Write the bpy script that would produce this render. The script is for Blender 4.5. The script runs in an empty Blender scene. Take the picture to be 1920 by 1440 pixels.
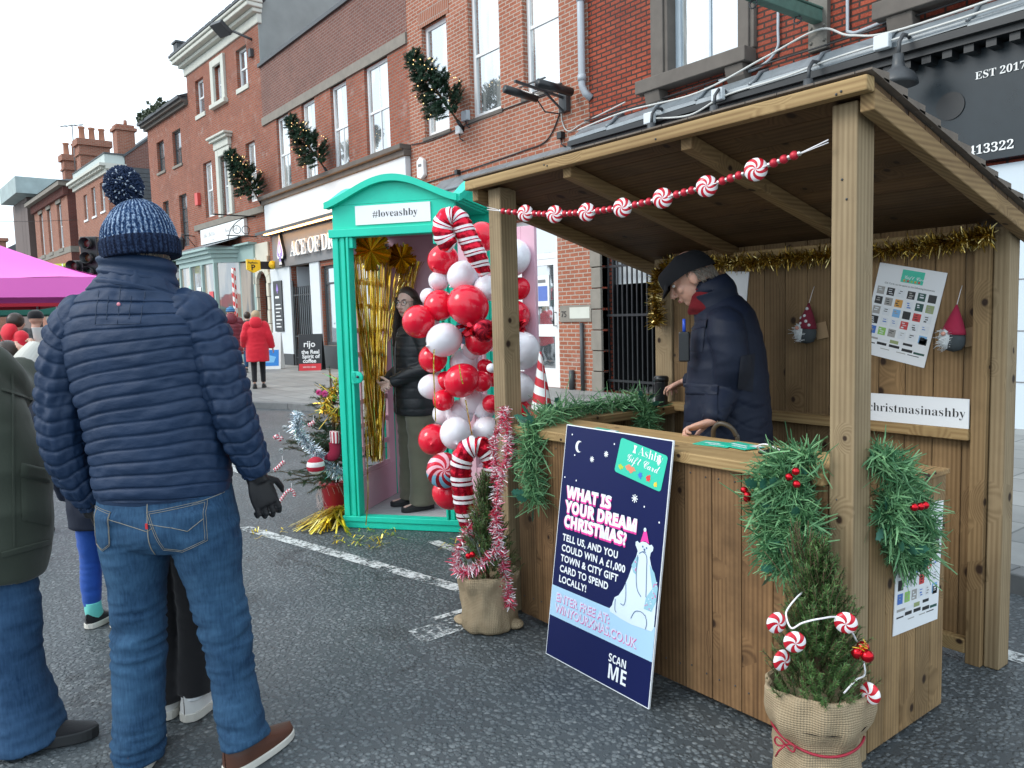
import bpy, bmesh, math, random
import numpy as np
from mathutils import Vector, Matrix, noise, Euler
from mathutils.bvhtree import BVHTree
rnd = random.Random(7)
R = math.radians
S = bpy.context.scene
COL = S.collection

# ---------------------------------------------------------------- camera, sky, sun, exposure
cam = bpy.data.objects.new('camera', bpy.data.cameras.new('camera'))
COL.objects.link(cam)
cam.data.sensor_width = 36.0
cam.data.lens = 27.71
cam.data.clip_start = 0.05
cam.data.clip_end = 2000
_f = Vector((-0.7924, 0.6038, -0.0870)); _r = Vector((0.6078, 0.7937, -0.0269)); _u = Vector((-0.0528, 0.0742, 0.9958))
cam.matrix_world = Matrix(((_r.x, _u.x, -_f.x, 0), (_r.y, _u.y, -_f.y, 0), (_r.z, _u.z, -_f.z, 1.47), (0, 0, 0, 1)))
S.camera = cam
S.view_settings.view_transform = 'Standard'
S.view_settings.look = 'None'
S.view_settings.exposure = 0.55
S.view_settings.gamma = 1.0

W = bpy.data.worlds.new("World"); S.world = W; W.use_nodes = True
wt = W.node_tree; wt.nodes.clear()
sky = wt.nodes.new('ShaderNodeTexSky'); sky.sky_type = 'NISHITA'; sky.sun_disc = False
SUN_AZ, SUN_EL = R(200), R(38)          # light comes over the viewer's left shoulder
sky.sun_elevation = SUN_EL; sky.sun_rotation = SUN_AZ
sky.dust_density = 4.0; sky.air_density = 1.0
cl = wt.nodes.new('ShaderNodeRGB'); cl.outputs[0].default_value = (9.4, 10.8, 11.9, 1)   # closed cloud deck
mx = wt.nodes.new('ShaderNodeMix'); mx.data_type = 'RGBA'; mx.inputs[0].default_value = 0.85
bg = wt.nodes.new('ShaderNodeBackground'); bg.inputs[1].default_value = 0.12
wo = wt.nodes.new('ShaderNodeOutputWorld')
wt.links.new(sky.outputs[0], mx.inputs[6]); wt.links.new(cl.outputs[0], mx.inputs[7])
wt.links.new(mx.outputs[2], bg.inputs[0]); wt.links.new(bg.outputs[0], wo.inputs[0])

sl = bpy.data.lights.new('sun', 'SUN'); sl.energy = 1.2; sl.angle = R(22); sl.color = (1.0, 0.96, 0.90)
so = bpy.data.objects.new('sun', sl); COL.objects.link(so)
sd = Vector((math.sin(SUN_AZ) * math.cos(SUN_EL), math.cos(SUN_AZ) * math.cos(SUN_EL), math.sin(SUN_EL)))
so.rotation_euler = sd.to_track_quat('Z', 'Y').to_euler(); so.location = (0, 0, 30)

# ---------------------------------------------------------------- node and material helpers
class NT:
    def __init__(s, name):
        s.m = bpy.data.materials.new(name); s.m.use_nodes = True
        s.t = s.m.node_tree; s.t.nodes.clear()
        s.out = s.t.nodes.new('ShaderNodeOutputMaterial')
    def n(s, typ, ins=None, **props):
        nd = s.t.nodes.new('ShaderNode' + typ)
        for k, v in props.items(): setattr(nd, k, v)
        for k, v in (ins or {}).items():
            i = nd.inputs[k]
            if hasattr(v, 'is_output') or hasattr(v, 'links'): s.t.links.new(v, i)
            else:
                if hasattr(i.default_value, '__len__') and hasattr(v, '__len__') and len(v) == 3 and len(i.default_value) == 4: v = (*v, 1)
                i.default_value = v
        return nd
    def obj(s): return s.n('TexCoord').outputs['Object']
    def mapping(s, vec, scale=(1, 1, 1), rot=(0, 0, 0), loc=(0, 0, 0)):
        return s.n('Mapping', {'Vector': vec, 'Scale': scale, 'Rotation': rot, 'Location': loc}).outputs[0]
    def noise(s, vec, scale, detail=3, rough=.55, dist=0):
        return s.n('TexNoise', {'Vector': vec, 'Scale': scale, 'Detail': detail, 'Roughness': rough, 'Distortion': dist}).outputs[0]
    def math(s, op, a, b=0.0, c=0.0, clamp=False):
        nd = s.n('Math', {0: a, 1: b, 2: c}, operation=op); nd.use_clamp = clamp
        return nd.outputs[0]
    def ramp(s, fac, stops, interp='LINEAR'):
        nd = s.n('ValToRGB', {0: fac}); cr = nd.color_ramp; cr.interpolation = interp
        while len(cr.elements) > 1: cr.elements.remove(cr.elements[-1])
        for i, (p, c) in enumerate(stops):
            e = cr.elements[0] if i == 0 else cr.elements.new(p)
            e.position = p
            if not hasattr(c, '__len__'): c = (c, c, c)
            e.color = (*c, 1) if len(c) == 3 else c
        return nd.outputs[0]
    def mix(s, fac, a, b, blend='MIX'):
        nd = s.n('Mix', data_type='RGBA', blend_type=blend)
        for i, v in ((0, fac), (6, a), (7, b)):
            if hasattr(v, 'links'): s.t.links.new(v, nd.inputs[i])
            else: nd.inputs[i].default_value = (*v, 1) if hasattr(v, '__len__') and len(v) == 3 else v
        return nd.outputs[2]
    def bump(s, h, strength=.5, dist=.01):
        return s.n('Bump', {'Height': h, 'Strength': strength, 'Distance': dist}).outputs[0]
    def rand(s): return s.n('NewGeometry').outputs['Random Per Island']
    def attr(s, name): return s.n('Attribute', attribute_name=name)
    def sep(s, vec): return s.n('SeparateXYZ', {0: vec}).outputs
    def comb(s, x, y, z): return s.n('CombineXYZ', {0: x, 1: y, 2: z}).outputs[0]
    def pbr(s, color, rough=.6, metal=0.0, normal=None, spec=.5, **kw):
        ins = {'Base Color': color, 'Roughness': rough, 'Metallic': metal, 'Specular IOR Level': spec}
        if normal is not None: ins['Normal'] = normal
        ins.update(kw)
        b = s.n('BsdfPrincipled', ins)
        s.t.links.new(b.outputs[0], s.out.inputs[0])
        return s.m
    def surf(s, sh): s.t.links.new(sh, s.out.inputs[0]); return s.m

_mc = {}
def flat(name, c, rough=.6, metal=0.0, var=.12, nscale=6, bump=.15, **kw):
    """a plain painted / cloth / metal surface with gentle mottling and fine grain"""
    key = ('flat', name)
    if key in _mc: return _mc[key]
    t = NT(name); o = t.obj()
    n = t.noise(o, nscale, 4)
    col = t.mix(n, tuple(x * (1 - var) for x in c), tuple(min(1, x * (1 + var)) for x in c))
    g = t.noise(o, nscale * 18, 3)
    rr = t.math('MULTIPLY_ADD', n, .18, max(0.02, rough - .09))
    _mc[key] = t.pbr(col, rr, metal, t.bump(g, bump, .002), **kw)
    return _mc[key]

def brick_mat(name, c1, c2, mortar, dirt=.3, w=.225, h=.075, ms=.011, white=0.0):
    t = NT(name); x, y, z = t.sep(t.obj())
    v = t.comb(t.math('ADD', x, y), z, 0.0)
    wob = t.noise(v, 9, 2)
    v2 = t.comb(t.math('ADD', t.math('ADD', x, y), t.math('MULTIPLY', wob, .012)), t.math('ADD', z, t.math('MULTIPLY', wob, .008)), 0.0)
    b = t.n('TexBrick', {'Vector': v2, 'Color1': (0, 0, 0), 'Color2': (1, 1, 1), 'Mortar': (.5, .5, .5), 'Scale': 1.0, 'Mortar Size': ms, 'Mortar Smooth': .25, 'Bias': 0.0, 'Brick Width': w, 'Row Height': h})
    fine = t.noise(v, 45, 4); big = t.noise(v, .9, 4, .6)
    col = t.mix(b.outputs[0], c1, c2)
    col = t.mix(t.math('MULTIPLY', t.noise(v, 3.1, 2), .8), col, tuple(x * .62 for x in c1))
    col = t.mix(t.math('MULTIPLY', t.ramp(fine, [(.45, 0), (.75, 1)]), .35), col, tuple(min(1, x * 1.7 + .03) for x in c2))
    col = t.mix(b.outputs[1], col, mortar)
    col = t.mix(t.math('MULTIPLY', t.ramp(big, [(.42, 0), (.75, 1)]), dirt), col, (.05, .042, .04))
    if white: col = t.mix(t.math('MULTIPLY', t.ramp(t.noise(v, 2.3, 5, .7), [(.56, 0), (.72, 1)]), white), col, (.5, .42, .38))
    hgt = t.math('ADD', t.math('MULTIPLY', b.outputs[1], -1.0), t.math('MULTIPLY', fine, .45))
    return t.pbr(col, .85, 0, t.bump(hgt, .8, .012), spec=.25)

def wood_mat(name, axis, light=(.46, .34, .20), dark=(.20, .125, .06), stain=.5, rough=.7, knots=True):
    t = NT(name); o = t.obj(); x, y, z = t.sep(o); rd = t.rand()
    al, ac = {'z': (z, t.math('ADD', x, y)), 'x': (x, t.math('ADD', y, z)), 'y': (y, t.math('ADD', x, z))}[axis]
    al = t.math('ADD', al, t.math('MULTIPLY', rd, 7.3)); ac = t.math('ADD', ac, t.math('MULTIPLY', rd, 3.1))
    # knots: a dark eye that the grain swirls round
    kv = t.n('TexVoronoi', {'Vector': t.comb(t.math('MULTIPLY', ac, 7.6), t.math('MULTIPLY', al, 6.2), 0.0), 'Scale': 1.0, 'Randomness': 1.0}, voronoi_dimensions='2D')
    kd = kv.outputs['Distance']; kc = t.sep(kv.outputs['Color']); on = t.math('GREATER_THAN', kc[0], .66)
    size = t.math('MULTIPLY_ADD', kc[1], .9, .55); ks = t.math('DIVIDE', kd, size)
    eye = t.math('MULTIPLY', t.ramp(ks, [(.06, 1), (.11, 0)]), on); halo = t.math('MULTIPLY', t.ramp(ks, [(.08, 1), (.5, 0)]), on)
    v = t.comb(t.math('ADD', t.math('MULTIPLY', ac, 16.0), t.math('MULTIPLY', halo, 1.3)), t.math('MULTIPLY', al, 1.0), t.math('MULTIPLY', rd, 40.0))
    g = t.noise(v, 1.0, 4, .5, .8)
    fine = t.noise(t.comb(t.math('MULTIPLY', ac, 150.0), t.math('MULTIPLY', al, 5.0), 0.0), 1.0, 2)
    ring = t.n('TexWave', {'Vector': v, 'Scale': 1.1, 'Distortion': 3.5, 'Detail': 2.0, 'Detail Scale': .7}, wave_type='BANDS', bands_direction='X').outputs[1]
    fac = t.math('ADD', t.math('MULTIPLY', g, .62), t.math('ADD', t.math('MULTIPLY', ring, .20), t.math('MULTIPLY', fine, .16)))
    col = t.ramp(fac, [(.26, dark), (.50, tuple(a * .55 + b * .45 for a, b in zip(light, dark))), (.78, light)])
    col = t.mix(1.0, col, t.ramp(rd, [(0, (.70, .68, .64)), (.5, (1, .98, .95)), (1, (1.18, 1.10, 1.0))]), 'MULTIPLY')
    blot = t.ramp(t.noise(o, 3.2, 5, .65), [(.44, 0), (.72, 1)])
    col = t.mix(t.math('MULTIPLY', blot, stain), col, tuple(q * .55 for q in dark))
    if knots:
        col = t.mix(t.math('MULTIPLY', halo, .38), col, tuple(q * .8 for q in dark)); col = t.mix(eye, col, (.030, .015, .008))
    hgt = t.math('ADD', t.math('MULTIPLY', fine, .5), t.math('ADD', t.math('MULTIPLY', ring, .3), t.math('MULTIPLY', eye, -.6)))
    return t.pbr(col, rough, 0, t.bump(hgt, .3, .003), spec=.3)

def foliage_mat(name, lo, hi, rough=.55, trans=.2):
    t = NT(name)
    col = t.ramp(t.rand(), [(0, lo), (.6, tuple((a + b) / 2 for a, b in zip(lo, hi))), (1, hi)])
    d = t.n('BsdfPrincipled', {'Base Color': col, 'Roughness': rough, 'Specular IOR Level': .35})
    tr = t.n('BsdfTranslucent', {'Color': col})
    mxs = t.n('MixShader', {0: trans, 1: d.outputs[0], 2: tr.outputs[0]})
    return t.surf(mxs.outputs[0])

def foil_mat(name, cols, rough=.22, metal=1.0):
    t = NT(name); k = len(cols)
    col = t.ramp(t.rand(), [(i / k, c) for i, c in enumerate(cols)], 'CONSTANT')
    return t.pbr(col, rough, metal)

def glass_mat(name, base, gloss=.4, rough=.03, wav=.25):
    t = NT(name); o = t.obj()
    n = t.bump(t.noise(o, 1.6, 2), wav, .02)
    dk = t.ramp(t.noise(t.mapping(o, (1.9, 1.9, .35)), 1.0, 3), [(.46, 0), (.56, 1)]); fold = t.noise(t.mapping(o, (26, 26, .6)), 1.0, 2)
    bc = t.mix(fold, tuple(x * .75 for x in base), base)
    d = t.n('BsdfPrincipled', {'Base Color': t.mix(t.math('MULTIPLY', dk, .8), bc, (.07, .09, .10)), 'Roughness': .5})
    g = t.n('BsdfGlossy', {'Color': (.95, .97, 1), 'Roughness': rough, 'Normal': n})
    return t.surf(t.n('MixShader', {0: gloss, 1: d.outputs[0], 2: g.outputs[0]}).outputs[0])

def emit_mat(name, c, st):
    t = NT(name); return t.surf(t.n('Emission', {0: (*c, 1), 1: st}).outputs[0])

# ---------------------------------------------------------------- mesh helpers
WM = {}
def wm(o): return WM.get(o.name, Matrix.Identity(4)) if o else Matrix.Identity(4)

def V(*a): return Vector(a)

class MB:
    """collects shapes, then links them as ONE mesh object"""
    def __init__(s): s.v = []; s.f = []; s.m = []; s.sm = []; s.at = {}
    def add(s, vs, fs, m=0, smooth=False):
        b = len(s.v); s.v += [tuple(p) for p in vs]
        for f in fs: s.f.append(tuple(i + b for i in f)); s.m.append(m); s.sm.append(smooth)
    def box(s, x0, x1, y0, y1, z0, z1, m=0):
        if x0 > x1: x0, x1 = x1, x0
        if y0 > y1: y0, y1 = y1, y0
        if z0 > z1: z0, z1 = z1, z0
        s.add([(x0, y0, z0), (x1, y0, z0), (x1, y1, z0), (x0, y1, z0), (x0, y0, z1), (x1, y0, z1), (x1, y1, z1), (x0, y1, z1)],
              [(0, 3, 2, 1), (4, 5, 6, 7), (0, 1, 5, 4), (1, 2, 6, 5), (2, 3, 7, 6), (3, 0, 4, 7)], m)
    def hexa(s, p, m=0):   # 8 points: bottom loop then top loop
        s.add(p, [(0, 3, 2, 1), (4, 5, 6, 7), (0, 1, 5, 4), (1, 2, 6, 5), (2, 3, 7, 6), (3, 0, 4, 7)], m)
    def obox(s, c, size, M, m=0):
        hx, hy, hz = (q / 2 for q in size); c = Vector(c)
        P = [c + M @ Vector((sx * hx, sy * hy, sz * hz)) for sz in (-1, 1) for sx, sy in ((-1, -1), (1, -1), (1, 1), (-1, 1))]
        s.hexa(P, m)
    def beam(s, a, b, w, h, up=(0, 0, 1), m=0):
        a, b = Vector(a), Vector(b); d = (b - a).normalized(); up = Vector(up)
        sd = d.cross(up).normalized(); u2 = sd.cross(d)
        P = []
        for q in (a, b):
            P += [q - sd * w / 2 - u2 * h / 2, q + sd * w / 2 - u2 * h / 2, q + sd * w / 2 + u2 * h / 2, q - sd * w / 2 + u2 * h / 2]
        s.add(P, [(0, 3, 2, 1), (4, 5, 6, 7), (0, 1, 5, 4), (1, 2, 6, 5), (2, 3, 7, 6), (3, 0, 4, 7)], m)
    def quad(s, a, b, c, d, m=0): s.add([a, b, c, d], [(0, 1, 2, 3)], m)
    def prism(s, pts, d, m=0):
        """polygon pts (3-D, planar) extruded by vector d"""
        n = len(pts); d = Vector(d); P = [Vector(p) for p in pts]; Q = [p + d for p in P]
        s.add(P + Q, [tuple(range(n - 1, -1, -1)), tuple(range(n, 2 * n))] + [(i, (i + 1) % n, n + (i + 1) % n, n + i) for i in range(n)], m)
    def tube(s, pts, r, n=8, m=0, cap=True, closed=False, smooth=True):
        P = [Vector(p) for p in pts]; rs = r if hasattr(r, '__len__') else [r] * len(P)
        vs, fs = [], []; prev = None; L = len(P)
        for i, p in enumerate(P):
            d = (P[min(i + 1, L - 1)] - P[max(i - 1, 0)])
            if d.length < 1e-9: d = Vector((0, 0, 1))
            d.normalize()
            if prev is None:
                a = Vector((0, 0, 1)) if abs(d.z) < .9 else Vector((1, 0, 0)); x = d.cross(a).normalized()
            else:
                x = prev - d * prev.dot(d); x = x.normalized() if x.length > 1e-6 else d.orthogonal().normalized()
            prev = x; y = d.cross(x)
            for k in range(n):
                a = 2 * math.pi * k / n; vs.append(p + (x * math.cos(a) + y * math.sin(a)) * rs[i])
        for i in range(L - 1):
            for k in range(n): fs.append((i * n + k, i * n + (k + 1) % n, (i + 1) * n + (k + 1) % n, (i + 1) * n + k))
        if cap: fs += [tuple(range(n - 1, -1, -1)), tuple(range((L - 1) * n, L * n))]
        s.add(vs, fs, m, smooth)
    def lathe(s, prof, n=24, c=(0, 0, 0), M=None, m=0, smooth=True, wob=None):
        """profile [(r, z)] spun round the z axis through c (optionally rotated by M)"""
        c = Vector(c); vs, fs = [], []
        for j, (r, z) in enumerate(prof):
            for k in range(n):
                a = 2 * math.pi * k / n; rr = r * (wob(a, z) if wob else 1)
                p = Vector((rr * math.cos(a), rr * math.sin(a), z)); vs.append(c + (M @ p if M else p))
        for j in range(len(prof) - 1):
            for k in range(n): fs.append((j * n + k, j * n + (k + 1) % n, (j + 1) * n + (k + 1) % n, (j + 1) * n + k))
        if prof[0][0] > 1e-6: fs.append(tuple(range(n - 1, -1, -1)))
        if prof[-1][0] > 1e-6: fs.append(tuple(range((len(prof) - 1) * n, len(prof) * n)))
        s.add(vs, fs, m, smooth)
    def ball(s, c, r, n=16, k=10, sc=(1, 1, 1), M=None, m=0):
        pr = [(max(1e-7, math.sin(math.pi * i / k)), -math.cos(math.pi * i / k)) for i in range(k + 1)]
        D = Matrix.Diagonal((r * sc[0], r * sc[1], r * sc[2])); MM = (M @ D) if M else D
        s.lathe(pr, n, c, MM, m)
    def text(s, body, size, M, m=0, align='LEFT', off=0.0, ext=.0, space=1.0, bold=False):
        c = bpy.data.curves.new('t', 'FONT'); c.body = body; c.size = size; c.align_x = align; c.offset = off; c.extrude = ext; c.space_character = space
        c.resolution_u = 4
        o = bpy.data.objects.new('t', c); COL.objects.link(o)
        dg = bpy.context.evaluated_depsgraph_get(); me = bpy.data.meshes.new_from_object(o.evaluated_get(dg))
        s.add([M @ v.co for v in me.vertices], [tuple(p.vertices) for p in me.polygons], m)
        bpy.data.objects.remove(o); bpy.data.meshes.remove(me); bpy.data.curves.remove(c)
    def mesh(s, name, mats):
        me = bpy.data.meshes.new(name); me.from_pydata(s.v, [], s.f)
        for q in (mats if isinstance(mats, (list, tuple)) else [mats]): me.materials.append(q)
        me.polygons.foreach_set('material_index', s.m); me.polygons.foreach_set('use_smooth', s.sm)
        for k, a in s.at.items():
            a = a + [0.0] * (len(s.v) - len(a))
            at = me.attributes.new(k, 'FLOAT', 'POINT'); at.data.foreach_set('value', a)
        me.update(); return me
    def build(s, name, mats, parent=None, world=True, bevel=0.0, origin=None):
        if parent is not None and world:
            I = wm(parent).inverted(); s.v = [tuple(I @ Vector(p)) for p in s.v]
        if parent is None and origin is not None:
            og = Vector(origin); s.v = [tuple(Vector(p) - og) for p in s.v]
        o = bpy.data.objects.new(name, s.mesh(name, mats)); COL.objects.link(o)
        if parent is not None: o.parent = parent; WM[o.name] = wm(parent)
        elif origin is not None: o.location = origin; WM[o.name] = Matrix.Translation(Vector(origin))
        if bevel:
            b = o.modifiers.new('bevel', 'BEVEL'); b.width = bevel; b.segments = 2; b.limit_method = 'ANGLE'; b.angle_limit = R(40)
        return o

def tag(o, label=None, cat=None, group=None, kind=None):
    if label: o['label'] = label
    if cat: o['category'] = cat
    if group: o['group'] = group
    if kind: o['kind'] = kind
    return o
def thing(name, label, cat, loc=(0, 0, 0), rz=0.0, group=None):
    o = bpy.data.objects.new(name, None); COL.objects.link(o)
    o.location = loc; o.rotation_euler = (0, 0, rz); o.empty_display_size = .1
    WM[o.name] = Matrix.Translation(Vector(loc)) @ Matrix.Rotation(rz, 4, 'Z')
    return tag(o, label, cat, group)
def kids(o): return list(o.children)
def dup(root, loc, rz=None, label=None, rot=None, scale=None):
    r = root.copy(); COL.objects.link(r); r.location = loc
    if rz is not None: r.rotation_euler = (0, 0, rz)
    if rot is not None: r.rotation_euler = rot
    if scale is not None: r.scale = (scale,) * 3
    if label: r['label'] = label
    for ch in root.children:
        c = ch.copy(); COL.objects.link(c); c.parent = r
        for g in ch.children:
            d = g.copy(); COL.objects.link(d); d.parent = c
    return r

def smat(s, conv_up=0x1D400, low=0x1D41A, dg=0x1D7CE):   # serif bold letters of the mathematical block
    return ''.join(chr(low + ord(c) - 97) if 'a' <= c <= 'z' else chr(conv_up + ord(c) - 65) if 'A' <= c <= 'Z' else chr(dg + ord(c) - 48) if dg and '0' <= c <= '9' else c for c in s)

def cat_interp(keys, n):
    """keys: list of equal-length float tuples; returns n Catmull-Rom samples"""
    K = np.array(keys, float); m = len(K); out = []
    for i in range(n):
        t = i / (n - 1) * (m - 1); j = min(int(t), m - 2); u = t - j
        p0 = K[max(j - 1, 0)]; p1 = K[j]; p2 = K[j + 1]; p3 = K[min(j + 2, m - 1)]
        out.append(.5 * ((2 * p1) + (-p0 + p2) * u + (2 * p0 - 5 * p1 + 4 * p2 - p3) * u * u + (-p0 + 3 * p1 - 3 * p2 + p3) * u ** 3))
    return np.array(out)

def loft(mb, keys, n=40, seg=32, disp=None, m=0, cap=True, side=(1, 0, 0), power=2.0):
    """keys: (x, y, z, rx, ry[, power]) rings along a path; rx along 'side', ry across; disp(t, s, ang) -> offset along the ring normal"""
    ks = [tuple(k) + ((power,) if len(k) == 5 else ()) for k in keys]
    A = cat_interp(ks, n); C = A[:, :3]; L = np.zeros(n); L[1:] = np.cumsum(np.linalg.norm(np.diff(C, axis=0), axis=1))
    sd0 = Vector(side); vs = []
    tu = []; tv = []
    for i in range(n):
        d = Vector(C[min(i + 1, n - 1)] - C[max(i - 1, 0)]); d.normalize()
        x = (sd0 - d * sd0.dot(d)).normalized(); y = d.cross(x)
        rx, ry, pw = A[i, 3], A[i, 4], A[i, 5]
        for k in range(seg):
            a = 2 * math.pi * k / seg; ca, sa = math.cos(a), math.sin(a)
            ex = math.copysign(abs(ca) ** (2 / pw), ca); ey = math.copysign(abs(sa) ** (2 / pw), sa)
            o = disp(i / (n - 1), L[i], a) if disp else 0.0
            vs.append(Vector(C[i]) + x * ex * (max(rx, 1e-4) + o) + y * ey * (max(ry, 1e-4) + o)); tu.append(L[i]); tv.append(k / seg)
    fs = [(i * seg + k, i * seg + (k + 1) % seg, (i + 1) * seg + (k + 1) % seg, (i + 1) * seg + k) for i in range(n - 1) for k in range(seg)]
    if cap: fs += [tuple(range(seg - 1, -1, -1)), tuple(range((n - 1) * seg, n * seg))]
    b = len(mb.v)
    mb.add(vs, fs, m, True)
    for nm, arr in (('tu', tu), ('tv', tv)):
        q = mb.at.setdefault(nm, []); q += [0.0] * (b - len(q)); q += arr

def remesh(mb, voxel, it=4, fac=.5, fn=None):
    """voxel union of everything in mb -> MB with smooth faces; fn(P, N) -> P"""
    o = bpy.data.objects.new('t', mb.mesh('t', [])); COL.objects.link(o)
    a = o.modifiers.new('r', 'REMESH'); a.mode = 'VOXEL'; a.voxel_size = voxel
    if it: b = o.modifiers.new('s', 'SMOOTH'); b.factor = fac; b.iterations = it
    dg = bpy.context.evaluated_depsgraph_get(); me = bpy.data.meshes.new_from_object(o.evaluated_get(dg))
    n = len(me.vertices); P = np.empty(n * 3, np.float32); me.vertices.foreach_get('co', P); P = P.reshape(-1, 3)
    Nn = np.empty(n * 3, np.float32); me.vertices.foreach_get('normal', Nn); Nn = Nn.reshape(-1, 3)
    if fn is not None: P = fn(P, Nn)
    out = MB(); out.v = [tuple(p) for p in P.tolist()]; out.f = [tuple(p.vertices) for p in me.polygons]
    out.m = [0] * len(out.f); out.sm = [True] * len(out.f)
    bpy.data.objects.remove(o); bpy.data.meshes.remove(me)
    return out
def nz(P, sc):   # vectorised call of Perlin noise
    return np.array([noise.noise((p[0] * sc[0], p[1] * sc[1], p[2] * sc[2])) for p in P])
# ---------------------------------------------------------------- materials of the street
def asphalt_mat():
    t = NT('asphalt'); o = t.obj()
    ow = t.n('VectorMath', {0: o, 1: t.n('VectorMath', {0: t.n('TexNoise', {'Vector': o, 'Scale': 30.0, 'Detail': 2.0}).outputs[1], 3: .012}, operation='SCALE').outputs[0]}, operation='ADD').outputs[0]
    v = t.n('TexVoronoi', {'Vector': ow, 'Scale': 54.0, 'Randomness': 1.0})
    d = v.outputs['Distance']; cx = t.sep(v.outputs['Color'])
    chip = t.ramp(d, [(.34, 1), (.66, 0)])
    up = t.math('GREATER_THAN', cx[0], .22)
    chip = t.math('MULTIPLY', chip, up)
    stone = t.ramp(cx[1], [(0, (.072, .085, .093)), (.5, (.112, .130, .140)), (.9, (.158, .180, .190)), (1, (.235, .255, .262))])
    col = t.mix(chip, (.055, .066, .073), stone)
    big = t.noise(o, .55, 5, .6)
    col = t.mix(t.math('MULTIPLY', t.ramp(big, [(.4, 0), (.7, 1)]), .3), col, (.048, .056, .060))
    patch = t.ramp(t.noise(o, 1.7, 4, .65), [(.55, 0), (.75, 1)])
    col = t.mix(t.math('MULTIPLY', patch, .3), col, (.12, .13, .128))
    ck = t.n('TexVoronoi', {'Vector': t.n('VectorMath', {0: o, 1: t.n('VectorMath', {0: t.n('TexNoise', {'Vector': o, 'Scale': 3.0, 'Detail': 4.0}).outputs[1], 3: .5}, operation='SCALE').outputs[0]}, operation='ADD').outputs[0], 'Scale': .8}, feature='DISTANCE_TO_EDGE').outputs[0]
    crack = t.math('MULTIPLY', t.ramp(ck, [(.004, 1), (.010, 0)]), t.ramp(t.noise(o, .7, 2), [(.50, 0), (.56, 1)])); col = t.mix(t.math('MULTIPLY', crack, .8), col, (.020, .024, .027))
    streak = t.ramp(t.noise(t.mapping(o, (.25, 1.6, 1)), 1.0, 4, .6), [(.48, 0), (.68, 1)]); col = t.mix(t.math('MULTIPLY', streak, .22), col, (.16, .18, .185))
    grit = t.noise(o, 260, 2)
    h = t.math('ADD', t.math('MULTIPLY', chip, t.math('MULTIPLY_ADD', cx[2], .8, .4)), t.math('MULTIPLY', grit, .25))
    rough = t.math('MULTIPLY_ADD', t.noise(o, 1.2, 4), .35, .30)
    spot = t.ramp(t.noise(o, 2.6, 3, .5), [(.66, 0), (.70, 1)]); col = t.mix(t.math('MULTIPLY', spot, .45), col, (.030, .034, .036))
    return t.pbr(col, rough, 0, t.bump(h, .62, .011), spec=.45)

def marking_mat():
    t = NT('worn_road_paint'); o = t.obj()
    n = t.noise(o, 34, 5, .75); b = t.noise(o, 5, 3)
    k = t.ramp(t.math('ADD', t.math('MULTIPLY', n, .7), t.math('MULTIPLY', b, .5)), [(.53, 0), (.64, 1)])
    v = t.n('TexVoronoi', {'Vector': o, 'Scale': 62.0}).outputs['Distance']
    p = t.n('BsdfPrincipled', {'Base Color': t.mix(n, (.42, .45, .45), (.68, .70, .69)), 'Roughness': .6, 'Normal': t.bump(v, .5, .006)})
    tr = t.n('BsdfTransparent')
    return t.surf(t.n('MixShader', {0: k, 1: tr.outputs[0], 2: p.outputs[0]}).outputs[0])

def paving_mat():
    t = NT('paving_slabs'); o = t.obj()
    b = t.n('TexBrick', {'Vector': o, 'Color1': (.20, .205, .20), 'Color2': (.29, .295, .285), 'Mortar': (.075, .08, .08), 'Scale': 1.0, 'Mortar Size': .008, 'Brick Width': .62, 'Row Height': .45})
    n = t.noise(o, 2.2, 5, .65)
    col = t.mix(t.math('MULTIPLY', t.ramp(n, [(.42, 0), (.7, 1)]), .5), b.outputs[0], (.13, .135, .13))
    col = t.mix(t.math('MULTIPLY', t.noise(o, 60, 3), .25), col, (.36, .37, .36))
    return t.pbr(col, .65, 0, t.bump(t.math('MULTIPLY', b.outputs[1], -1.0), .5, .006))

M_ASPH = asphalt_mat(); M_MARK = marking_mat(); M_PAVE = paving_mat()
M_KERB = flat('kerb_granite', (.17, .175, .175), .75, var=.3, nscale=14, bump=.4)

# ---------------------------------------------------------------- ground
mb = MB(); mb.quad((-160, -120, 0), (90, -120, 0), (90, 130, 0), (-160, 130, 0))
tag(mb.build('road', M_ASPH), kind='structure')
kp = [(40, .93), (-1.6, 4.34), (-11.9, 5.19), (-12.7, 4.95), (-13.5, 4.55), (-14.6, 4.2), (-17, 3.9), (-40, 1.6), (-120, -8)]
mb = MB()
inner = []
for i, p in enumerate(kp):
    a = Vector(kp[max(i - 1, 0)]); b = Vector(kp[min(i + 1, len(kp) - 1)]); d = (b - a).normalized(); inner.append((p[0] + d.y * .15, p[1] - d.x * .15))
for i in range(len(kp) - 1):   # kerb stones about 0.9 m long
    a0, a1, b0, b1 = Vector(kp[i]), Vector(kp[i + 1]), Vector(inner[i]), Vector(inner[i + 1]); k = max(1, round((a1 - a0).length / .9))
    for j in range(k):
        u0, u1 = j / k, (j + 1) / k - .008 / (a1 - a0).length
        P = [a0.lerp(a1, u0), a0.lerp(a1, u1), b0.lerp(b1, u1), b0.lerp(b1, u0)]
        mb.prism([(p.x, p.y, -.02) for p in P], (0, 0, .125 + rnd.uniform(-.002, .002)))
tag(mb.build('kerb', M_KERB, bevel=.01), kind='structure')
mb = MB()
pl = [(p[0], p[1], -.02) for p in inner] + [(-120, 60, -.02), (40, 60, -.02)]
mb.prism(pl, (0, 0, .12)); tag(mb.build('pavement', M_PAVE), kind='structure')

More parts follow.
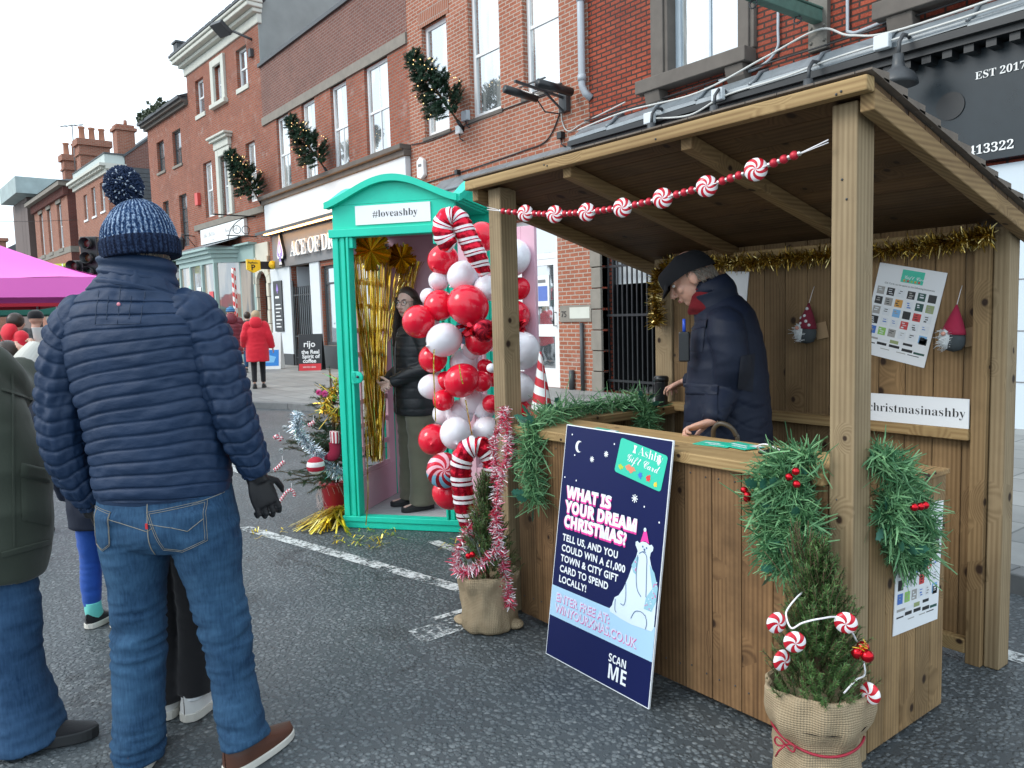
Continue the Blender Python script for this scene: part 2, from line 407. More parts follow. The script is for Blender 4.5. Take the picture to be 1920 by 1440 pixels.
def strip(pts): mb.add([(*p, .004) for p in pts], [tuple(range(len(pts)))])
mb = MB(); strip([(-5.62, 1.76), (-3.45, 2.235), (-3.45, 2.33), (-5.60, 1.86)]); strip([(-4.38, 2.60), (-4.0, 2.61), (-4.0, 2.68), (-4.36, 2.68)])
tag(mb.build('parking_bay_line', M_MARK), kind='structure')
mb = MB(); strip([(-3.171, 1.763), (-3.008, 1.745), (-3.02, 2.09), (-3.17, 2.12)]); strip([(-3.24, 1.93), (-3.2, 1.93), (-3.2, 2.2), (-3.24, 2.2)]); tag(mb.build('bay_end_mark', M_MARK), kind='structure')
mb = MB(); strip([(-8.6, 2.42), (-7.7, 2.46), (-7.7, 2.62), (-8.6, 2.58)]); tag(mb.build('far_bay_line', M_MARK), kind='structure')
mb = MB(); strip([(-1.36, 3.50), (-.2, 3.44), (-.2, 3.54), (-1.36, 3.60)]); tag(mb.build('kerbside_line', M_MARK), kind='structure')

# ---------------------------------------------------------------- building materials
M_BRK_RED = brick_mat('brick_bright_red', (.27, .046, .025), (.42, .095, .050), (.055, .036, .030), dirt=.35, ms=.014)
M_BRK_ORANGE = brick_mat('brick_orange_red', (.33, .105, .058), (.43, .160, .096), (.43, .35, .29), dirt=.18, white=.2)
M_BRK_OLD = brick_mat('brick_weathered', (.29, .078, .044), (.39, .122, .068), (.25, .19, .155), dirt=.25, white=.35)
M_BRK_PURPLE = brick_mat('brick_brown_purple', (.175, .070, .054), (.24, .105, .080), (.24, .19, .17), dirt=.25)
M_BRK_FAR = brick_mat('brick_far_red', (.32, .105, .062), (.41, .155, .095), (.34, .26, .21), dirt=.15)
M_BRK_DARK = brick_mat('brick_side_dark', (.17, .045, .036), (.22, .066, .05), (.14, .10, .09), dirt=.3)  # darker copy of the far brick: the side wall's shade is put into its colour
M_STONE = flat('sandstone_grey', (.22, .20, .17), .85, var=.3, nscale=5, bump=.5)
M_STONE_DK = flat('sandstone_sooty', (.125, .11, .096), .85, var=.4, nscale=4, bump=.5)
M_STONE_LT = flat('painted_stone', (.55, .56, .50), .75, var=.14, nscale=4)
M_RENDER = flat('grey_render', (.235, .255, .25), .9, var=.3, nscale=1.2, bump=.3)
M_WHITE = flat('white_gloss_paint', (.76, .78, .78), .4, var=.05)
M_WHITE_OLD = flat('white_fascia_paint', (.62, .67, .70), .55, var=.07, nscale=3)
M_SLATE = flat('roof_slate', (.07, .078, .085), .7, var=.35, nscale=8, bump=.4)
M_LEAD = flat('lead_flashing', (.23, .26, .28), .45, .35, var=.4, nscale=5, bump=.6)
M_BLACK = flat('black_paint', (.012, .014, .016), .35, var=.3)
M_DKGREY = flat('dark_grey_paint', (.045, .05, .055), .45, var=.2)
M_GREY = flat('mid_grey_panel', (.17, .17, .175), .45, var=.08)
M_SAGE = flat('sage_green_paint', (.30, .42, .40), .5, var=.08)
M_IVORY = flat('ivory_stucco', (.58, .56, .47), .8, var=.12, nscale=3)
M_GLASS = glass_mat('window_glass', (.13, .16, .17), .55)
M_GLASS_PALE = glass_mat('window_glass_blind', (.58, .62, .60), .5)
M_GLASS_DK = glass_mat('window_glass_dark', (.03, .036, .04), .3)
M_GLASS_WARM = glass_mat('shop_glass_warm', (.42, .33, .24), .28)
M_PIPE = flat('grey_plastic_pipe', (.40, .44, .48), .35, var=.06)
M_CABLE_W = flat('white_cable', (.55, .56, .54), .5); M_CABLE_K = flat('black_cable', (.02, .02, .022), .5)
M_COPPER = flat('weathered_teal_metal', (.10, .20, .165), .6, .2, var=.4, nscale=10, bump=.5)
M_YELLOW = flat('yellow_sign_plastic', (.80, .55, .02), .35, var=.04)
M_TERRA = flat('terracotta', (.36, .16, .10), .8, var=.2)
M_BROWNCLAD = flat('brown_cladding', (.12, .085, .075), .7, var=.2)

def wallface(mb, x0, x1, z0, z1, holes=(), y=0.0, rev=.12, m=0):
    """brick face at y with openings; reveals run back by rev"""
    xs = sorted({x0, x1, *[min(max(h[i], x0), x1) for h in holes for i in (0, 1)]}); zs = sorted({z0, z1, *[min(max(h[i], z0), z1) for h in holes for i in (2, 3)]})
    for i in range(len(xs) - 1):
        for j in range(len(zs) - 1):
            cx, cz = (xs[i] + xs[i + 1]) / 2, (zs[j] + zs[j + 1]) / 2
            if any(h[0] < cx < h[1] and h[2] < cz < h[3] for h in holes): continue
            mb.quad((xs[i], y, zs[j]), (xs[i + 1], y, zs[j]), (xs[i + 1], y, zs[j + 1]), (xs[i], y, zs[j + 1]), m)
    for a, b, c, d in holes:
        mb.quad((a, y, c), (a, y, d), (a, y + rev, d), (a, y + rev, c), m); mb.quad((b, y, c), (b, y + rev, c), (b, y + rev, d), (b, y, d), m)
        mb.quad((a, y, d), (b, y, d), (b, y + rev, d), (a, y + rev, d), m); mb.quad((a, y, c), (a, y + rev, c), (b, y + rev, c), (b, y, c), m)

def shell(mb, x0, x1, z0, z1, dep, y=0.0, m=0):
    """sides, back and top of a building behind its front face"""
    mb.quad((x0, y, z0), (x0, y, z1), (x0, y + dep, z1), (x0, y + dep, z0), m); mb.quad((x1, y, z0), (x1, y + dep, z0), (x1, y + dep, z1), (x1, y, z1), m)
    mb.quad((x0, y + dep, z0), (x0, y + dep, z1), (x1, y + dep, z1), (x1, y + dep, z0), m); mb.quad((x0, y, z1), (x1, y, z1), (x1, y + dep, z1), (x0, y + dep, z1), m)

def window(p, x0, x1, z0, z1, y, frame=None, glass=None, sill=None, cols=1, rows=(.5,), fw=.06, sillh=.1, sillout=.1, world=True):
    frame = frame or M_WHITE; glass = glass or M_GLASS
    mb = MB(); a, b = y - .06, y + .005
    mb.box(x0, x0 + fw, a, b, z0, z1); mb.box(x1 - fw, x1, a, b, z0, z1)
    mb.box(x0 + fw, x1 - fw, a, b, z1 - fw, z1); mb.box(x0 + fw, x1 - fw, a, b, z0, z0 + fw * 1.2)
    for r in rows:
        zc = z0 + (z1 - z0) * r; mb.box(x0 + fw, x1 - fw, a + .012, b, zc - .028, zc + .028)
    for c in range(1, cols):
        xc = x0 + (x1 - x0) * c / cols; mb.box(xc - .017, xc + .017, a + .02, b - .002, z0 + fw * 1.2, z1 - fw)
    w = mb.build('window', frame, p, world)
    g = MB(); zz = [z0 + fw, *[z0 + (z1 - z0) * r for r in rows], z1 - fw]
    for j in range(len(zz) - 1):
        dy = .014 * (j == len(zz) - 2)
        g.box(x0 + fw * .8, x1 - fw * .8, y - .022 - dy, y - .012 - dy, zz[j], zz[j + 1])
    g.build('pane', glass, w, world)
    if sill:
        s = MB(); s.box(x0 - .07, x1 + .07, y - .12 - sillout, y + .02, z0 - sillh, z0 - .002); s.build('sill', sill, w, world)
    return w

def lettering(p, body, size, loc, rot=(math.pi / 2, 0, 0), mat=None, **kw):
    mb = MB(); mb.text(body, size, Matrix.Translation(Vector(loc)) @ Euler(rot).to_matrix().to_4x4(), **kw)
    return mb.build('lettering', mat or M_WHITE, p)

YF = 9.5
# ---------------------------------------------------------------- drinks shop building (two storeys, brown parapet)
b6 = thing('drinks_shop_building', 'red brick shop with brown brick parapet, white sashes and blank white fascia', 'building', (-25.2, YF, 0))
W6 = [(-24.1, -23.12, 5.45, 7.68), (-22.15, -21.22, 5.45, 7.68), (-20.18, -19.21, 5.45, 7.68), (-18.2, -17.0, 5.45, 7.68)]
GR = [(-23.5, -22.05, .1, 3.14), (-21.3, -16.4, .75, 3.0)]
mb = MB(); wallface(mb, -25.2, -16.05, .05, 7.68, W6 + GR, YF, .16); shell(mb, -25.2, -16.05, .05, 9.4, 9, YF); mb.build('wall', M_BRK_OLD, b6)
mb = MB(); wallface(mb, -25.2, -16.05, 7.93, 9.5, (), YF - .004); mb.build('parapet_wall', M_BRK_PURPLE, b6)
mb = MB(); mb.box(-25.2, -16.05, YF - .05, YF + .05, 7.68, 7.93); mb.build('lintel_band', M_STONE, b6)
mb = MB(); mb.box(-25.25, -16.0, YF - .08, YF + .3, 9.5, 9.6); mb.build('coping', M_DKGREY, b6)
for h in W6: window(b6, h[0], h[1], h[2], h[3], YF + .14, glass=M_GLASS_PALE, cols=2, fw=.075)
mb = MB(); mb.box(-25.2, -16.05, YF - .30, YF, 5.32, 5.44); mb.box(-25.2, -16.05, YF - .20, YF, 5.18, 5.318); mb.build('shop_cornice', M_STONE_DK, b6, bevel=.015)
mb = MB(); mb.box(-25.12, -16.1, YF - .14, YF, 4.22, 5.176); mb.build('blank_fascia', M_WHITE_OLD, b6, bevel=.006)
mb = MB(); mb.box(-25.1, -16.1, YF - .50, YF - .42, 4.20, 4.27); mb.box(-25.1, -16.1, YF - .30, YF - .145, 4.17, 4.215)
for x in np.arange(-24.6, -16.2, 1.2): mb.box(x - .015, x + .015, YF - .42, YF - .30, 4.21, 4.24)
lb = mb.build('light_trough', M_DKGREY, b6)
mb = MB(); mb.box(-24.6, -16.3, YF - .41, YF - .31, 4.178, 4.19); mb.build('light_strip', emit_mat('warm_led', (1, .5, .16), 13), b6)
mb = MB(); mb.box(-24.7, -16.2, YF - .10, YF, 3.15, 4.165); mb.build('sign_fascia', M_GREY, b6)
lettering(b6, smat('ACE OF DRINKS', 0x1D400), .64, (-22.95, YF - .20, 3.40), mat=M_WHITE, ext=.035, space=.86)
# spade emblem
def spade(mb, cx, y, zb, h, d, m=0, k=1.0):
    pts = []
    for i in range(41):
        u = i / 40 * 2 - 1; s = abs(u)
        w = math.sin(math.pi * min(1, (1 - s)) ** .75) if s < 1 else 0
        pts.append((u, w))
    out = [(0, 1.0)]
    prof = [(.06, .9), (.16, .74), (.27, .58), (.36, .42), (.37, .30), (.30, .21), (.18, .20), (.07, .25), (.09, .12), (.17, 0)]
    R_ = [(cx + a * h * .75 * k, zb + h * (.5 + (b - .5) * k)) for a, b in prof]; Lf = [(2 * cx - a, b) for a, b in reversed(R_)]
    P = [(cx, zb + h * (.5 + .5 * k))] + R_ + Lf
    mb.prism([(a, y, b) for a, b in reversed(P)], (0, -d, 0), m)
mb = MB(); spade(mb, -23.85, YF - .10, 3.18, .98, .09, 0); spade(mb, -23.85, YF - .19, 3.18, .98, .006, 1, .93); spade(mb, -23.85, YF - .196, 3.18, .98, .006, 2, .72); spade(mb, -23.85, YF - .202, 3.18, .98, .006, 1, .38)
mb.build('spade_emblem', [M_BLACK, M_WHITE, flat('lilac_paint', (.33, .22, .62), .4)], b6)
for xa, xb in ((-25.15, -23.52), (-22.0, -21.35)): mb = MB(); mb.box(xa, xb, YF - .05, YF, .45, 3.146); mb.build('pilaster', M_WHITE_OLD, b6)
mb = MB(); mb.box(-25.17, -23.50, YF - .07, YF, .08, .448); mb.box(-22.02, -21.33, YF - .07, YF, .08, .448); mb.box(-21.3, -16.4, YF - .05, YF + .1, .08, .745); mb.build('plinth', M_DKGREY, b6)
mb = MB(); mb.box(-23.5, -22.05, YF + 1.0, YF + 1.05, .1, 3.14); mb.box(-23.5, -23.46, YF + .17, YF + 1, .1, 3.14); mb.build('lobby', M_WHITE_OLD, b6)
mb = MB(); mb.box(-22.85, -22.1, YF + .93, YF + .995, .1, 2.5); mb.build('door', M_DKGREY, b6)
mb = MB()
for i in range(10): x = -23.42 + i * .148; mb.box(x - .013, x + .013, YF - .035, YF - .01, .12, 2.5 if i < 9 else 2.5)
for z in (.35, 1.0, 2.25): mb.box(-23.47, -22.06, YF - .03, YF - .015, z - .02, z + .02)
mb.box(-23.47, -23.35, YF - .04, YF - .005, .12, 2.7); mb.build('gate', M_BLACK, b6)
window(b6, -21.3, -16.4, .75, 3.0, YF + .14, M_DKGREY, M_GLASS, cols=3, rows=(.78,), fw=.08)
mb = MB(); mb.box(-24.85, -24.15, YF - .09, YF - .052, 1.15, 2.75, 0)
for i, z in enumerate((2.2, 1.98, 1.86, 1.74, 1.62, 1.5, 1.38, 1.28)): mb.box(-24.7, -24.3 + .08 * (i % 3) - .08, YF - .095, YF - .0905, z, z + (.07 if i == 0 else .035), 1)
spade(mb, -24.5, YF - .0905, 2.36, .3, .005, 2)
mb.build('price_board', [M_BLACK, M_WHITE, flat('lilac_paint', (.33, .22, .62))], b6)
ps = thing('payment_sign', 'yellow shield shaped payment sign sticking out beside the drinks shop', 'sign', (-24.6, 8.8, 3.0))
mb = MB(); mb.prism([(-24.62, 8.50, 3.42), (-24.62, 8.93, 3.40), (-24.62, 8.93, 3.10), (-24.62, 8.715, 3.0), (-24.62, 8.50, 3.10)], (.07, 0, 0)); mb.build('plate', M_YELLOW, ps)
mb = MB(); mb.box(-24.6, -24.57, 8.93, 9.36, 3.12, 3.36); mb.build('bracket', M_BLACK, ps)
mb = MB(); mb.lathe([(.13, -.03), (.13, .03)], 20, (-24.585, 9.33, 3.26), Matrix.Rotation(R(90), 3, 'Y')); mb.build('end_disc', M_YELLOW, ps)
RX = Matrix.Translation(Vector((-24.545, 8.545, 3.285))) @ Euler((R(90), 0, R(90))).to_matrix().to_4x4()
mb = MB(); mb.text('PayPoint', .085, RX, off=.002)
mb.text('P', .25, Matrix.Translation(Vector((-24.545, 8.63, 3.08))) @ Euler((R(90), 0, R(90))).to_matrix().to_4x4(), off=.006); mb.build('lettering', M_BLACK, ps)

# ---------------------------------------------------------------- orange brick office building
b7 = thing('office_building', 'orange brick building with three big white windows and a white ground floor door', 'building', (-16.05, YF, 0))
W7 = [(-15.42, -14.42, 5.46, 7.83), (-13.62, -12.58, 5.48, 8.15), (-11.85, -10.83, 5.52, 8.2)]
G7 = [(-15.6, -12.75, .1, 3.2), (-12.3, -11.0, .1, 3.25)]
mb = MB(); wallface(mb, -16.05, -10.1, .05, 10.4, W7 + G7, YF, .2); shell(mb, -16.05, -10.1, .05, 10.4, 9, YF); mb.build('wall', M_BRK_ORANGE, b7)
M_SOLD = brick_mat('brick_soldier_arch', (.30, .10, .05), (.38, .14, .08), (.36, .29, .25), dirt=.1, w=.075, h=.24)
mb = MB()
for h in W7: mb.box(h[0] - .12, h[1] + .12, YF - .008, YF + .05, h[3], h[3] + .34)
mb.build('window_arch', M_SOLD, b7)
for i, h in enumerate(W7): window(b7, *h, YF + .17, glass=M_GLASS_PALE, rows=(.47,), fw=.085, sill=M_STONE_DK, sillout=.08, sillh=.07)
mb = MB(); mb.box(-12.62, -12.0, YF - .03, YF, 8.34, 8.62)
for i in range(5): mb.box(-12.58, -12.04, YF - .045, YF - .03, 8.36 + i * .05, 8.385 + i * .05, 1)
mb.build('vent', [M_WHITE, M_DKGREY], b7)
mb = MB()
for i, x in enumerate(np.arange(-14.8, -10.2, .62)):   # lead apron over the shopfront
    x1 = min(x + .61, -10.14); mb.add([(x, YF - .01, 4.42), (x1, YF - .01, 4.42), (x1, YF - .34, 4.16), (x, YF - .34, 4.16), (x, YF - .34, 4.12), (x1, YF - .34, 4.12), (x1, YF - .01, 4.12), (x, YF - .01, 4.12)], [(0, 3, 2, 1), (3, 4, 5, 2), (4, 7, 6, 5), (0, 7, 4, 3), (1, 2, 5, 6)])
mb.build('lead_apron', M_LEAD, b7)
mb = MB(); mb.box(-14.75, -10.95, YF - .22, YF - .002, 3.3, 4.118); mb.box(-14.75, -10.95, YF - .27, YF - .222, 3.3, 3.38); mb.build('shop_fascia', M_WHITE, b7, bevel=.006)
mb = MB(); mb.box(-15.6, -12.75, YF + .1, YF + .16, .1, 3.2); mb.build('shop_front', M_WHITE_OLD, b7)
dr = MB(); a, b = YF + .06, YF + .13
dr.box(-12.3, -12.2, a, b, .1, 3.25); dr.box(-11.1, -11.0, a, b, .1, 3.25); dr.box(-12.2, -11.1, a, b, 2.5, 2.6); dr.box(-12.2, -11.1, a, b, 3.15, 3.25); dr.box(-12.2, -11.1, a + .01, b, .1, .45); dr.box(-12.2, -12.06, a + .01, b, .45, 2.5); dr.box(-11.2, -11.1, a + .01, b, .45, 2.5); dr.box(-12.06, -11.2, a + .01, b, 1.05, 1.28); dr.box(-12.06, -11.2, a + .01, b, 2.38, 2.5)
d7 = dr.build('door', M_WHITE, b7)
mb = MB(); mb.box(-12.06, -11.2, b - .03, b - .02, .45, 2.38); mb.box(-12.2, -11.1, b - .03, b - .02, 2.6, 3.15); mb.build('pane', M_GLASS, d7)
mb = MB(); mb.box(-11.72, -11.35, b - .05, b - .036, 1.62, 2.2, 0); mb.box(-11.67, -11.40, b - .054, b - .051, 1.72, 2.0, 1); mb.box(-11.67, -11.45, b - .054, b - .051, 2.06, 2.12, 2); mb.build('notice', [M_WHITE, flat('notice_blue', (.10, .17, .48), .5), M_GREY], d7)
mb = MB(); mb.tube([(-11.14, a, 1.25), (-11.14, a - .06, 1.25), (-11.14, a - .06, 1.5), (-11.14, a, 1.5)], .012, 6); mb.build('handle', M_BLACK, d7)
pq = tag(MB().build('x', M_STONE), 'x') if 0 else None
mb = MB(); mb.box(-10.93, -10.10, YF - .03, YF - .002, 1.32, 1.62, 0); mb.box(-10.66, -10.14, YF - .034, YF - .0305, 1.38, 1.58, 1)
np_ = mb.build('number_plaque', [M_STONE, M_STONE_LT], b7)
lettering(np_, '75', .15, (-10.89, YF - .036, 1.41), mat=M_BLACK, off=.001)
mb = MB(); mb.tube([(-10.16, YF - .09, 10.3), (-10.16, YF - .09, 5.32), (-10.13, YF - .05, 5.2), (-10.05, YF + .02, 5.1)], .062, 10)
for z in (5.45, 6.75, 8.2): mb.tube([(-10.16, YF - .09, z - .05), (-10.16, YF - .09, z + .05)], .075, 10)
mb.build('downpipe', M_PIPE, b7)
mb = MB(); mb.tube([(-10.33, YF - .05, .1), (-10.33, YF - .05, 1.3)], .035, 8); mb.tube([(-10.62, YF - .05, .1), (-10.62, YF - .05, .45)], .05, 8); mb.build('service_pipe', M_DKGREY, b7)

def cable(name, label, pts, r, mat, n=40, sag=0):
    A = cat_interp(pts, n); mb = MB(); mb.tube([tuple(p) for p in A], r, 5); return tag(mb.build(name, mat), label, 'cable')
cable('cable', 'thin dark cable clipped along the orange brick wall under the windows', [(-16.0, YF - .02, 5.42), (-15.2, YF - .02, 5.36), (-14.3, YF - .02, 5.38), (-13.2, YF - .02, 5.42), (-12.2, YF - .02, 5.44), (-11, YF - .02, 5.42)], .012, M_CABLE_K)
cable('cable', 'black cable drooping across orange brick above the lead apron', [(-15.9, YF - .02, 4.47), (-13.6, YF - .02, 4.5), (-12.0, YF - .02, 4.55), (-11.2, YF - .02, 4.62), (-10.8, YF - .02, 5.05)], .013, M_CABLE_K)
cable('cable', 'white cable looping down beside the heater bracket on orange brick', [(-10.75, YF - .02, 5.2), (-10.78, YF - .02, 4.9), (-10.6, YF - .03, 4.66), (-10.2, YF - .03, 4.72), (-9.2, YF - .04, 4.84)], .012, M_CABLE_W)
al = thing('alarm_box', 'white alarm box on orange brick just above the green booth roof', 'alarm box', (-15.55, YF, 4.6))
mb = MB(); mb.prism([(-15.68, YF - .1, 4.62), (-15.52, YF - .1, 4.57), (-15.38, YF - .1, 4.64), (-15.40, YF - .1, 4.98), (-15.54, YF - .1, 5.06), (-15.68, YF - .1, 4.98)], (0, .1, 0)); mb.build('case', M_WHITE, al, bevel=.02)
mb = MB(); mb.box(-15.6, -15.46, YF - .107, YF - .101, 4.84, 4.9); mb.build('badge', M_GREY, al)

def jbox(label, x, z, w=.2, h=.2, mat=None, tail=True):
    j = thing('junction_box', label, 'junction box', (x, YF, z))
    mb = MB(); mb.box(x - w / 2, x + w / 2, YF - .1, YF, z - h / 2, z + h / 2); mb.build('case', mat or M_PIPE, j, bevel=.01)
    if tail: mb = MB(); mb.tube([(x, YF - .05, z - h / 2), (x + .03, YF - .06, z - h / 2 - .1), (x + .12, YF - .04, z - h / 2 - .16)], .014, 5); mb.build('lead', M_CABLE_K, j)
jbox('grey junction box left of the middle office window sill', -13.73, 5.58)
jbox('small white socket box below the grey box at the wall tree', -13.98, 5.35, .17, .17, M_WHITE)
jbox('black cable gland in the middle of orange brick above the stall', -10.78, 4.62, .12, .12, M_BLACK)
jbox('little dark gland on orange brick above the booth', -14.1, 4.5, .10, .10, M_BLACK, False)

hf = thing('patio_heater', 'black twin tube heater on a bracket beside the grey downpipe', 'heater', (-10.4, YF, 5.3))
def bar3(name, pts, r, mat, p, n=10):
    mb = MB(); mb.tube(pts, r, n); return mb.build(name, mat, p)
bar3('tube', [(-10.38, 8.62, 5.30), (-10.38, 9.36, 5.26)], .075, M_BLACK, hf, 14)
bar3('tube', [(-10.95, 8.36, 5.30), (-10.95, 9.05, 5.24)], .07, M_BLACK, hf, 14)
mb = MB(); mb.beam((-10.66, 8.35, 5.36), (-10.66, 9.42, 5.24), .05, .035); mb.beam((-10.98, 8.7, 5.38), (-10.34, 8.75, 5.40), .03, .02); mb.beam((-10.98, 9.0, 5.34), (-10.34, 9.1, 5.36), .03, .02); mb.box(-10.76, -10.56, 9.4, YF, 5.0, 5.4); mb.beam((-10.66, 9.42, 5.0), (-10.66, 9.0, 5.28), .03, .03); mb.build('bracket', M_DKGREY, hf)
bar3('lead', [(-10.95, 9.05, 5.24), (-10.9, 9.2, 5.02), (-10.75, 9.4, 4.98), (-10.72, 9.45, 5.1)], .014, M_CABLE_K, hf, 5)

# ---------------------------------------------------------------- right hand red brick pub with stone windows
b8 = thing('red_brick_building', 'dark red brick building with sooty stone windows, lead gutter and a black shop fascia', 'building', (-10.1, YF, 0))
W8 = [(-8.30, -7.02, 5.03, 7.6), (-4.5, -3.1, 5.0, 7.6)]
G8 = [(-9.86, -8.58, .1, 2.95), (-7.6, -4.2, .1, 2.95), (-3.9, -2.3, .1, 2.9)]
mb = MB(); wallface(mb, -10.1, 5, .05, 10.4, W8 + G8, YF + .02, .25); shell(mb, -10.1, 5, .05, 10.4, 9, YF + .02); mb.build('wall', M_BRK_RED, b8)
for h in W8:
    mb = MB()
    for xa, xb in ((h[0] - .34, h[0] + .005), (h[1] - .005, h[1] + .26)):
        mb.box(xa, xb, YF - .05, YF + .2, h[2], h[3] + .1); mb.box(xa + .06, xb - .06, YF - .09, YF - .051, h[2], h[3] + .1)
    w = mb.build('window_surround', M_STONE_DK, b8, bevel=.012)
    mb = MB(); mb.box(h[0] - .5, h[1] + .25, YF - .24, YF + .2, h[2] - .2, h[2] - .002)
    for xb in (h[0] - .2, h[1] + .03): mb.prism([(xb - .15, YF + .02, h[2] - .202), (xb - .15, YF - .2, h[2] - .202), (xb - .15, YF - .16, h[2] - .36), (xb - .15, YF - .04, h[2] - .5), (xb - .15, YF + .02, h[2] - .52)], (.3, 0, 0))
    mb.build('sill', M_STONE_DK, w, bevel=.012)
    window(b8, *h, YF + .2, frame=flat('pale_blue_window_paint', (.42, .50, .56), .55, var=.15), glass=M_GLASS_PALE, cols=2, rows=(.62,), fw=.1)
# lead roof of the shop cornice: humped sheets with rolls, black gutter below
mb = MB()
for i, x in enumerate(np.arange(-10.15, 5, .9)):
    x1 = min(x + .9, 5.0); q = rnd.uniform(-.02, .02)
    pr = [(YF + .0, 4.66 + q), (YF - .16, 4.60 + q), (YF - .3, 4.47), (YF - .42, 4.42), (YF - .43, 4.36), (YF, 4.34)]
    mb.add([(x, a, b) for a, b in pr] + [(x1, a, b + .015) for a, b in pr], [(i_, i_ + 1, 7 + i_, 6 + i_) for i_ in range(5)] + [(0, 6, 11, 5), (5, 4, 3, 2, 1, 0), (6, 7, 8, 9, 10, 11)])
    mb.tube([(x1, YF - .03, 4.67), (x1, YF - .2, 4.61), (x1, YF - .33, 4.48), (x1, YF - .43, 4.42)], .025, 6)
mb.build('lead_roof', M_LEAD, b8)
mb = MB(); mb.box(-10.15, 5, YF - .46, YF - .30, 4.27, 4.352); mb.box(-10.15, 5, YF - .38, YF, 4.20, 4.268)
for x in np.arange(-7.0, 5, .22): mb.box(x, x + .1, YF - .34, YF - .05, 4.12, 4.198)
mb.build('gutter', M_BLACK, b8)
mb = MB(); mb.box(-7.9, 5, YF - .16, YF + .018, 2.99, 4.18); mb.build('fascia', flat('fascia_blue_black', (.007, .016, .023), .3, var=.3), b8)
mb = MB(); mb.box(-10.1, -7.92, YF - .10, YF + .018, 3.2, 4.18); mb.build('side_fascia', M_DKGREY, b8)
lettering(b8, smat('EST 2017'), .112, (-3.87, YF - .172, 3.86), mat=M_WHITE)
lettering(b8, smat('01530  413322'), .135, (-3.47, YF - .172, 3.07), mat=M_WHITE, align='RIGHT')
mb = MB(); mb.lathe([(.15, 0), (.15, .012)], 32, (-4.12, YF - .162, 3.64), Matrix.Rotation(R(90), 3, 'X'), smooth=False); mb.build('dark_disc', M_BLACK, b8)  # plain dark disc set flat on the fascia
mb = MB()
for i in range(9):
    z = .1 + i * .36; mb.box(-10.12 + .03 * (i % 2), -9.86, YF - .03, YF + .2, z, z + .345)
mb.build('quoin', M_STONE, b8, bevel=.012)
mb = MB(); mb.box(-9.86, -8.58, YF + 3.0, YF + 3.05, .1, 2.95, 1); mb.box(-9.86, -8.58, YF + .35, YF + .37, 1.95, 2.95, 0); mb.box(-9.9, -9.86, YF + .28, YF + 3, .1, 2.95, 1); mb.box(-8.58, -8.54, YF + .28, YF + 3, .1, 2.95, 1); mb.box(-9.86, -8.58, YF + .28, YF + 3, 2.95, 3.0, 1); mb.build('passage', [M_WHITE_OLD, M_BLACK], b8)
mb = MB()
for i in range(12): x = -9.82 + i * .112; mb.box(x - .011, x + .011, YF + .11, YF + .135, .14, 2.8)
for z in (.3, 1.42, 2.25): mb.box(-9.85, -8.59, YF + .10, YF + .145, z - .02, z + .02)
mb.build('gate', M_BLACK, b8)
mb = MB(); mb.box(-7.6, -4.2, YF + .1, YF + .16, .1, 2.95); mb.build('shop_front', M_DKGREY, b8)
mb = MB(); mb.box(-4.2, 5, YF - .06, YF + .018, .1, 2.94); mb.build('shop_pillar', flat('pale_blue_render', (.52, .60, .66), .6, var=.06, nscale=2), b8)
mb = MB()
for z in (.6, 1.15, 1.7, 2.25): mb.box(-4.2, 5, YF - .066, YF - .061, z, z + .012)
mb.build('groove', M_GREY, b8)

gb = thing('bracket', 'weathered teal metal beam jutting out of red brick on a rusty plate', 'bracket', (-5.8, YF, 5.1))
mb = MB(); mb.beam((-5.8, 7.75, 5.12), (-5.8, YF - .05, 5.12), .13, .15); mb.box(-5.88, -5.72, 7.8, YF - .06, 5.20, 5.225); mb.build('beam', M_COPPER, gb, bevel=.01)
mb = MB(); mb.box(-5.93, -5.67, YF - .06, YF + .018, 4.72, 5.9)
for z in (4.82, 5.0, 5.4, 5.7):
    for dx in (-.09, .09): mb.ball((-5.8 + dx, YF - .065, z), .022, 8, 6)
mb.build('plate', flat('rust_stained_metal', (.16, .15, .13), .7, .2, var=.5, nscale=9, bump=.5), gb)
for k in range(2): mb = MB(); mb.tube([(-5.8 + .05 * math.cos(a), 8.1 + .9 * k, 5.0 + .045 * math.sin(a)) for a in np.linspace(0, 2 * math.pi, 13)], .01, 5); mb.build('ring', M_DKGREY, gb)

cable('cable', 'white cable strung loosely along the lead gutter to the right edge', [(-10.0, YF - .35, 4.52), (-8.8, YF - .46, 4.55), (-7.4, YF - .47, 4.50), (-6.4, YF - .3, 4.75), (-5.75, YF - .1, 4.95), (-5.2, YF - .3, 4.68), (-4.4, YF - .47, 4.52), (-2, YF - .47, 4.62)], .014, M_CABLE_W, 60)
cable('cable', 'second white cable hanging lower, linking small boxes on the gutter', [(-8.2, YF - .47, 4.32), (-7.5, YF - .49, 4.22), (-6.9, YF - .48, 4.35), (-6.0, YF - .48, 4.37), (-5.3, YF - .48, 4.42), (-4.0, YF - .48, 4.44), (-2, YF - .48, 4.5)], .014, M_CABLE_W, 50)
cable('cable', 'dark cable lying on top of the lead sheets over the stall', [(-10.1, YF - .1, 4.72), (-8.5, YF - .1, 4.7), (-6.8, YF - .1, 4.73), (-5, YF - .1, 4.74), (-2, YF - .1, 4.8)], .013, M_CABLE_K, 40)
cable('cable', 'grey conduit dropping down red brick left of the beam plate', [(-6.4, YF - .02, 9), (-6.4, YF - .02, 6), (-6.4, YF - .02, 5.2), (-6.42, YF - .02, 4.9), (-6.7, YF - .03, 4.74), (-7.3, YF - .1, 4.7)], .02, M_PIPE, 30)
